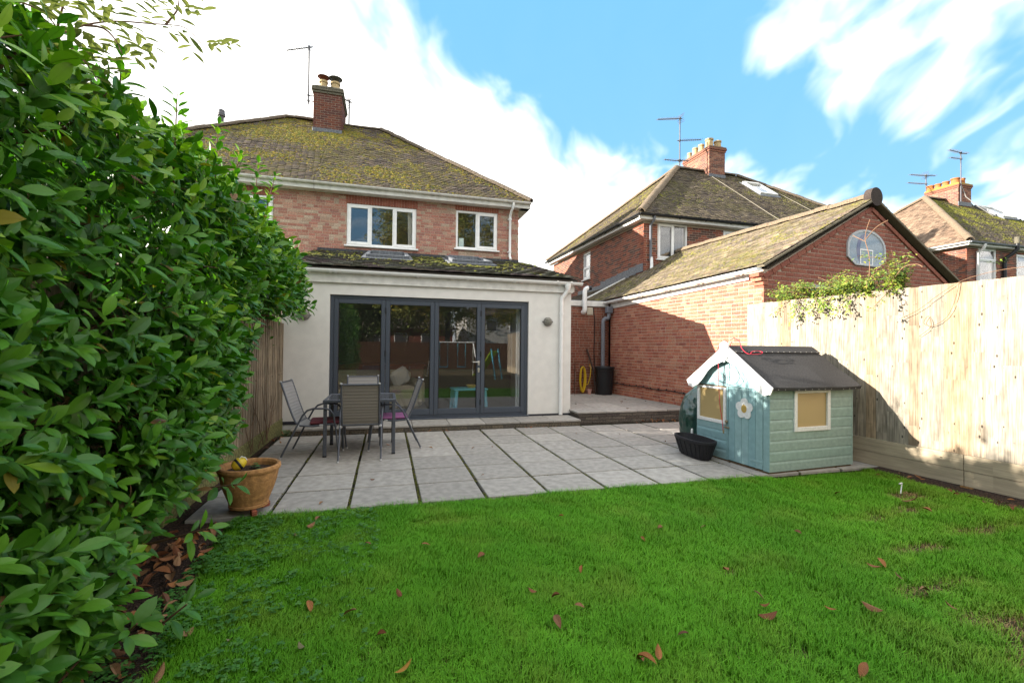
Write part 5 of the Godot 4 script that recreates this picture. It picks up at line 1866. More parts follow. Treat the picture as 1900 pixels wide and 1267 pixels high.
# ---------------------------------------------------------------- fences
func make_fences() -> void:
	# right: pale weathered featheredge boards over two gravel boards
	var d := Vector3(sin(deg_to_rad(3.8)), 0, cos(deg_to_rad(3.8)))
	var n := d.cross(Vector3.UP)
	var t := thing("board_fence", "tall pale weathered board fence along the right of the garden, lit by the sun", "fence", Vector3(6.06, 0, -6.5))
	var T := Transform3D(Basis(d, Vector3.UP, n), Vector3.ZERO)
	var x := 0.0
	var i := 0
	while x < 15.5:
		var w := 0.118 + rf(-0.006, 0.012)
		var b := MB.new()
		var y0 := 0.352
		var y1 := 2.285 + rf(-0.006, 0.006)
		var z0 := rf(0.0, 0.003)
		# a wedge, thick edge lapping over the next board
		b.prism(PackedVector2Array([Vector2(0, z0), Vector2(w + 0.018, z0), Vector2(w + 0.018, z0 + 0.009), Vector2(0, z0 + 0.021)]), y1 - y0, Transform3D(Basis(Vector3.RIGHT, Vector3.BACK, Vector3.UP), Vector3(x, y0, 0)))
		obj("board", b, pick(M.fence), t, T)
		x += w
		i += 1
	for gb in [[0.003, 0.173, -0.004], [0.177, 0.348, 0.0]]:
		x = 0.0
		for k in 6:
			var b := MB.new()
			var x1: float = [2.96, 5.4, 7.9, 10.4, 12.9, 15.5][k]
			b.bx(Vector3(x + 0.003, gb[0], gb[2]), Vector3(x1 - 0.003, gb[1], gb[2] + 0.026), 0.003)
			obj("gravel_board", b, M.gravel_board, t, T)
			x = x1
	for k in 6:
		var b := MB.new()
		var px: float = [0.1, 2.96, 5.4, 7.9, 10.4, 12.9][k]
		b.bx(Vector3(px - 0.05, -0.1, -0.11), Vector3(px + 0.05, 2.25, -0.012), 0.004)
		obj("post", b, M.fence_old[k % 5], t, T)
	for y in [0.55, 1.3, 2.05]:
		var b := MB.new()
		b.bx(Vector3(0.0, y, -0.055), Vector3(15.4, y + 0.07, -0.014))
		obj("rail", b, M.fence_old[0], t, T)
	var bt := MB.new()
	bt.bx(Vector3(2.93, -0.10, 0.0), Vector3(3.04, 0.0, 0.035), 0.003)
	obj("block", bt, mat(L(0.38, 0.20, 0.07), 0.9, 0.6, 0.2), t, T)
	# nail heads and knots
	var xf := []
	for k in 260:
		var y: float = pick([0.58, 1.33, 2.08]) + rf(-0.02, 0.02)
		xf.append(T * Transform3D(Basis(Vector3.RIGHT, PI / 2).scaled(Vector3(0.006, 0.006, 0.006)), Vector3(rf(0.05, 6.0), y, 0.022)))
	multi("nail", moss_mesh, M.steel_dark, xf, [], t)
	# left: between us and the neighbours, mostly behind the hedge
	var l := thing("side_fence", "weathered board fence on the left, half swallowed by the hedge", "fence", Vector3(-1.78, 0, -8.74))
	x = 0.0
	while x < 14.0:
		var w := 0.112 + rf(-0.004, 0.012)
		var b := MB.new()
		var z0 := rf(0.0, 0.003)
		b.prism(PackedVector2Array([Vector2(0, z0), Vector2(w + 0.018, z0), Vector2(w + 0.018, z0 + 0.009), Vector2(0, z0 + 0.021)]), 1.66, Transform3D(Basis(Vector3.RIGHT, Vector3.BACK, Vector3.UP), Vector3(x, 0.215, 0)))
		obj("board", b, pick(M.fence_old), l, Transform3D(Basis(Vector3(0, 0, -1), Vector3.UP, Vector3(1, 0, 0)), Vector3(0.0, 0, 14.0)))
		x += w
	for k in 5:
		var b := MB.new()
		b.bx(Vector3(-0.03, -0.06, 3.0 * k + 0.004), Vector3(0.026, 0.212, 3.0 * k + 2.996), 0.004)
		obj("gravel_board", b, M.algae_board, l)
		b = MB.new()
		b.bx(Vector3(-0.12, -0.1, 3.0 * k - 0.05), Vector3(-0.03, 1.9, 3.0 * k + 0.05), 0.004)
		obj("post", b, M.fence_old[k % 5], l)
	var tw := thing("bare_creeper", "bare dry creeper stems climbing the foot of the left fence", "creeper", Vector3(-1.74, 0.0, -6.9))
	for k in 9:
		var b := MB.new()
		var p := Vector3(0.02, 0.05, rf(-0.7, 0.5))
		var pts := [p]
		var v := Vector3(0, 0.09, rf(-0.09, 0.09))
		for q in 7:
			v += Vector3(0, rf(-0.05, 0.05), rf(-0.05, 0.05))
			p += v
			p.x = 0.012 + rf(0, 0.02)
			pts.append(p)
		b.tube(pts, [0.006, 0.006, 0.005, 0.005, 0.004, 0.004, 0.003, 0.002], 5)
		obj("stem", b, mat(L(0.13, 0.08, 0.05), 0.9), tw)


# ---------------------------------------------------------------- things on the patio
func make_chair(called: String, label: String, at: Vector3, turn: float, frame: Material, sling: Material, back_tilt := 0.0) -> Node3D:
	var t := thing(called, label, "chair", at, turn, "garden chairs round the table")
	# the seat and back follow one profile: (z forward, y)
	var prof := [Vector2(-0.40 - back_tilt, 1.0), Vector2(-0.355 - back_tilt * 0.8, 0.87), Vector2(-0.30 - back_tilt * 0.5, 0.70), Vector2(-0.245 - back_tilt * 0.2, 0.55), Vector2(-0.20, 0.455), Vector2(-0.15, 0.425), Vector2(0.0, 0.415), Vector2(0.15, 0.43), Vector2(0.24, 0.44), Vector2(0.285, 0.425), Vector2(0.30, 0.395)]
	for s in [-1, 1]:
		var pts := []
		for p in prof:
			pts.append(Vector3(0.235 * s, p.y, p.x))
		var b := MB.new()
		b.tube(pts, 0.0125, 8)
		obj("side_rail", b, frame, t)
		b = MB.new()
		b.tube([Vector3(0.262 * s, 0.0, -0.385), Vector3(0.262 * s, 0.22, -0.28), Vector3(0.262 * s, 0.42, -0.185), Vector3(0.268 * s, 0.56, -0.115), Vector3(0.272 * s, 0.63, -0.055), Vector3(0.275 * s, 0.655, 0.02), Vector3(0.275 * s, 0.655, 0.17), Vector3(0.273 * s, 0.635, 0.235), Vector3(0.27 * s, 0.575, 0.275), Vector3(0.268 * s, 0.40, 0.305), Vector3(0.265 * s, 0.0, 0.355)], 0.0125, 8)
		obj("leg_and_arm", b, frame, t)
		b = MB.new()
		b.tube([Vector3(0.262 * s, -0.0, -0.386), Vector3(0.262 * s, 0.02, -0.377)], 0.0155, 8)
		b.tube([Vector3(0.265 * s, -0.0, 0.355), Vector3(0.265 * s, 0.02, 0.353)], 0.0155, 8)
		b.box(Vector3(0.235 * s, 1.008, -0.403 - back_tilt), Vector3(0.03, 0.022, 0.03), 0.006)
		obj("end_cap", b, M.cap_grey, t)
		b = MB.new()
		b.box(Vector3(0.25 * s, 0.425, -0.18), Vector3(0.035, 0.035, 0.04), 0.006)
		b.box(Vector3(0.25 * s, 0.43, 0.12), Vector3(0.04, 0.022, 0.05), 0.005)
		obj("joint", b, M.cap_grey, t)
	for p in [prof[0], prof[4], prof[8]]:
		var b := MB.new()
		b.tube([Vector3(-0.235, p.y - 0.005, p.x), Vector3(0.235, p.y - 0.005, p.x)], 0.011, 8)
		obj("cross_rail", b, frame, t)
	# woven bands across the back and the seat
	var bands := []
	for i in prof.size() - 1:
		var a: Vector2 = prof[i]
		var e: Vector2 = prof[i + 1]
		var n := maxi(1, int(round((e - a).length() / 0.045)))
		for k in n:
			bands.append([a.lerp(e, float(k) / n), a.lerp(e, float(k + 1) / n), i < 4])
	for part in ["back_sling", "seat_sling"]:
		var b := MB.new()
		for q in bands:
			if q[2] != (part == "back_sling"):
				continue
			var a: Vector2 = q[0]
			var e: Vector2 = q[1]
			var m := (a + e) * 0.5
			var dir := (e - a).normalized()
			var nn := Vector2(-dir.y, dir.x)
			if nn.x < 0 and part == "back_sling": nn = -nn
			if nn.y < 0 and part == "seat_sling": nn = -nn
			m += nn * 0.004
			for w in [[a, m], [m, e]]:
				var u: Vector2 = w[0]
				var v: Vector2 = w[1]
				b.quad(Vector3(-0.232, u.y, u.x), Vector3(0.232, u.y, u.x), Vector3(0.232, v.y, v.x), Vector3(-0.232, v.y, v.x))
		obj(part, b, sling, t)
	return t


func make_patio_things() -> void:
	M.cap_grey = mat(L(0.42, 0.42, 0.43), 0.5)
	M.frame_steel = mat(L(0.115, 0.125, 0.15), 0.42, 0.8, 0.5)
	M.frame_steel.metallic = 0.3
	M.sling = mat(L(0.34, 0.325, 0.31), 0.85, 0.8, 0.02, 0.1, 0.02)
	M.sling_dark = mat(L(0.26, 0.235, 0.205), 0.85, 0.8, 0.02, 0.1, 0.02)
	# table
	var t := thing("garden_table", "square glass-topped garden table with a grey steel frame", "table", Vector3(-0.345, 0, -6.91))
	var hw := 0.475
	var hd := 0.425
	var H := 0.765
	for s in [[-1, -1], [1, -1], [-1, 1], [1, 1]]:
		var b := MB.new()
		b.box(Vector3(s[0] * (hw - 0.03), (H - 0.04) / 2, s[1] * (hd - 0.03)), Vector3(0.045, H - 0.04, 0.045), 0.006)
		var leg := obj("leg", b, M.frame_steel, t)
		b = MB.new()
		b.box(Vector3(s[0] * (hw - 0.03), 0.012, s[1] * (hd - 0.03)), Vector3(0.049, 0.024, 0.049), 0.004)
		obj("foot", b, M.black_plastic, leg)
	for s in [-1, 1]:
		var b := MB.new()
		b.box(Vector3(0, H - 0.02, s * (hd - 0.02)), Vector3(hw * 2, 0.04, 0.04), 0.006)
		obj("top_rail", b, M.frame_steel, t)
		b = MB.new()
		b.box(Vector3(s * (hw - 0.02), H - 0.02, 0), Vector3(0.0395, 0.0395, hd * 2 - 0.08), 0.006)
		obj("top_rail", b, M.frame_steel, t)
	var b := MB.new()
	b.bx(Vector3(-hw + 0.035, H - 0.012, -hd + 0.035), Vector3(hw - 0.035, H - 0.005, hd - 0.035))
	var gm := mat(L(0.09, 0.09, 0.095), 0.12, 1.0)
	gm.metallic_specular = 0.6
	obj("glass_top", b, gm, t)
	# chairs
	make_chair("garden_chair", "garden chair with its taupe back turned to the camera", Vector3(-0.325, 0, -6.535), PI, M.frame_steel, M.sling_dark)
	make_chair("garden_chair", "garden chair on the left of the table, seen from its side against the fence", Vector3(-0.93, 0, -6.77), PI / 2 - 0.1, M.frame_steel, M.sling)
	var c := make_chair("garden_chair", "garden chair on the right of the table, turned left, carrying a purple cushion", Vector3(0.10, 0, -7.02), -PI / 2 + 0.05, M.frame_steel, M.sling)
	make_chair("garden_chair", "garden chair beyond the table, its pale back before the glass doors", Vector3(-0.36, 0, -7.36), 0.03, M.frame_steel, M.sling)
	for q in [["flat mauve cushion on the seat of the right-hand chair", Vector3(0.09, 0.432, -7.02), L(0.40, 0.15, 0.33), 0.05], ["flat dark red cushion on the seat of the chair beyond the table", Vector3(-0.36, 0.432, -7.33), L(0.14, 0.03, 0.045), 0.0], ["flat dark red cushion on the seat of the left-hand chair", Vector3(-0.80, 0.432, -6.77), L(0.14, 0.035, 0.045), 0.1]]:
		var cu := thing("seat_cushion", q[0], "cushion", q[1], q[3], "cushions on the garden chairs")
		var m := MB.new()
		m.box(Vector3(0, 0.02, 0), Vector3(0.41, 0.045, 0.40), 0.018)
		var pad := obj("pad", m, mat(q[2], 0.95, 0.85, 0.1, 0.1), cu)
		m = MB.new()
		m.box(Vector3(0, 0.02, 0), Vector3(0.416, 0.008, 0.406), 0.003)
		obj("piping", m, mat(q[2], 0.9), pad)
	# terracotta pot
	var p := thing("terracotta_pot", "large orange terracotta pot standing on little feet beside the hedge", "pot", Vector3(-1.18, 0, -4.56))
	var terra := mat(L(0.60, 0.31, 0.12), 0.85, 0.6, 0.5, 0.3, 0.02)
	b = MB.new()
	b.lathe([Vector2(0.0, 0.055), Vector2(0.148, 0.055), Vector2(0.158, 0.062), Vector2(0.160, 0.082), Vector2(0.156, 0.088), Vector2(0.178, 0.15), Vector2(0.204, 0.22), Vector2(0.224, 0.29), Vector2(0.234, 0.35), Vector2(0.236, 0.372), Vector2(0.250, 0.378), Vector2(0.255, 0.395), Vector2(0.252, 0.416), Vector2(0.242, 0.424), Vector2(0.222, 0.42), Vector2(0.212, 0.40), Vector2(0.205, 0.34)], 40)
	obj("body", b, terra, p)
	b = MB.new()
	b.lathe([Vector2(0.212, 0.365), Vector2(0.1, 0.375), Vector2(0.0, 0.37)], 20)
	obj("soil", b, M.soil, p)
	for a in [0.5, 2.3, 4.3]:
		b = MB.new()
		b.box(Vector3(sin(a) * 0.145, 0.027, cos(a) * 0.145), Vector3(0.04, 0.054, 0.07), 0.006, Basis(Vector3.UP, a))
		for k in 3:
			b.box(Vector3(sin(a) * 0.182, 0.012 + 0.016 * k, cos(a) * 0.182), Vector3(0.044, 0.008, 0.006), 0.002, Basis(Vector3.UP, a))
		obj("foot", b, mat(L(0.36, 0.11, 0.06), 0.85, 0.7, 0.2), p)
	var pl := thing("pot_plant", "few small green leaves growing in the terracotta pot", "plant", Vector3(-1.10, 0.37, -4.55))
	for i in 9:
		var lf := MB.new()
		var a := rf(0, TAU)
		var o := Vector3(cos(a), 0, sin(a)) * rf(0.02, 0.1)
		leaf_into(lf, Transform3D(Basis(Vector3.UP, a).rotated(Vector3(sin(a), 0, -cos(a)), 0.0).scaled(Vector3.ONE * rf(0.06, 0.09)), o + Vector3(0, rf(0.01, 0.05), 0)), 0.55)
		obj("leaf", lf, mat(L(0.05, 0.12, 0.025), 0.5), pl)
	var orn := thing("garden_ornament", "yellow and dark striped egg-shaped ornament with a white wire, in the pot", "ornament", Vector3(-1.255, 0.395, -4.50), 0.5)
	b = MB.new()
	b.lathe([Vector2(0.0, -0.055), Vector2(0.03, -0.047), Vector2(0.048, -0.02), Vector2(0.052, 0.0), Vector2(0.05, 0.025), Vector2(0.035, 0.055), Vector2(0.015, 0.07), Vector2(0, 0.073)], 20, Transform3D(Basis(Vector3.FORWARD, 1.0), Vector3(0, 0.045, 0)))
	obj("body", b, mat(L(0.62, 0.46, 0.03), 0.35), orn)
	b = MB.new()
	b.lathe([Vector2(0.054, -0.008), Vector2(0.0545, 0.004), Vector2(0.053, 0.012)], 20, Transform3D(Basis(Vector3.FORWARD, 1.0), Vector3(0, 0.045, 0)))
	obj("stripe", b, M.black_plastic, orn)
	b = MB.new()
	b.tube([Vector3(0.0, 0.09, 0.02), Vector3(0.02, 0.115, 0.02), Vector3(0.05, 0.10, 0.02), Vector3(0.065, 0.075, 0.02)], 0.004, 5)
	obj("wire", b, M.white, orn)
	# black barrel under the downpipe
	var w := thing("water_butt", "black plastic barrel standing under the grey downpipe", "barrel", Vector3(5.79, 0.223, -11.36))
	b = MB.new()
	b.lathe([Vector2(0, 0), Vector2(0.205, 0.0), Vector2(0.215, 0.02), Vector2(0.245, 0.62), Vector2(0.25, 0.64), Vector2(0.25, 0.66), Vector2(0.262, 0.665), Vector2(0.262, 0.70), Vector2(0.25, 0.705), Vector2(0.25, 0.73)], 32)
	obj("body", b, M.black_plastic, w)
	b = MB.new()
	b.lathe([Vector2(0.275, 0.72), Vector2(0.275, 0.745), Vector2(0.255, 0.765), Vector2(0.12, 0.775), Vector2(0.0, 0.775)], 32)
	obj("lid", b, M.black_plastic, w)
	# hose, tap, stick, pink pot
	var h := thing("garden_hose", "yellow hose coiled on the brick wall between the doors and the barrel", "hose", Vector3(5.24, 0.62, -11.62))
	var yel := mat(L(0.60, 0.40, 0.02), 0.5)
	for k in 7:
		b = MB.new()
		var pts := []
		var ww := 0.055 + 0.014 * (k % 4) + rf(-0.005, 0.005)
		var hh := 0.33 + rf(-0.04, 0.03)
		for i in 25:
			var a := TAU * i / 24.0
			pts.append(Vector3(sin(a) * ww + rf(-0.004, 0.004), 0.36 - hh + cos(a) * hh, 0.012 * k))
		b.tube(pts, 0.0105, 7, false)
		obj("coil", b, yel, h)
	b = MB.new()
	b.tube([Vector3(0.08, -0.15, 0.05), Vector3(0.16, -0.12, 0.05), Vector3(0.21, 0.05, 0.05), Vector3(0.24, 0.22, 0.04), Vector3(0.24, 0.33, 0.02)], 0.0105, 7)
	obj("tail", b, yel, h)
	b = MB.new()
	b.box(Vector3(0, 0.36, -0.03), Vector3(0.05, 0.03, 0.12), 0.006)
	obj("hook", b, M.black_plastic, h)
	var tp := thing("garden_tap", "brass tap on the short brick wall beside the yellow hose", "tap", Vector3(5.47, 0.98, -11.66))
	b = MB.new()
	b.tube([Vector3(0, 0, -0.03), Vector3(0, 0, 0.07), Vector3(0, -0.02, 0.10), Vector3(0, -0.06, 0.105)], 0.016, 8)
	b.tube([Vector3(0, 0, 0.05), Vector3(0, 0.05, 0.05)], 0.01, 6)
	obj("spout", b, mat(L(0.45, 0.28, 0.09), 0.35), tp)
	b = MB.new()
	b.box(Vector3(0, 0.055, 0.05), Vector3(0.07, 0.014, 0.014), 0.004)
	obj("handle", b, mat(L(0.65, 0.30, 0.03), 0.4), tp)
	var st := thing("wooden_stake", "dark stick leaning against the brick wall behind the barrel", "stick", Vector3(5.55, 0.223, -11.45))
	b = MB.new()
	b.tube([Vector3(0.03, 0, 0), Vector3(-0.02, 0.7, -0.10), Vector3(-0.17, 1.25, -0.19)], 0.022, 7)
	obj("stick", b, mat(L(0.05, 0.035, 0.03), 0.9), st)
	var rd := thing("iron_rod", "thin rusty rod upright against the brick wall left of the hose", "rod", Vector3(5.03, 0.223, -11.66))
	b = MB.new()
	b.tube([Vector3(0, 0, 0), Vector3(0.01, 0.85, 0)], 0.011, 6)
	for y in [0.3, 0.62]:
		b.box(Vector3(0.004, y, 0.005), Vector3(0.045, 0.012, 0.02), 0.003)
	obj("rod", b, mat(L(0.10, 0.06, 0.045), 0.8), rd)
	var pp := thing("plant_pot", "small empty pink pot on the terrace under the hose", "pot", Vector3(5.40, 0.223, -11.48))
	b = MB.new()
	b.lathe([Vector2(0.0, 0.0), Vector2(0.045, 0), Vector2(0.06, 0.11), Vector2(0.066, 0.112), Vector2(0.067, 0.135), Vector2(0.058, 0.135), Vector2(0.045, 0.02), Vector2(0, 0.015)], 20)
	obj("body", b, mat(L(0.62, 0.36, 0.31), 0.7, 0.8, 0.1), pp)
	# trough beside the playhouse
	var tr := thing("planter_trough", "empty black oval trough on the paving before the playhouse", "planter", Vector3(4.17, 0, -5.44), -0.06)
	var oval := func(a: float, hl: float, hw2: float, y: float) -> Vector3:
		var ca := cos(a)
		var sa := sin(a)
		return Vector3(signf(ca) * pow(absf(ca), 0.7) * hw2, y, signf(sa) * pow(absf(sa), 0.85) * hl)
	b = MB.new()
	var lv := [[0.27, 0.095, 0.0], [0.285, 0.105, 0.012], [0.36, 0.165, 0.225], [0.375, 0.178, 0.23], [0.378, 0.18, 0.265], [0.355, 0.158, 0.266], [0.30, 0.12, 0.05], [0.0, 0.0, 0.05]]
	for i in lv.size() - 1:
		for k in 40:
			var a := TAU * k / 40.0
			var e := TAU * (k + 1) / 40.0
			var q0: Vector3 = oval.call(a, lv[i][0], lv[i][1], lv[i][2])
			var q1: Vector3 = oval.call(e, lv[i][0], lv[i][1], lv[i][2])
			var q2: Vector3 = oval.call(e, lv[i + 1][0], lv[i + 1][1], lv[i + 1][2])
			var q3: Vector3 = oval.call(a, lv[i + 1][0], lv[i + 1][1], lv[i + 1][2])
			var out := Vector3(q0.x, 0, q0.z)
			if i >= 4: out = Vector3.UP if i in [4, 6] else -out
			if i == 3: out = Vector3(q0.x, 0, q0.z)
			b.quado(q0, q1, q2, q3, out)
	obj("body", b, mat(L(0.026, 0.025, 0.03), 0.55, 0.7, 0.3, 0.3), tr)
	for k in 22:
		b = MB.new()
		var a := TAU * k / 22.0
		var q0: Vector3 = oval.call(a, 0.291, 0.11, 0.02)
		var q1: Vector3 = oval.call(a, 0.361, 0.166, 0.222)
		b.tube([q0, q1], 0.006, 5)
		obj("rib", b, M.black_plastic, tr)
	# sack behind the playhouse
	var sk := thing("plastic_sack", "bulging dark green plastic sack slumped behind the playhouse's left corner", "sack", Vector3(4.66, 0, -6.10))
	b = MB.new()
	var rows := 40
	var segs := 52
	var P := func(i: int, k: int) -> Vector3:
		var v := float(i) / rows
		var a := TAU * (k % segs) / segs
		var r := 0.255 * pow(sin(PI * clampf(v * 0.86 + 0.13, 0, 1)), 0.45)
		var y := v * 0.93
		var e := Vector3(cos(a) * r, y, sin(a) * r * 0.85)
		var f := noise_a.get_noise_3dv(e * 190.0) * 0.07 + noise_b.get_noise_3dv(Vector3(e.x * 420.0, e.y * 130.0, e.z * 420.0)) * 0.022
		return e + Vector3(cos(a), 0.3, sin(a)) * f + Vector3(0.10 * v * v, 0, 0)
	for i in rows:
		for k in segs:
			b.quado(P.call(i, k), P.call(i, k + 1), P.call(i + 1, k + 1), P.call(i + 1, k), Vector3(cos(TAU * k / segs), 0.1, sin(TAU * k / segs)))
	for k in segs:
		b.trio(P.call(rows, k), P.call(rows, k + 1), Vector3(0.10, 0.95, 0), Vector3.UP)
	var bagm := mat(L(0.012, 0.05, 0.038), 0.28)
	bagm.metallic_specular = 0.7
	obj("body", b, bagm, sk)
	b = MB.new()
	b.box(Vector3(-0.20, 0.22, 0.22), Vector3(0.05, 0.16, 0.03), 0.012, Basis(Vector3.UP, 0.7))
	obj("label", b, M.white, sk)
	# white peg left in the lawn
	var pg := thing("lawn_peg", "small bent white peg sticking up from the lawn near the right fence", "peg", Vector3(5.318, -0.02, -3.574), 0.3)
	b = MB.new()
	b.tube([Vector3(0, 0, 0), Vector3(0.035, 0.10, 0)], 0.006, 6)
	b.tube([Vector3(0.036, 0.105, 0), Vector3(-0.035, 0.108, 0.0)], 0.007, 6)
	obj("rod", b, M.white, pg)


# ---------------------------------------------------------------- playhouse
func make_playhouse() -> void:
	var blue := mat(L(0.275, 0.43, 0.45), 0.6, 0.9, 0.8, 0.02, 0.015)
	var blue2 := mat(L(0.24, 0.40, 0.43), 0.6, 0.9, 0.8, 0.02, 0.015)
	var green := mat(L(0.315, 0.435, 0.40), 0.62, 0.88, 0.8, 0.02, 0.015)
	var green2 := mat(L(0.335, 0.445, 0.41), 0.62, 0.86, 0.7, 0.02, 0.015)
	var felt := mat(L(0.088, 0.085, 0.086), 0.95, 0.55, 0.35, 0.5, 0.03)
	var white := mat(L(0.82, 0.82, 0.82), 0.45, 0.9, 0.4)
	var raw := wood(L(0.34, 0.25, 0.15), M.wood_tex_h, 0.5, 0.15, false)
	var perspex := StandardMaterial3D.new()
	perspex.transparency = BaseMaterial3D.TRANSPARENCY_ALPHA
	perspex.albedo_color = L(0.50, 0.37, 0.17, 0.78)  # tan colour stands in for the lit lining seen through the pane
	perspex.roughness = 0.3
	var t := thing("playhouse", "small pale blue wooden playhouse with a black felt roof", "playhouse", Vector3(4.458, 0.0, -4.44), deg_to_rad(3.61))
	var Lx := 1.41
	var D := 1.22
	var eave := 1.03
	var apex := 1.515
	var TF := Transform3D(Basis(Vector3(0, 0, 1), Vector3.UP, Vector3(-1, 0, 0)), Vector3(0, 0, -D))   # front: x from the back corner to the near corner
	# inner lining with the openings
	var b := MB.new()
	b.holed(Lx - 0.04, eave - 0.03, [Rect2(0.41, 0.50, 0.56, 0.49)], 0.012, Transform3D(Basis.IDENTITY, Vector3(0.02, 0.02, -0.016)))
	b.bx(Vector3(0.02, 0.02, -D + 0.004), Vector3(Lx - 0.02, eave, -D + 0.018))
	b.bx(Vector3(Lx - 0.03, 0.02, -D + 0.02), Vector3(Lx - 0.016, eave, -0.03))
	b.holed(D - 0.06, eave - 0.02, [Rect2(0.03, 0.48, 0.47, 0.48)], 0.012, TF.translated_local(Vector3(0.03, 0.02, -0.016)))
	b.bx(Vector3(0.02, -0.02, -D + 0.02), Vector3(Lx - 0.02, 0.02, -0.02))
	obj("lining", b, raw, t)
	b = MB.new()
	b.bx(Vector3(-0.004, -0.03, -D), Vector3(Lx + 0.004, 0.018, -0.008), 0.004)
	obj("bearer", b, mat(L(0.16, 0.11, 0.06), 0.9, 0.6, 0.3), t)
	# side cladding: eight shiplap boards, the upper ones cut by the window
	for i in 8:
		var y0 := 0.022 + 0.126 * i
		var y1 := y0 + 0.122
		var spans := [[0.0, Lx]] if i < 4 else [[0.0, 0.39], [1.0, Lx]]
		for q in spans:
			b = MB.new()
			b.prism(PackedVector2Array([Vector2(0, y0), Vector2(0.002, y0 - 0.0), Vector2(0.0045, y1 - 0.03), Vector2(-0.004, y1), Vector2(-0.014, y1), Vector2(-0.014, y0)]), q[1] - q[0], Transform3D(Basis(Vector3.BACK, Vector3.UP, Vector3.RIGHT), Vector3(q[0], 0, 0)))
			obj("side_board", b, pick([green, green2]), t)
	b = MB.new()
	b.bx(Vector3(Lx - 0.002, 0.02, -0.03), Vector3(Lx + 0.016, eave, 0.008), 0.004)
	obj("corner_strip", b, green2, t)
	# far walls
	for i in 8:
		b = MB.new()
		b.bx(Vector3(0, 0.022 + 0.126 * i, -D - 0.012), Vector3(Lx, 0.022 + 0.126 * i + 0.122, -D), 0.003)
		obj("back_board", b, blue, t)
		b = MB.new()
		b.bx(Vector3(Lx - 0.014, 0.022 + 0.126 * i, -D), Vector3(Lx, 0.022 + 0.126 * i + 0.122, -0.03), 0.003)
		obj("end_board", b, green, t)
	# front: boards under the window, corner board, gable boards
	for i in 4:
		b = MB.new()
		b.prism(PackedVector2Array([Vector2(0, 0.022 + 0.126 * i), Vector2(0.004, 0.022 + 0.126 * i + 0.09), Vector2(-0.004, 0.022 + 0.126 * i + 0.122), Vector2(-0.014, 0.022 + 0.126 * i + 0.122), Vector2(-0.014, 0.022 + 0.126 * i)]), 0.545, TF * Transform3D(Basis(Vector3.BACK, Vector3.UP, Vector3.RIGHT), Vector3(0.0, 0, 0)))
		obj("front_board", b, pick([blue, blue2]), t)
	b = MB.new()
	b.bx(Vector3(D - 0.086, 0.022, -0.012), Vector3(D + 0.002, 1.0, 0.006), 0.003)
	obj("corner_board", b, blue, t, TF)
	b = MB.new()
	b.bx(Vector3(0.548, 0.022, -0.012), Vector3(0.575, 1.0, 0.004), 0.003)
	obj("door_post", b, blue2, t, TF)
	var hw := D / 2
	for i in 4:
		var y0 := 1.004 + 0.126 * i
		var y1 := minf(y0 + 0.123, apex - 0.03)
		var f0 := hw * (1.0 - (y0 - eave + 0.02) / (apex - eave + 0.02)) if y0 > eave else hw
		var f1 := maxf(0.02, hw * (1.0 - (y1 - eave + 0.02) / (apex - eave + 0.02)))
		b = MB.new()
		b.prism(PackedVector2Array([Vector2(hw - f0, y0), Vector2(hw + f0, y0), Vector2(hw + f1, y1), Vector2(hw - f1, y1)]), 0.012, TF.translated_local(Vector3(0, 0, -0.010)))
		obj("gable_board", b, pick([blue, blue2]), t)
		b = MB.new()
		b.prism(PackedVector2Array([Vector2(hw - f0, y0), Vector2(hw + f0, y0), Vector2(hw + f1, y1), Vector2(hw - f1, y1)]), 0.012, Transform3D(Basis(Vector3(0, 0, 1), Vector3.UP, Vector3(-1, 0, 0)), Vector3(Lx - 0.002, 0, -D)))
		obj("gable_board", b, green, t)
	b = MB.new()
	b.bx(Vector3(0.55, 1.005, 0.003), Vector3(0.566, 1.44, 0.007), 0.001)
	obj("gable_strip", b, blue, t, TF)
	# door: five upright boards, flower, hinges, bolt
	b = MB.new()
	b.bx(Vector3(D - 0.635, 0.03, -0.014), Vector3(D - 0.092, 0.998, -0.006))
	var door := obj("door", b, blue2, t, TF)
	for i in 5:
		b = MB.new()
		b.bx(Vector3(D - 0.635 + 0.1086 * i + 0.0015, 0.03, -0.005), Vector3(D - 0.635 + 0.1086 * (i + 1) - 0.0015, 0.998, 0.006 + rf(0, 0.001)), 0.003)
		obj("board", b, pick([blue, blue2]), door)
	for y in [0.10, 0.90]:
		b = MB.new()
		b.bx(Vector3(D - 0.27, y, 0.007), Vector3(D - 0.10, y + 0.03, 0.011), 0.002)
		b.bx(Vector3(D - 0.098, y - 0.02, 0.006), Vector3(D - 0.082, y + 0.055, 0.012), 0.002)
		obj("hinge", b, blue, door)
	b = MB.new()
	b.box(Vector3(D - 0.655, 0.455, 0.014), Vector3(0.09, 0.018, 0.018), 0.004)
	b.lathe([Vector2(0.018, -0.012), Vector2(0.022, 0.0), Vector2(0.012, 0.016), Vector2(0, 0.02)], 10, Transform3D(Basis(Vector3.RIGHT, Vector3.BACK, Vector3.DOWN), Vector3(D - 0.652, 0.535, 0.022)))
	b.tube([Vector3(D - 0.652, 0.53, 0.02), Vector3(D - 0.66, 0.45, 0.024)], 0.005, 5)
	obj("bolt", b, mat(L(0.24, 0.19, 0.12), 0.5), door)
	var fc := Vector3(D - 0.367, 0.742, 0.0)
	b = MB.new()
	var fp := PackedVector2Array()
	for i in 120:
		var a := TAU * i / 120.0 + PI / 2
		var rad := 0.05
		for k in 5:
			var da := a - PI / 2 - TAU * k / 5.0
			var q2 := 0.058 * 0.058 - pow(0.078 * sin(da), 2.0)
			if q2 > 0.0 and cos(da) > 0.0:
				rad = maxf(rad, 0.078 * cos(da) + sqrt(q2))
		fp.append(Vector2(cos(a), sin(a)) * rad)
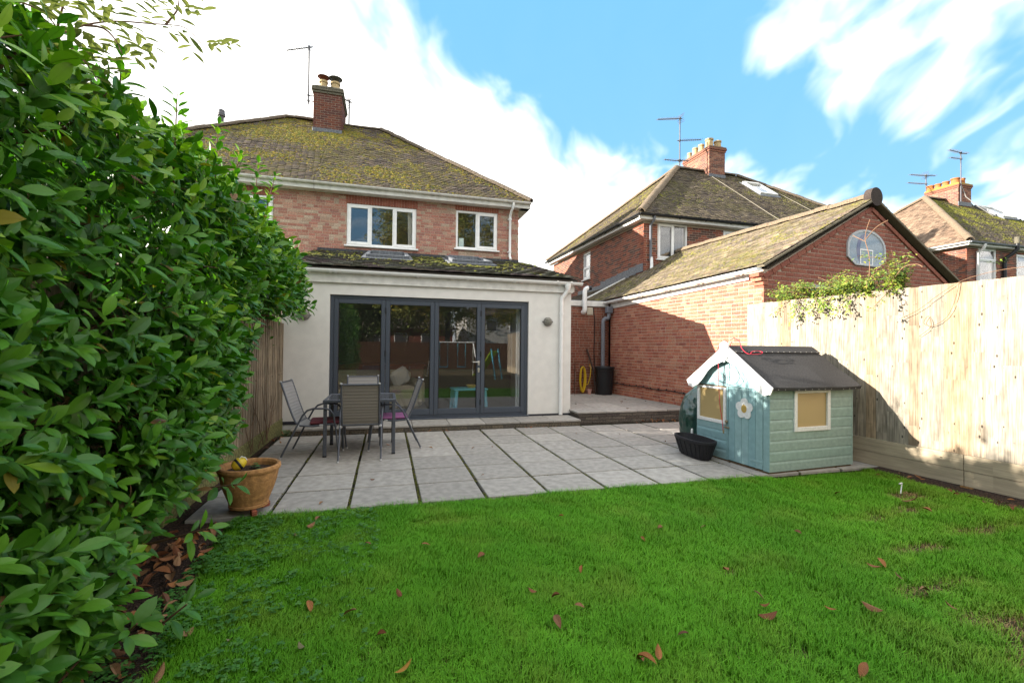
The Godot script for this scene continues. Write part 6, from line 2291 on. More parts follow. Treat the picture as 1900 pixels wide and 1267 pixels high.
	b.prism(fp, 0.008, Transform3D(Basis.IDENTITY, fc + Vector3(0, 0, 0.008)))
	var fl := obj("flower", b, white, door)
	fl.set_meta("label", "white five-petalled wooden flower on the door")
	b = MB.new()
	b.lathe([Vector2(0.050, 0.0), Vector2(0.050, 0.002), Vector2(0.0, 0.0022)], 24, Transform3D(Basis(Vector3(0.86, 0, 0), Vector3.BACK, Vector3(0, -1.05, 0)), fc + Vector3(0, 0, 0.0165)))
	obj("flower_centre", b, mat(L(0.46, 0.31, 0.09), 0.35), fl)
	# windows
	b = MB.new()
	for q in [[0.0, 0.045, 0.49, 0.985], [0.49, 0.535, 0.49, 0.985], [0.045, 0.49, 0.49, 0.535], [0.045, 0.49, 0.955, 0.984]]:
		b.bx(Vector3(q[0] + 0.008, q[2], -0.006), Vector3(q[1] + 0.008, q[3], 0.014 + 0.001 * q[0]), 0.003)
	var wf := obj("front_window", b, white, t, TF)
	b = MB.new()
	b.bx(Vector3(0.05, 0.53, -0.008), Vector3(0.505, 0.96, -0.005))
	obj("pane", b, perspex, wf)
	b = MB.new()
	for q in [[0.385, 0.437, 0.492, 1.012], [0.953, 1.005, 0.492, 1.012], [0.437, 0.953, 0.492, 0.545], [0.437, 0.953, 0.966, 1.011]]:
		b.bx(Vector3(q[0], q[2], -0.006), Vector3(q[1], q[3], 0.018 + 0.001 * q[0]), 0.003)
	wf = obj("side_window", b, white, t)
	b = MB.new()
	b.bx(Vector3(0.43, 0.54, -0.008), Vector3(0.96, 0.97, -0.005))
	obj("pane", b, perspex, wf)
	# roof: two felted slopes, cap strip with nails, boards under them
	var ov := 0.075
	for s in [-1, 1]:
		var r := Vector3(0, apex + 0.01, -D / 2)
		var e := Vector3(0, eave + 0.005, -D / 2 + s * (D / 2 + ov))
		var dn := (e - r).normalized()
		var nn := Vector3.RIGHT.cross(dn) * float(s) * -1.0
		if nn.y < 0: nn = -nn
		b = MB.new()
		# felt sags a little between the boards
		var nu := 14
		var nv := 8
		var pt := func(i: int, j: int) -> Vector3:
			var u := float(i) / nu
			var v := float(j) / nv
			var p := r.lerp(e, v) + Vector3(-0.075 + (Lx + 0.135) * u, 0, 0)
			var sag := noise_a.get_noise_2d(u * 260.0 + s * 70.0, v * 140.0) * 0.012
			var edge := 0.012 * sin(u * PI) if j == nv and s == 1 else 0.0
			return p + nn * (0.018 + sag) + Vector3(0, -edge, 0)
		for i in nu:
			for j in nv:
				b.quado(pt.call(i, j), pt.call(i + 1, j), pt.call(i + 1, j + 1), pt.call(i, j + 1), nn)
			var a0: Vector3 = pt.call(i, nv)
			var a1: Vector3 = pt.call(i + 1, nv)
			var dv := Vector3(0, -0.04, -0.010 * s)
			b.quado(a0, a1, a1 + dv, a0 + dv, Vector3(0, 0, s))
		for k in nv:
			for u in [0, nu]:
				var a0: Vector3 = pt.call(u, k)
				var a1: Vector3 = pt.call(u, k + 1)
				b.quado(a0, a1, a1 - nn * 0.025, a0 - nn * 0.025, Vector3(-1 if u == 0 else 1, 0, 0))
		obj("roof_felt", b, felt, t)
		b = MB.new()
		var c0 := r + Vector3(-0.072, 0, 0)
		b.quado(c0, c0 + Vector3(Lx + 0.148, 0, 0), c0 + Vector3(Lx + 0.148, 0, 0) + dn * 0.74, c0 + dn * 0.74, nn)
		b.quado(c0 - nn * 0.012, c0 + Vector3(Lx + 0.148, 0, 0) - nn * 0.012, c0 + Vector3(Lx + 0.148, 0, 0) + dn * 0.74 - nn * 0.012, c0 + dn * 0.74 - nn * 0.012, -nn)
		obj("roof_board", b, raw, t)
		b = MB.new()
		var cp := func(u: float, v: float) -> Vector3: return r + Vector3(-0.085 + (Lx + 0.145) * u, 0, 0) + dn * (0.15 * v) + nn * 0.034
		b.quado(cp.call(0, 0), cp.call(1, 0), cp.call(1, 1), cp.call(0, 1), nn)
		b.quado(cp.call(0, 1), cp.call(1, 1), cp.call(1, 1) - nn * 0.01, cp.call(0, 1) - nn * 0.01, dn)
		obj("felt_cap", b, felt, t)
		b = MB.new()
		for i in 15:
			b.box(cp.call(0.03 + 0.067 * i, 0.93), Vector3(0.012, 0.006, 0.012), 0.002)
		for i in 13:
			b.box(pt.call(int(round(i * 14 / 12.0)), nv) + Vector3(0, -0.025, 0.003 * s), Vector3(0.010, 0.010, 0.006), 0.002)
		obj("nails", b, mat(L(0.45, 0.42, 0.38), 0.4), t)
		# bargeboard with a wavy lower edge
		var len := (e - r).length() + 0.03
		var bp := PackedVector2Array([Vector2(0, 0.035), Vector2(len, 0.035), Vector2(len + 0.02, -0.055)])
		for i in 25:
			var u := 1.0 - i / 24.0
			bp.append(Vector2(u * len, -0.105 - 0.028 * sin(u * TAU * 1.35 + 1.0) if u < 0.97 else -0.06))
		b = MB.new()
		b.prism(bp, 0.018, Transform3D(Basis(dn, nn, dn.cross(nn)), r + Vector3(-0.092 if s == -1 else -0.075, 0, 0)))
		tag(obj("bargeboard", b, white, t), "white wavy bargeboard on the %s of the gable" % ("left" if s == -1 else "right"))
	b = MB.new()
	b.prism(PackedVector2Array([Vector2(-0.075, 0.075), Vector2(0.0, 0.115), Vector2(0.075, 0.075), Vector2(0.055, -0.10), Vector2(0.0, -0.17), Vector2(-0.055, -0.10)]), 0.02, Transform3D(Basis(Vector3(0, 0, 1), Vector3.UP, Vector3(-1, 0, 0)), Vector3(-0.094, apex - 0.02, -D / 2)))
	obj("finial", b, white, t)
	# child's handwriting up the boards
	var ink := mat(L(0.03, 0.03, 0.035), 0.6)
	var font := SystemFont.new()
	font.font_names = PackedStringArray(["Droid Serif"])
	font.font_italic = true
	var tm := TextMesh.new()
	tm.text = "Candy"
	tm.font = font
	tm.font_size = 32
	tm.pixel_size = 0.0017
	tm.depth = 0.001
	obj("handwriting", tm, ink, t, TF * Transform3D(Basis(Vector3.BACK, PI / 2), Vector3(0.515, 1.12, 0.007)))
	b = MB.new()
	b.tube([Vector3(0.516, 1.20, 0.006), Vector3(0.513, 1.26, 0.006), Vector3(0.518, 1.31, 0.006)], 0.0035, 4)
	b.tube([Vector3(0.600, 1.08, 0.006), Vector3(0.602, 1.18, 0.006), Vector3(0.607, 1.23, 0.006)], 0.003, 4)
	b.tube([Vector3(0.605, 1.24, 0.006), Vector3(0.602, 1.36, 0.006)], 0.0045, 4)
	obj("handwriting", b, ink, t)
	t.get_child(t.get_child_count() - 1).transform = TF
	# string lights and red string tangled round the peak
	var sl := thing("red_string", "tangled red string looped over the playhouse's peak and roof", "string", Vector3(4.40, 1.5, -5.05), deg_to_rad(3.61))
	var red := mat(L(0.55, 0.03, 0.06), 0.6)
	for pts in [
		[Vector3(0.02, 0.12, 0.0), Vector3(0.06, 0.15, 0.03), Vector3(0.09, 0.10, 0.09), Vector3(0.08, 0.02, 0.13), Vector3(0.10, -0.04, 0.18), Vector3(0.14, -0.06, 0.22), Vector3(0.30, -0.055, 0.22), Vector3(0.36, -0.03, 0.20), Vector3(0.30, -0.015, 0.16), Vector3(0.2, -0.03, 0.18), Vector3(0.15, -0.055, 0.21)],
		[Vector3(0.0, 0.10, -0.02), Vector3(-0.06, 0.06, -0.10), Vector3(-0.075, -0.05, -0.13), Vector3(-0.07, -0.13, -0.12), Vector3(-0.06, -0.10, -0.05), Vector3(-0.06, -0.02, 0.04), Vector3(0.02, 0.10, 0.02)],
		[Vector3(-0.065, -0.13, -0.12), Vector3(-0.05, -0.35, -0.13), Vector3(-0.05, -0.70, -0.11), Vector3(-0.045, -0.95, -0.07), Vector3(-0.045, -1.08, -0.05)]]:
		b = MB.new()
		b.tube(smooth(pts, 5), 0.0045, 5, false)
		obj("loop", b, red, sl)
	var wr := thing("thin_cable", "thin dark wire hanging in loops across the playhouse gable", "wire", Vector3(4.40, 1.5, -5.05), deg_to_rad(3.61))
	for pts in [
		[Vector3(-0.055, 0.10, 0.0), Vector3(-0.06, 0.0, 0.05), Vector3(-0.06, -0.12, 0.04), Vector3(-0.055, -0.17, -0.10), Vector3(-0.05, -0.27, -0.26), Vector3(-0.045, -0.38, -0.24), Vector3(-0.045, -0.45, -0.05), Vector3(-0.045, -0.46, 0.12), Vector3(-0.045, -0.36, 0.22), Vector3(-0.05, -0.22, 0.16), Vector3(-0.055, -0.10, 0.12), Vector3(-0.06, 0.02, 0.10)],
		[Vector3(-0.055, -0.22, 0.16), Vector3(-0.045, -0.34, 0.24), Vector3(-0.04, -0.42, 0.29)]]:
		b = MB.new()
		b.tube(smooth(pts, 5), 0.003, 5, false)
		obj("wire", b, M.black_plastic, wr)
	b = MB.new()
	b.box(Vector3(-0.04, -1.10, -0.05), Vector3(0.02, 0.05, 0.02), 0.005)
	obj("clip", b, mat(L(0.25, 0.20, 0.10), 0.4), wr)


func smooth(pts: Array, k: int) -> Array:
	var o := []
	for i in pts.size() - 1:
		var p0: Vector3 = pts[maxi(0, i - 1)]
		var p3: Vector3 = pts[mini(pts.size() - 1, i + 2)]
		for j in k:
			o.append((pts[i] as Vector3).cubic_interpolate(pts[i + 1], p0, p3, float(j) / k))
	o.append(pts[pts.size() - 1])
	return o


# ---------------------------------------------------------------- leaves and plants
# a leaf one unit long along +z, upper side +y, folded along the midrib and arched
func leaf_into(m: MB, T: Transform3D, width := 0.36, arch := 0.12, fold := 0.10, n := 5) -> void:
	var pos := func(i: int, s: float) -> Vector3:
		var u := float(i) / n
		var w := pow(sin(PI * pow(u, 1.12)), 0.75) * width * 0.5
		return T * Vector3(s * w, -arch * u * u * 1.3 + arch * 0.4 * u + fold * absf(s) * w * 2.0, u)
	for i in n:
		for s in [-1.0, 1.0]:
			var a: Vector3 = pos.call(i, 0.0)
			var b: Vector3 = pos.call(i + 1, 0.0)
			var c: Vector3 = pos.call(i + 1, s)
			var d: Vector3 = pos.call(i, s)
			var o := T.basis.y
			if i > 0:
				m.trio(a, d, c, o)
			if i < n - 1 or true:
				m.trio(a, c, b, o)


func leaf_mesh(width := 0.36, arch := 0.12, fold := 0.10, n := 5, rib := 0.0) -> ArrayMesh:
	var m := MB.new()
	leaf_into(m, Transform3D.IDENTITY, width, arch, fold, n)
	# smooth the normals a little over the blade so that the gloss runs along it
	for i in m.n.size():
		var v := m.v[i]
		m.n[i] = (m.n[i] + Vector3(-signf(v.x) * 0.25, 0.6, 0.3 * (v.z - 0.4))).normalized()
	if rib > 0.0:
		m.col = Color(2.0, 1.7, 1.6)
		for i in n:
			var q := []
			for k in 2:
				var u := float(i + k) / n
				q.append(Vector3(0, -arch * u * u * 1.3 + arch * 0.4 * u + 0.006, u))
			var x := Vector3(rib, 0, 0)
			m.quado(q[0] - x, q[0] + x, q[1] + x * 0.7, q[1] - x * 0.7, Vector3.UP)
	return m.mesh(rib > 0.0)


func leaf_basis(dir: Vector3, up: Vector3, size: float) -> Basis:
	var z := dir.normalized()
	var x := up.cross(z)
	if x.length() < 0.05:
		x = Vector3.RIGHT.cross(z)
	x = x.normalized()
	return Basis(x * size, z.cross(x) * size, z * size)


func make_hedge() -> void:
	var t := thing("laurel_hedge", "tall dense laurel hedge with large glossy dark leaves along the left", "hedge", Vector3(-1.9, 0, -4.0), 0.0, "", true)
	var lm := leaf_mesh(0.42, 0.14, 0.10, 5, 0.012)
	var pal := [Color(0.062, 0.185, 0.018), Color(0.08, 0.225, 0.02), Color(0.046, 0.145, 0.018), Color(0.105, 0.26, 0.022), Color(0.06, 0.185, 0.026)]
	var young_sunlit := [Color(0.24, 0.40, 0.035), Color(0.18, 0.34, 0.03)]  # pale leaves: new tips, and sun shining through put into the colour
	var worn := [Color(0.30, 0.25, 0.04), Color(0.20, 0.11, 0.05)]
	var mk := func(c: Color) -> StandardMaterial3D:
		var m := mat(L(c.r, c.g, c.b), 0.36)
		m.metallic_specular = 0.42
		m.backlight_enabled = true
		m.backlight = Color(0.7, 0.8, 0.35)
		m.vertex_color_use_as_albedo = true
		return m
	var leaf_mats := []
	for c in pal + young_sunlit + worn:
		leaf_mats.append(mk.call(c))
	var copies: StandardMaterial3D = mk.call(Color.WHITE)
	copies.vertex_color_use_as_albedo = true
	var all := []     # [distance, transform, palette index]
	var stems := MB.new()
	# a shoot: leaves in a spiral round a twig
	var shoot := func(p: Vector3, d: Vector3, count: int, size: float, tip: bool, spread: float) -> void:
		var side := d.cross(Vector3(0.3, 1, 0.2)).normalized()
		var a := rf(0, TAU)
		var step := size * 0.16
		var base := rng.randi() % 5
		for k in count:
			a += 2.4 + rf(-0.3, 0.3)
			var u := float(k) / count
			var rad := side.rotated(d, a)
			var open := lerpf(1.25, 0.55, u) * spread
			var dir := (d * cos(open) + rad * sin(open) + Vector3(0, -0.22 * (1.0 - u), 0)).normalized()
			var o := p + d * (step * k) + rad * 0.01
			var s := size * rf(0.62, 1.18) * lerpf(1.0, 0.78, u)
			var c := base if rng.randf() < 0.6 else rng.randi() % 5
			if tip and (u > 0.5 or rng.randf() < 0.3):
				c = 5 + rng.randi() % 2
			if rng.randf() < 0.012:
				c = 7 + rng.randi() % 2
			var B := leaf_basis(dir, (d + Vector3(0, 0.55, 0) + Vector3(0.25, 0, 0)).normalized(), s)
			B.x *= rf(0.85, 1.2)
			all.append([o.distance_squared_to(EYE) if seen(o, 1.0) else 1e6, Transform3D(B, o), c])
	# garden side
	var face := func(z: float, y: float) -> float:
		var f := -1.36 + 0.09 * sin(z * 1.7 + y) + 0.08 * noise_a.get_noise_2d(z * 120.0, y * 120.0)
		if z < -4.2:
			f = lerpf(f, -1.30, clampf((-4.2 - z) / 1.5, 0, 1))
		if z < -6.0:
			f -= 0.04 * (-6.0 - z)
		if y > 2.55:
			f -= 0.45 * pow((y - 2.55) / 0.45, 2.0)
		if y < 0.7:
			f -= (0.34 if z < -2.6 else 0.05) * (0.7 - y)
		return f
	for i in 2500:
		var z := rf(-8.15, -0.7)
		var y := rf(0.22, 2.98)
		if z < -4.75:
			var low := 1.92 + 0.12 * noise_b.get_noise_2d(z * 100.0, 3.0)
			if z > -5.1:
				low = lerpf(0.2, 1.92, (-4.75 - z) / 0.35)
			if y < low:
				continue
		if y < 0.55 and z < -2.6 and rng.randf() < 0.7:
			continue
		var depth := rf(0.0, 0.24) * rf(0.3, 1.0)
		if z < -7.7:
			depth += (-7.7 - z) * 0.6
		var p := Vector3(face.call(z, y) - depth, y, z)
		var d := Vector3(rf(0.55, 1.0), rf(-0.05, 0.75), rf(-0.45, 0.45)).normalized()
		if y > 2.6: d = (d + Vector3(0, 0.7, 0)).normalized()
		shoot.call(p, d, 7 + rng.randi() % 4, rf(0.115, 0.155), rng.randf() < (0.5 if y > 2.4 else (0.16 if z < -3.4 else 0.05)), 1.0)  # more pale leaves high up and far off, painting in the sun through them
	# top, back and inside
	for i in 1500:
		var z := rf(-8.15, 5.5)
		var p := Vector3(rf(-2.5, -1.6), 2.85 + 0.10 * noise_a.get_noise_2d(z * 150.0, 8.0) + rf(-0.15, 0.08), z)
		shoot.call(p, Vector3(rf(-0.5, 0.5), 1, rf(-0.5, 0.5)).normalized(), 8, rf(0.10, 0.135), rng.randf() < 0.35, 0.95)
	for i in 2600:
		var z := rf(-8.1, 5.5)
		var p := Vector3(rf(-2.5, -1.65), rf(0.3, 2.85), z)
		if z < -4.9 and p.x > -1.9 and p.y < 2.0: continue
		shoot.call(p, Vector3(rf(-1, 1), rf(-0.3, 1), rf(-1, 1)).normalized(), 7, rf(0.12, 0.15), false, 1.1)
	for i in 1700:
		var p := Vector3(rf(-2.3, -1.62), rf(0.35, 2.85), rf(-4.9, -0.4))
		shoot.call(p, Vector3(rf(-0.3, 1), rf(-0.3, 1), rf(-1, 1)).normalized(), 7, rf(0.12, 0.15), false, 1.1)
	for i in 900:
		var p := Vector3(rf(-2.4, -1.35), rf(2.05, 2.92), rf(-8.2, -4.6))
		shoot.call(p, Vector3(rf(-1, 1), rf(-0.3, 1), rf(-1, 1)).normalized(), 8, rf(0.12, 0.15), false, 1.1)
	for i in 420:
		var p := Vector3(rf(-2.4, -1.88), rf(1.55, 2.25), rf(-8.4, -4.5))
		shoot.call(p, Vector3(rf(-1, 1), rf(-0.3, 1), rf(-1, 1)).normalized(), 8, rf(0.12, 0.15), false, 1.1)
	for i in 260:
		var z := rf(-2.7, -0.9)
		var p := Vector3(-1.28 - rf(0.0, 0.2), rf(0.04, 0.6), z)
		shoot.call(p, Vector3(rf(0.3, 0.9), rf(0.2, 0.9), rf(-0.4, 0.4)).normalized(), 8, rf(0.10, 0.14), false, 1.0)
	for i in 900:  # unseen shrubs beyond the hedge, added to keep sun off the patio
		var p := Vector3(rf(-4.2, -2.3), rf(0.3, 2.95), rf(-12.0, -8.0))
		shoot.call(p, Vector3(rf(-1, 1), rf(-0.3, 1), rf(-1, 1)).normalized(), 8, rf(0.13, 0.17), false, 1.1)
	for i in 500:
		var z := rf(-0.7, 5.5)
		shoot.call(Vector3(-1.4 - rf(0, 0.2), rf(0.3, 2.9), z), Vector3(1, rf(0, 0.7), rf(-0.4, 0.4)).normalized(), 8, rf(0.11, 0.15), false, 1.0)
	# tall sunlit shoots above the line of the hedge
	var tall := [[Vector3(-1.50, 2.78, -3.78), Vector3(0.03, 0.30, 0.05)], [Vector3(-1.46, 2.85, -4.45), Vector3(0.0, 0.42, -0.06)], [Vector3(-1.43, 2.88, -4.75), Vector3(0.05, 0.27, -0.1)], [Vector3(-1.45, 2.85, -5.55), Vector3(0.02, 0.55, -0.12)], [Vector3(-1.38, 2.9, -5.7), Vector3(0.12, 0.36, 0.0)], [Vector3(-1.5, 2.8, -6.3), Vector3(0.0, 0.2, 0.0)], [Vector3(-1.56, 2.75, -3.2), Vector3(0.02, 0.28, 0.02)]]
	for q in tall:
		var p: Vector3 = q[0]
		var d: Vector3 = q[1] + Vector3(0, 0.2, 0)
		stems.tube([p - Vector3(0, 0.3, 0), p, p + d * 0.6, p + d], [0.007, 0.006, 0.005, 0.003], 5)
		for k in 8:
			shoot.call(p + d * (k / 8.0), d.normalized(), 4, 0.15 - 0.007 * k, true, 0.9)
	# low branch over the lawn's edge
	for q in [[Vector3(-1.05, 0.12, -2.62), Vector3(0.55, 0.45, 0.1)], [Vector3(-1.15, 0.16, -2.45), Vector3(0.5, 0.5, 0.35)], [Vector3(-1.2, 0.3, -3.3), Vector3(0.6, 0.2, 0.2)], [Vector3(-1.28, 0.10, -2.2), Vector3(0.5, 0.6, -0.2)], [Vector3(-1.22, 0.42, -3.9), Vector3(0.7, 0.1, 0.2)]]:
		shoot.call(q[0], q[1].normalized(), 9, 0.14, false, 1.05)
		stems.tube([q[0] - q[1] * 0.7 + Vector3(-0.1, 0.0, 0), q[0], q[0] + q[1] * 0.2], [0.010, 0.007, 0.004], 5)
	# trunks and bare twigs showing between the leaves
	for i in 26:
		var z := -8.0 + i * 0.36 + rf(-0.1, 0.1)
		var p := Vector3(-1.95 + rf(-0.1, 0.12), 0, z)
		stems.tube([p, p + Vector3(rf(-0.1, 0.1), 0.9, rf(-0.1, 0.1)), p + Vector3(rf(-0.1, 0.1), 1.9, rf(-0.2, 0.2)), p + Vector3(rf(-0.2, 0.2), 2.7, rf(-0.3, 0.3))], [0.035, 0.028, 0.02, 0.008], 7)
	for i in 260:
		var z := rf(-7.5, -0.9)
		var y := rf(0.3, 2.7)
		if z < -4.8 and y < 2.0: continue
		var p := Vector3(-1.75, y - 0.1, z)
		var e := Vector3(face.call(z, y) + rf(-0.10, 0.10), y + rf(-0.1, 0.25), z + rf(-0.35, 0.35))
		stems.tube([p, p.lerp(e, 0.5) + Vector3(rf(-0.05, 0.05), rf(-0.05, 0.05), rf(-0.05, 0.05)), e], [0.010, 0.007, 0.003], 5)
	obj("stems", stems, mat(L(0.15, 0.085, 0.045), 0.85, 0.7, 0.2), t)
	all.sort_custom(func(a, b): return a[0] < b[0])
	var xf := []
	var cols := []
	var every: Array = pal + young_sunlit + worn
	var singles := 0
	for i in all.size():
		var o: Vector3 = all[i][1].origin
		if singles < 300 and all[i][0] < 1e6 and all[i][0] > 1.1:
			obj("leaf", lm, leaf_mats[all[i][2]], t, all[i][1])
			singles += 1
		elif all[i][0] > 0.9:
			xf.append(all[i][1])
			var c: Color = every[all[i][2]]
			var k := rf(0.75, 1.25)
			cols.append(Color(c.r * k, c.g * k, c.b * k))
	multi("foliage", lm, copies, xf, cols, t)
	# a thin branch of small leaves arching out over the hedge
	var br := thing("overhanging_branch", "thin arching branch with small sunlit leaves above the hedge, against the sky", "branch", Vector3(-1.7, 2.8, -2.6), 0.0, "", true)
	var main := [Vector3(-1.72, 2.70, -2.55), Vector3(-1.66, 2.90, -2.65), Vector3(-1.66, 2.98, -2.75), Vector3(-1.65, 3.08, -2.85), Vector3(-1.60, 3.21, -2.95), Vector3(-1.51, 3.32, -3.05), Vector3(-1.39, 3.40, -3.15), Vector3(-1.33, 3.44, -3.20), Vector3(-1.24, 3.47, -3.25), Vector3(-1.15, 3.39, -3.30)]
	var lines := [main, [Vector3(-1.70, 2.75, -2.4), Vector3(-1.66, 2.99, -2.5), Vector3(-1.63, 3.06, -2.6), Vector3(-1.61, 3.08, -2.7), Vector3(-1.61, 3.05, -2.8)], [Vector3(-1.60, 3.21, -2.95), Vector3(-1.54, 3.24, -3.0), Vector3(-1.48, 3.18, -3.0), Vector3(-1.45, 3.11, -3.0)], [Vector3(-1.65, 3.05, -2.82), Vector3(-1.60, 3.18, -2.78), Vector3(-1.56, 3.30, -2.75)], [Vector3(-1.66, 2.95, -2.7), Vector3(-1.56, 2.98, -2.75), Vector3(-1.50, 2.92, -2.8), Vector3(-1.47, 2.86, -2.82)], [Vector3(-1.80, 2.9, -2.3), Vector3(-1.72, 3.1, -2.45), Vector3(-1.66, 3.28, -2.6), Vector3(-1.62, 3.4, -2.7)], [Vector3(-1.33, 3.44, -3.20), Vector3(-1.28, 3.55, -3.22), Vector3(-1.27, 3.62, -3.22)]]
	var sm := leaf_mesh(0.34, 0.1, 0.12, 4)
	var lcol := [L(0.05, 0.11, 0.02), L(0.09, 0.16, 0.022), L(0.035, 0.085, 0.018), L(0.16, 0.18, 0.03)]
	var lms := []
	for c in lcol:
		var m := mat(c, 0.45)
		m.backlight_enabled = true
		m.backlight = Color(0.42, 0.45, 0.22)
		lms.append(m)
	for li in lines.size():
		var ln: Array = smooth(lines[li], 3)
		var b := MB.new()
		var rs := []
		for i in ln.size():
			rs.append(lerpf(0.007, 0.002, float(i) / ln.size()))
		b.tube(ln, rs, 5)
		obj("twig", b, mat(L(0.14, 0.075, 0.05), 0.85), br)
		for i in range(2, ln.size()):
			if li == 0 and i > 16 and rng.randf() < 0.35:
				continue
			var p: Vector3 = ln[i]
			var d: Vector3 = (p - ln[i - 1]).normalized()
			var rad := d.cross(Vector3.UP).normalized().rotated(d, rf(0, TAU))
			# a leaf stalk with leaflets on both sides
			var st := (d * 0.5 + rad + Vector3(0, 0.25, 0)).normalized()
			var n := 3 + rng.randi() % 4
			for k in n:
				var q := p + st * (0.032 * (k + 1))
				var sd := st.cross(Vector3.UP).normalized() * (1.0 if k % 2 == 0 else -1.0)
				var dir := (sd + st * 0.7 + Vector3(0, rf(-0.4, 0.2), 0)).normalized()
				obj("leaf", sm, pick(lms), br, Transform3D(leaf_basis(dir, Vector3.UP, rf(0.065, 0.105)), q))


func make_climber() -> void:
	var t := thing("climbing_plant", "tangled leafy climber sprawling over the top of the pale fence before the gable", "climber", Vector3(6.2, 2.25, -5.0), 0.0, "", true)
	var stem_m := mat(L(0.30, 0.17, 0.10), 0.85, 0.7, 0.2)
	var lm := leaf_mesh(0.55, 0.1, 0.1, 3)
	var leaf := mat(Color.WHITE, 0.5, 1.0, 1.0, 0.0, 0.02, true)
	leaf.backlight_enabled = true
	leaf.backlight = Color(0.6, 0.65, 0.35)
	var xf := []
	var cols := []
	var pal := [Color(0.16, 0.24, 0.03), Color(0.22, 0.28, 0.035), Color(0.10, 0.18, 0.025), Color(0.32, 0.32, 0.05), Color(0.13, 0.20, 0.03)]
	for i in 90:
		var u := pow(rng.randf(), 0.8)
		var z := -6.1 + 1.95 * u + rf(-0.15, 0.15)
		var p := Vector3(6.16 + rf(0.0, 0.16), 2.2, z)
		var v := Vector3(rf(-0.02, 0.05), 0.09, rf(-0.10, 0.10))
		var pts := [p]
		var n := 5 + rng.randi() % 5
		var tall := 0.42 + 0.62 * u
		for k in n:
			p += v * tall
			p.z = clampf(p.z, -6.15, -4.2)
			v += Vector3(rf(-0.035, 0.02), rf(-0.045, 0.015), rf(-0.05, 0.05))
			pts.append(p)
			if k < n - 1 or rng.randf() < 0.6:
				for q in 12:
					var o := p + Vector3(rf(-0.05, 0.05), rf(-0.06, 0.05), rf(-0.06, 0.06))
					if o.y > 2.5 + 0.25 * u and rng.randf() < 0.7: continue
					xf.append(Transform3D(leaf_basis(Vector3(rf(-1, 0.4), rf(-0.6, 0.3), rf(-1, 1)), Vector3(-0.3, 1, 0.2), rf(0.03, 0.055)), o))
					cols.append(pick(pal))
		var b := MB.new()
		var rs := []
		for k in pts.size():
			rs.append(lerpf(0.006, 0.002, float(k) / pts.size()))
		b.tube(smooth(pts, 2), 0.0035, 4)
		obj("stem", b, stem_m, t)
	# trailing down the face of the fence
	for i in 16:
		var z := rf(-5.9, -4.6)
		var p := Vector3(6.06 + (z + 6.5) * 0.066 - 0.03, 2.3, z)
		var pts := [p]
		for k in 5:
			p += Vector3(rf(-0.03, 0.012), rf(-0.09, -0.02), rf(-0.05, 0.05))
			p.x = minf(p.x, 6.06 + (p.z + 6.5) * 0.066 - 0.028)
			pts.append(p)
			for q in 4:
				xf.append(Transform3D(leaf_basis(Vector3(rf(-1, 0), rf(-1, 0.2), rf(-1, 1)), Vector3(-1, 0.6, 0.2), rf(0.028, 0.045)), p + Vector3(rf(-0.05, -0.01), rf(-0.03, 0.03), rf(-0.04, 0.04))))
				cols.append(pick(pal))
		var b := MB.new()
		b.tube(smooth(pts, 2), 0.003, 4)
		obj("stem", b, stem_m, t)
	multi("foliage", lm, leaf, xf, cols, t)
	# bare tendrils
	for pts in [[Vector3(6.25, 2.3, -4.6), Vector3(6.3, 2.75, -4.62), Vector3(6.3, 3.05, -4.68), Vector3(6.28, 3.28, -4.6)], [Vector3(6.3, 3.02, -4.68), Vector3(6.28, 3.15, -4.52), Vector3(6.25, 3.2, -4.35)], [Vector3(6.3, 3.0, -4.68), Vector3(6.3, 3.12, -4.85)], [Vector3(6.18, 2.3, -4.3), Vector3(6.12, 2.52, -4.1), Vector3(6.12, 2.55, -3.95), Vector3(6.1, 2.5, -3.86)]]:
		var b := MB.new()
		b.tube(smooth(pts, 4), 0.005, 5)
		obj("tendril", b, stem_m, t)
	var tw := thing("loose_tendril", "long bare tendril trailing over the fence top near the photo's right edge", "creeper", Vector3(6.22, 2.3, -3.6), 0.0, "", true)
	for pts in [[Vector3(6.30, 2.38, -3.05), Vector3(6.28, 2.37, -3.3), Vector3(6.22, 2.30, -3.55), Vector3(6.18, 2.16, -3.75), Vector3(6.165, 2.0, -3.95), Vector3(6.15, 1.9, -4.15)], [Vector3(6.21, 2.29, -3.57), Vector3(6.20, 2.1, -3.6), Vector3(6.20, 1.9, -3.68), Vector3(6.19, 1.8, -3.82), Vector3(6.18, 1.84, -3.9), Vector3(6.19, 1.92, -3.86), Vector3(6.19, 1.8, -3.83), Vector3(6.18, 1.68, -3.95)]]:
		var b := MB.new()
		b.tube(smooth(pts, 4), 0.003, 5)
		obj("tendril", b, stem_m, tw)
	for i in 26:
		obj("leaf", lm, mat(L(0.17, 0.27, 0.03), 0.5), tw, Transform3D(leaf_basis(Vector3(rf(-1, 1), rf(-0.2, 0.6), rf(-1, 1)), Vector3.UP, rf(0.02, 0.035)), Vector3(6.3 + rf(-0.02, 0.04), 2.47 + rf(-0.02, 0.03), -3.28 + rf(-0.1, 0.08))))


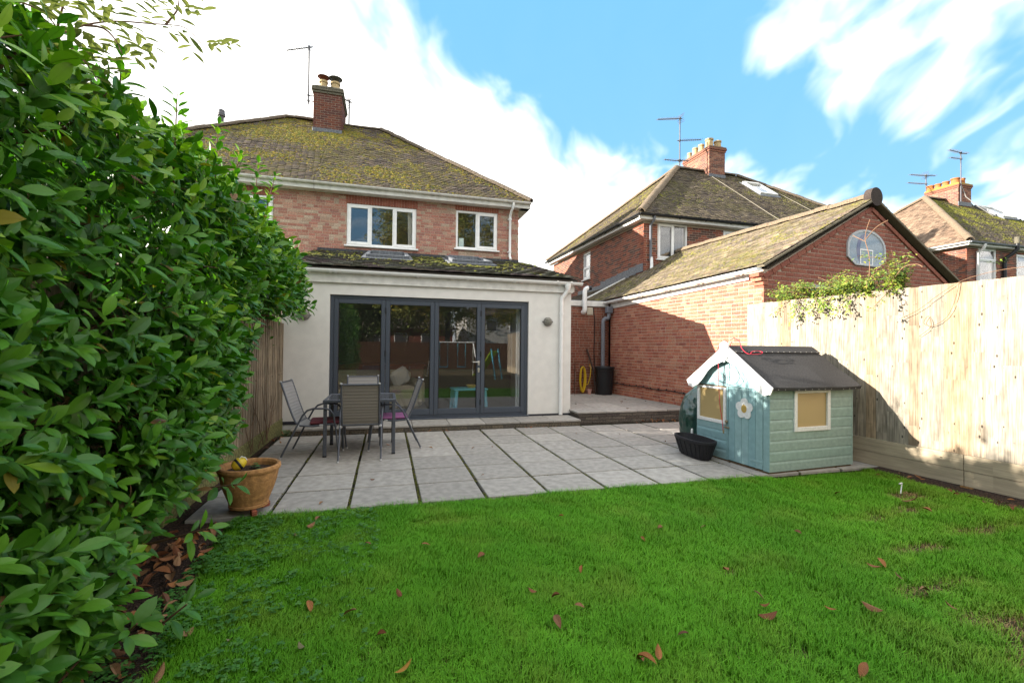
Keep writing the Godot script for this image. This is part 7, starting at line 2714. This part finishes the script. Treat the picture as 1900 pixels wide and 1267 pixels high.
# ---------------------------------------------------------------- lawn
func bare(x: float, z: float) -> float:
	# 0 full grass .. 1 bare
	var m := 0.0
	for q in [[4.35, -3.15, 0.45, 0.13], [4.0, -2.55, 0.35, 0.12], [4.9, -3.2, 0.35, 0.16], [3.45, -2.12, 0.42, 0.10], [3.35, -1.72, 0.30, 0.22], [5.3, -3.5, 0.25, 0.2], [3.2, -1.5, 0.25, 0.2], [4.9, -2.7, 0.5, 0.12], [0.55, -3.95, 0.30, 0.10], [2.3, -2.62, 0.14, 0.06]]:
		var u: float = (x - q[0]) / q[2]
		var v: float = (z - q[1]) / q[3]
		m = maxf(m, 0.85 - (u * u + v * v) * 0.5)
	m += noise_b.get_noise_2d(x * 130.0, z * 130.0) * 0.5
	if x > 5.2:
		m += (x - 5.2) * 0.7
	return clampf(m, 0, 1)


func make_lawn() -> void:
	var g := MB.new()
	g.bx(Vector3(-1.35, -0.09, -4.44), Vector3(7.5, -0.046, 11.9))
	struct("lawn", g, mat(L(0.16, 0.12, 0.05), 1.0, 0.4, 0.6, 1.5, 0.03))
	var tuft := func(blades: int, seed_: int, h0: float, h1: float, w: float) -> ArrayMesh:
		var r := RandomNumberGenerator.new()
		r.seed = seed_
		var m := MB.new()
		for i in blades:
			var a := r.randf() * TAU
			var o := Vector3(cos(a), 0, sin(a)) * 0.055 * sqrt(r.randf())
			var dir := r.randf() * TAU
			var lean := Vector3(cos(dir), 0, sin(dir))
			var side := Vector3(-lean.z, 0, lean.x) * w * r.randf_range(0.7, 1.2)
			var h := r.randf_range(h0, h1)
			var k := r.randf_range(0.25, 1.1)
			var v := r.randf_range(0.65, 1.35)
			m.col = Color(v * r.randf_range(0.85, 1.2), v, v * 0.9)
			var p1 := o + Vector3(0, h * 0.55, 0) + lean * h * 0.18 * k
			var p2 := o + Vector3(0, h * (1.0 - 0.25 * k), 0) + lean * h * 0.65 * k
			var up := (Vector3.UP * 1.2 + lean * 0.4).normalized()
			m.trin(o - side, o + side, p1 + side * 0.8, up, up, up)
			m.trin(o - side, p1 + side * 0.8, p1 - side * 0.8, up, up, up)
			m.trin(p1 - side * 0.8, p1 + side * 0.8, p2, up, up, up)
		return m.mesh(true)
	var gm := mat(Color.WHITE, 0.55, 1.0, 1.0, 0.0, 0.02, true)
	gm.metallic_specular = 0.3
	gm.backlight_enabled = true
	gm.backlight = Color(0.45, 0.5, 0.2)
	var xf := []
	var cols := []
	var n := 0
	while n < 46000:
		n += 1
		var z := -0.95 - pow(rng.randf(), 0.75) * 3.52
		var x := rf(-1.25, 6.0)
		if not seen(Vector3(x, 0, z), 1.12):
			continue
		var left := -1.22 if z < -3.8 else lerpf(-1.22, -1.0, clampf((z + 3.8) / 1.5, 0, 1))
		left += 0.07 * noise_b.get_noise_2d(z * 200.0, 5.0)
		if x < left or (z < -4.36 and rng.randf() < 0.4):
			continue
		if x > 4.42 and z < -4.30 and x < 5.9:
			continue
		var b := bare(x, z)
		if rng.randf() < b * 1.1:
			continue
		var s := rf(0.75, 1.15) * (1.0 - 0.4 * b) * (0.95 + 0.35 * noise_a.get_noise_2d(x * 120.0, z * 120.0))
		xf.append(Transform3D(Basis(Vector3.UP, rf(0, TAU)).scaled(Vector3(1, s, 1)), Vector3(x, -0.048, z)))
		var m := 0.5 + 0.5 * noise_a.get_noise_2d(x * 60.0 + 50.0, z * 60.0)
		var y := clampf(b * 0.8 + maxf(0.0, noise_b.get_noise_2d(x * 70.0 + 9.0, z * 70.0)) * 0.8, 0, 1)
		var c := Color(0.098, 0.325, 0.012).lerp(Color(0.165, 0.45, 0.02), m).lerp(Color(0.34, 0.35, 0.06), y * 0.5)
		var k := rf(0.85, 1.15)
		cols.append(Color(c.r * k, c.g * k, c.b * k))
	multi("grass", tuft.call(30, 2, 0.035, 0.08, 0.0017), gm, xf, cols)
	# dead straw between the blades where the turf is thin
	xf = []
	cols = []
	for i in 9000:
		var z := rf(-4.3, -1.0)
		var x := rf(-1.2, 6.0)
		var b := bare(x, z)
		if rng.randf() > b * 0.9 + 0.12:
			continue
		xf.append(Transform3D(Basis(Vector3.UP, rf(0, TAU)).scaled(Vector3(1.2, 0.4, 1.2)), Vector3(x, -0.047, z)))
		cols.append(pick([Color(0.30, 0.20, 0.09), Color(0.24, 0.15, 0.07), Color(0.20, 0.11, 0.05), Color(0.34, 0.26, 0.12)]))
	multi("dead_grass", tuft.call(14, 5, 0.03, 0.06, 0.0022), gm, xf, cols)
	# clover and other small round-leaved weeds beside the hedge
	var cm := MB.new()
	for k in 3:
		var T := Transform3D(Basis(Vector3.UP, TAU * k / 3.0), Vector3(0, 0.0, 0))
		leaf_into(cm, T, 0.9, 0.1, 0.05, 3)
	xf = []
	cols = []
	for i in 3600:
		var z := rf(-4.42, -2.1)
		var x := -1.25 + pow(rng.randf(), 1.6) * 1.2
		if x > -0.55 and z > -3.4 and rng.randf() < 0.7: continue
		if noise_b.get_noise_2d(x * 150.0, z * 150.0) < -0.1: continue
		xf.append(Transform3D(Basis(Vector3.UP, rf(0, TAU)).rotated(Vector3.RIGHT, rf(-0.3, 0.3)).scaled(Vector3.ONE * rf(0.010, 0.021)), Vector3(x, rf(0.0, 0.025), z)))
		cols.append(pick([Color(0.055, 0.17, 0.03), Color(0.045, 0.14, 0.03), Color(0.08, 0.20, 0.04)]))
	multi("clover", cm.mesh(), gm, xf, cols)


# ---------------------------------------------------------------- fallen leaves
func make_leaves() -> void:
	var shapes := []
	for q in [[0.42, 0.22, 0.3], [0.36, 0.3, 0.45], [0.5, 0.12, 0.5], [0.40, 0.35, 0.2]]:
		shapes.append(leaf_mesh(q[0], q[1], q[2], 6))
	var mats := []
	for c in [L(0.42, 0.17, 0.065), L(0.34, 0.16, 0.075), L(0.30, 0.11, 0.045), L(0.46, 0.25, 0.12), L(0.22, 0.10, 0.055), L(0.50, 0.20, 0.06)]:
		mats.append(mat(c, 0.75, 0.6, 0.06, 0.2, 0.03))
	var green_brown := mat(L(0.26, 0.24, 0.12), 0.7, 0.7, 0.06)
	var orange := mat(L(0.50, 0.25, 0.03), 0.6, 0.6, 0.06)
	var one := func(label: String, group: String, x: float, y: float, z: float, s: float, m: Material, tilt: float) -> void:
		var o := obj("fallen_leaf", pick(shapes), m)
		var B := Basis(Vector3.UP, rf(0, TAU)) * Basis(Vector3.RIGHT, rf(-tilt, tilt)) * Basis(Vector3.FORWARD, rf(-tilt, tilt) + (PI if rng.randf() < 0.4 else 0.0))
		o.transform = Transform3D(B.scaled(Vector3(s, s, s)), Vector3(x, y, z) - B.z * s * 0.5)
		tag(o, label, "leaf", group)
	var lawn := [[-0.59, -4.05, 0.073], [-0.55, -4.17, 0.053], [-0.68, -3.88, 0.040], [0.30, -3.46, 0.054], [0.67, -3.19, 0.068], [1.49, -3.73, 0.041], [1.28, -2.83, 0.033], [0.09, -2.80, 0.053], [-0.41, -2.83, 0.069], [-0.18, -2.68, 0.066], [-0.01, -2.43, 0.041], [-0.99, -2.72, 0.078], [1.09, -2.42, 0.051], [0.91, -2.32, 0.076], [0.99, -2.55, 0.033], [0.88, -2.66, 0.030], [1.22, -1.94, 0.078], [1.19, -1.94, 0.065], [1.29, -1.94, 0.059], [2.21, -3.31, 0.051], [1.95, -3.16, 0.029], [2.59, -3.26, 0.042], [2.24, -2.59, 0.036], [2.20, -2.26, 0.058], [2.08, -2.08, 0.079], [2.14, -2.16, 0.036], [4.56, -3.67, 0.065], [5.05, -3.31, 0.119], [3.27, -2.37, 0.062], [3.39, -2.40, 0.063], [3.25, -2.05, 0.098], [2.72, -1.98, 0.079], [3.18, -1.87, 0.047], [2.16, -1.61, 0.066], [4.92, -3.08, 0.057], [3.29, -2.22, 0.040], [2.47, -2.03, 0.025], [3.26, -2.96, 0.033], [-0.12, -3.58, 0.028], [1.50, -2.04, 0.028]]
	for q in lawn:
		one.call("dry leaf on lawn, %d cm before the patio, %d cm right of hedge" % [absf(q[1] + 4.43) * 100.0, (q[0] + 1.2) * 100.0], "dry leaves scattered on the lawn", q[0], rf(0.012, 0.028), q[1], maxf(q[2], 0.045) * 1.35, pick(mats), 0.4)
	one.call("long olive-brown leaf on the lawn, left of the other narrow one", "", -0.75, 0.012, -2.60, 0.075, green_brown, 0.2)
	one.call("long olive-brown narrow leaf on the lawn nearer the photo's middle", "", -0.39, 0.012, -2.46, 0.06, green_brown, 0.2)
	one.call("curled orange leaf on the lawn at the photo's bottom edge", "", 0.09, 0.02, -2.15, 0.09, orange, 0.3)
	for q in [[-1.29, -2.50, 0.114], [-1.18, -2.49, 0.097], [-0.97, -2.38, 0.106], [-1.05, -2.3, 0.08]]:
		one.call("big copper-brown leaf on bare soil at the photo's bottom left", "big leaves at the bottom left", q[0], 0.01, q[1], q[2], mats[rng.randi() % 2 * 3], 0.25)
	for i in 105:
		var z := rf(-4.25, -2.3)
		var e := -1.26 + clampf((z + 4.0) * 0.1, 0, 0.2)
		one.call("copper-brown dead leaf in the litter under the hedge", "leaf litter under the hedge", e - rf(0.0, 0.36), rf(0.0, 0.03), z, rf(0.07, 0.12), pick(mats), 0.5)
	for q in [[1.09, -5.19], [3.20, -7.32], [1.19, -8.05], [1.24, -6.60], [1.53, -6.61], [0.64, -6.73], [3.92, -7.11], [2.61, -8.05], [0.03, -7.09], [4.33, -6.38], [-0.58, -4.61], [-0.14, -5.3], [1.9, -8.02], [-0.9, -7.2]]:
		one.call("dry leaf on paving, %d cm from the doors, %d cm right of fence" % [absf(q[1] + 8.76) * 100.0, (q[0] + 1.78) * 100.0], "dry leaves on the paving", q[0], 0.012, q[1], rf(0.04, 0.075), pick(mats), 0.3)
	for i in 45:
		one.call("russet leaf in the drift at the foot of the raised terrace", "leaf drift below the terrace", lerpf(4.6, 6.2, pow(rng.randf(), 0.5)), rf(0.005, 0.05), -8.22 + rf(-0.07, 0.16), rf(0.04, 0.08), pick(mats), 0.7)
	for i in 22:
		one.call("small russet leaf blown against the long door step", "leaves along the door step", rf(-1.4, 3.6), rf(0.004, 0.02), -8.06 + rf(-0.03, 0.04), rf(0.03, 0.06), pick(mats), 0.4)
	for i in 22:
		one.call("dead leaf in the corner between the left fence and the patio", "leaves in the left corner", -1.70 + rf(0, 0.16), rf(0.0, 0.03), rf(-8.65, -7.2), rf(0.04, 0.07), pick(mats), 0.5)
	for i in 24:
		one.call("crumpled leaf on bare soil at the foot of the right fence", "leaves under the right fence", rf(5.75, 6.2), rf(0.0, 0.02), rf(-4.2, -2.6), rf(0.04, 0.08), pick(mats), 0.4)
	for i in 14:
		one.call("small dark leaf on the raised terrace slabs", "dark leaves on the terrace", rf(4.1, 6.1), 0.232, rf(-11.2, -8.5), rf(0.04, 0.08), mats[4], 0.3)
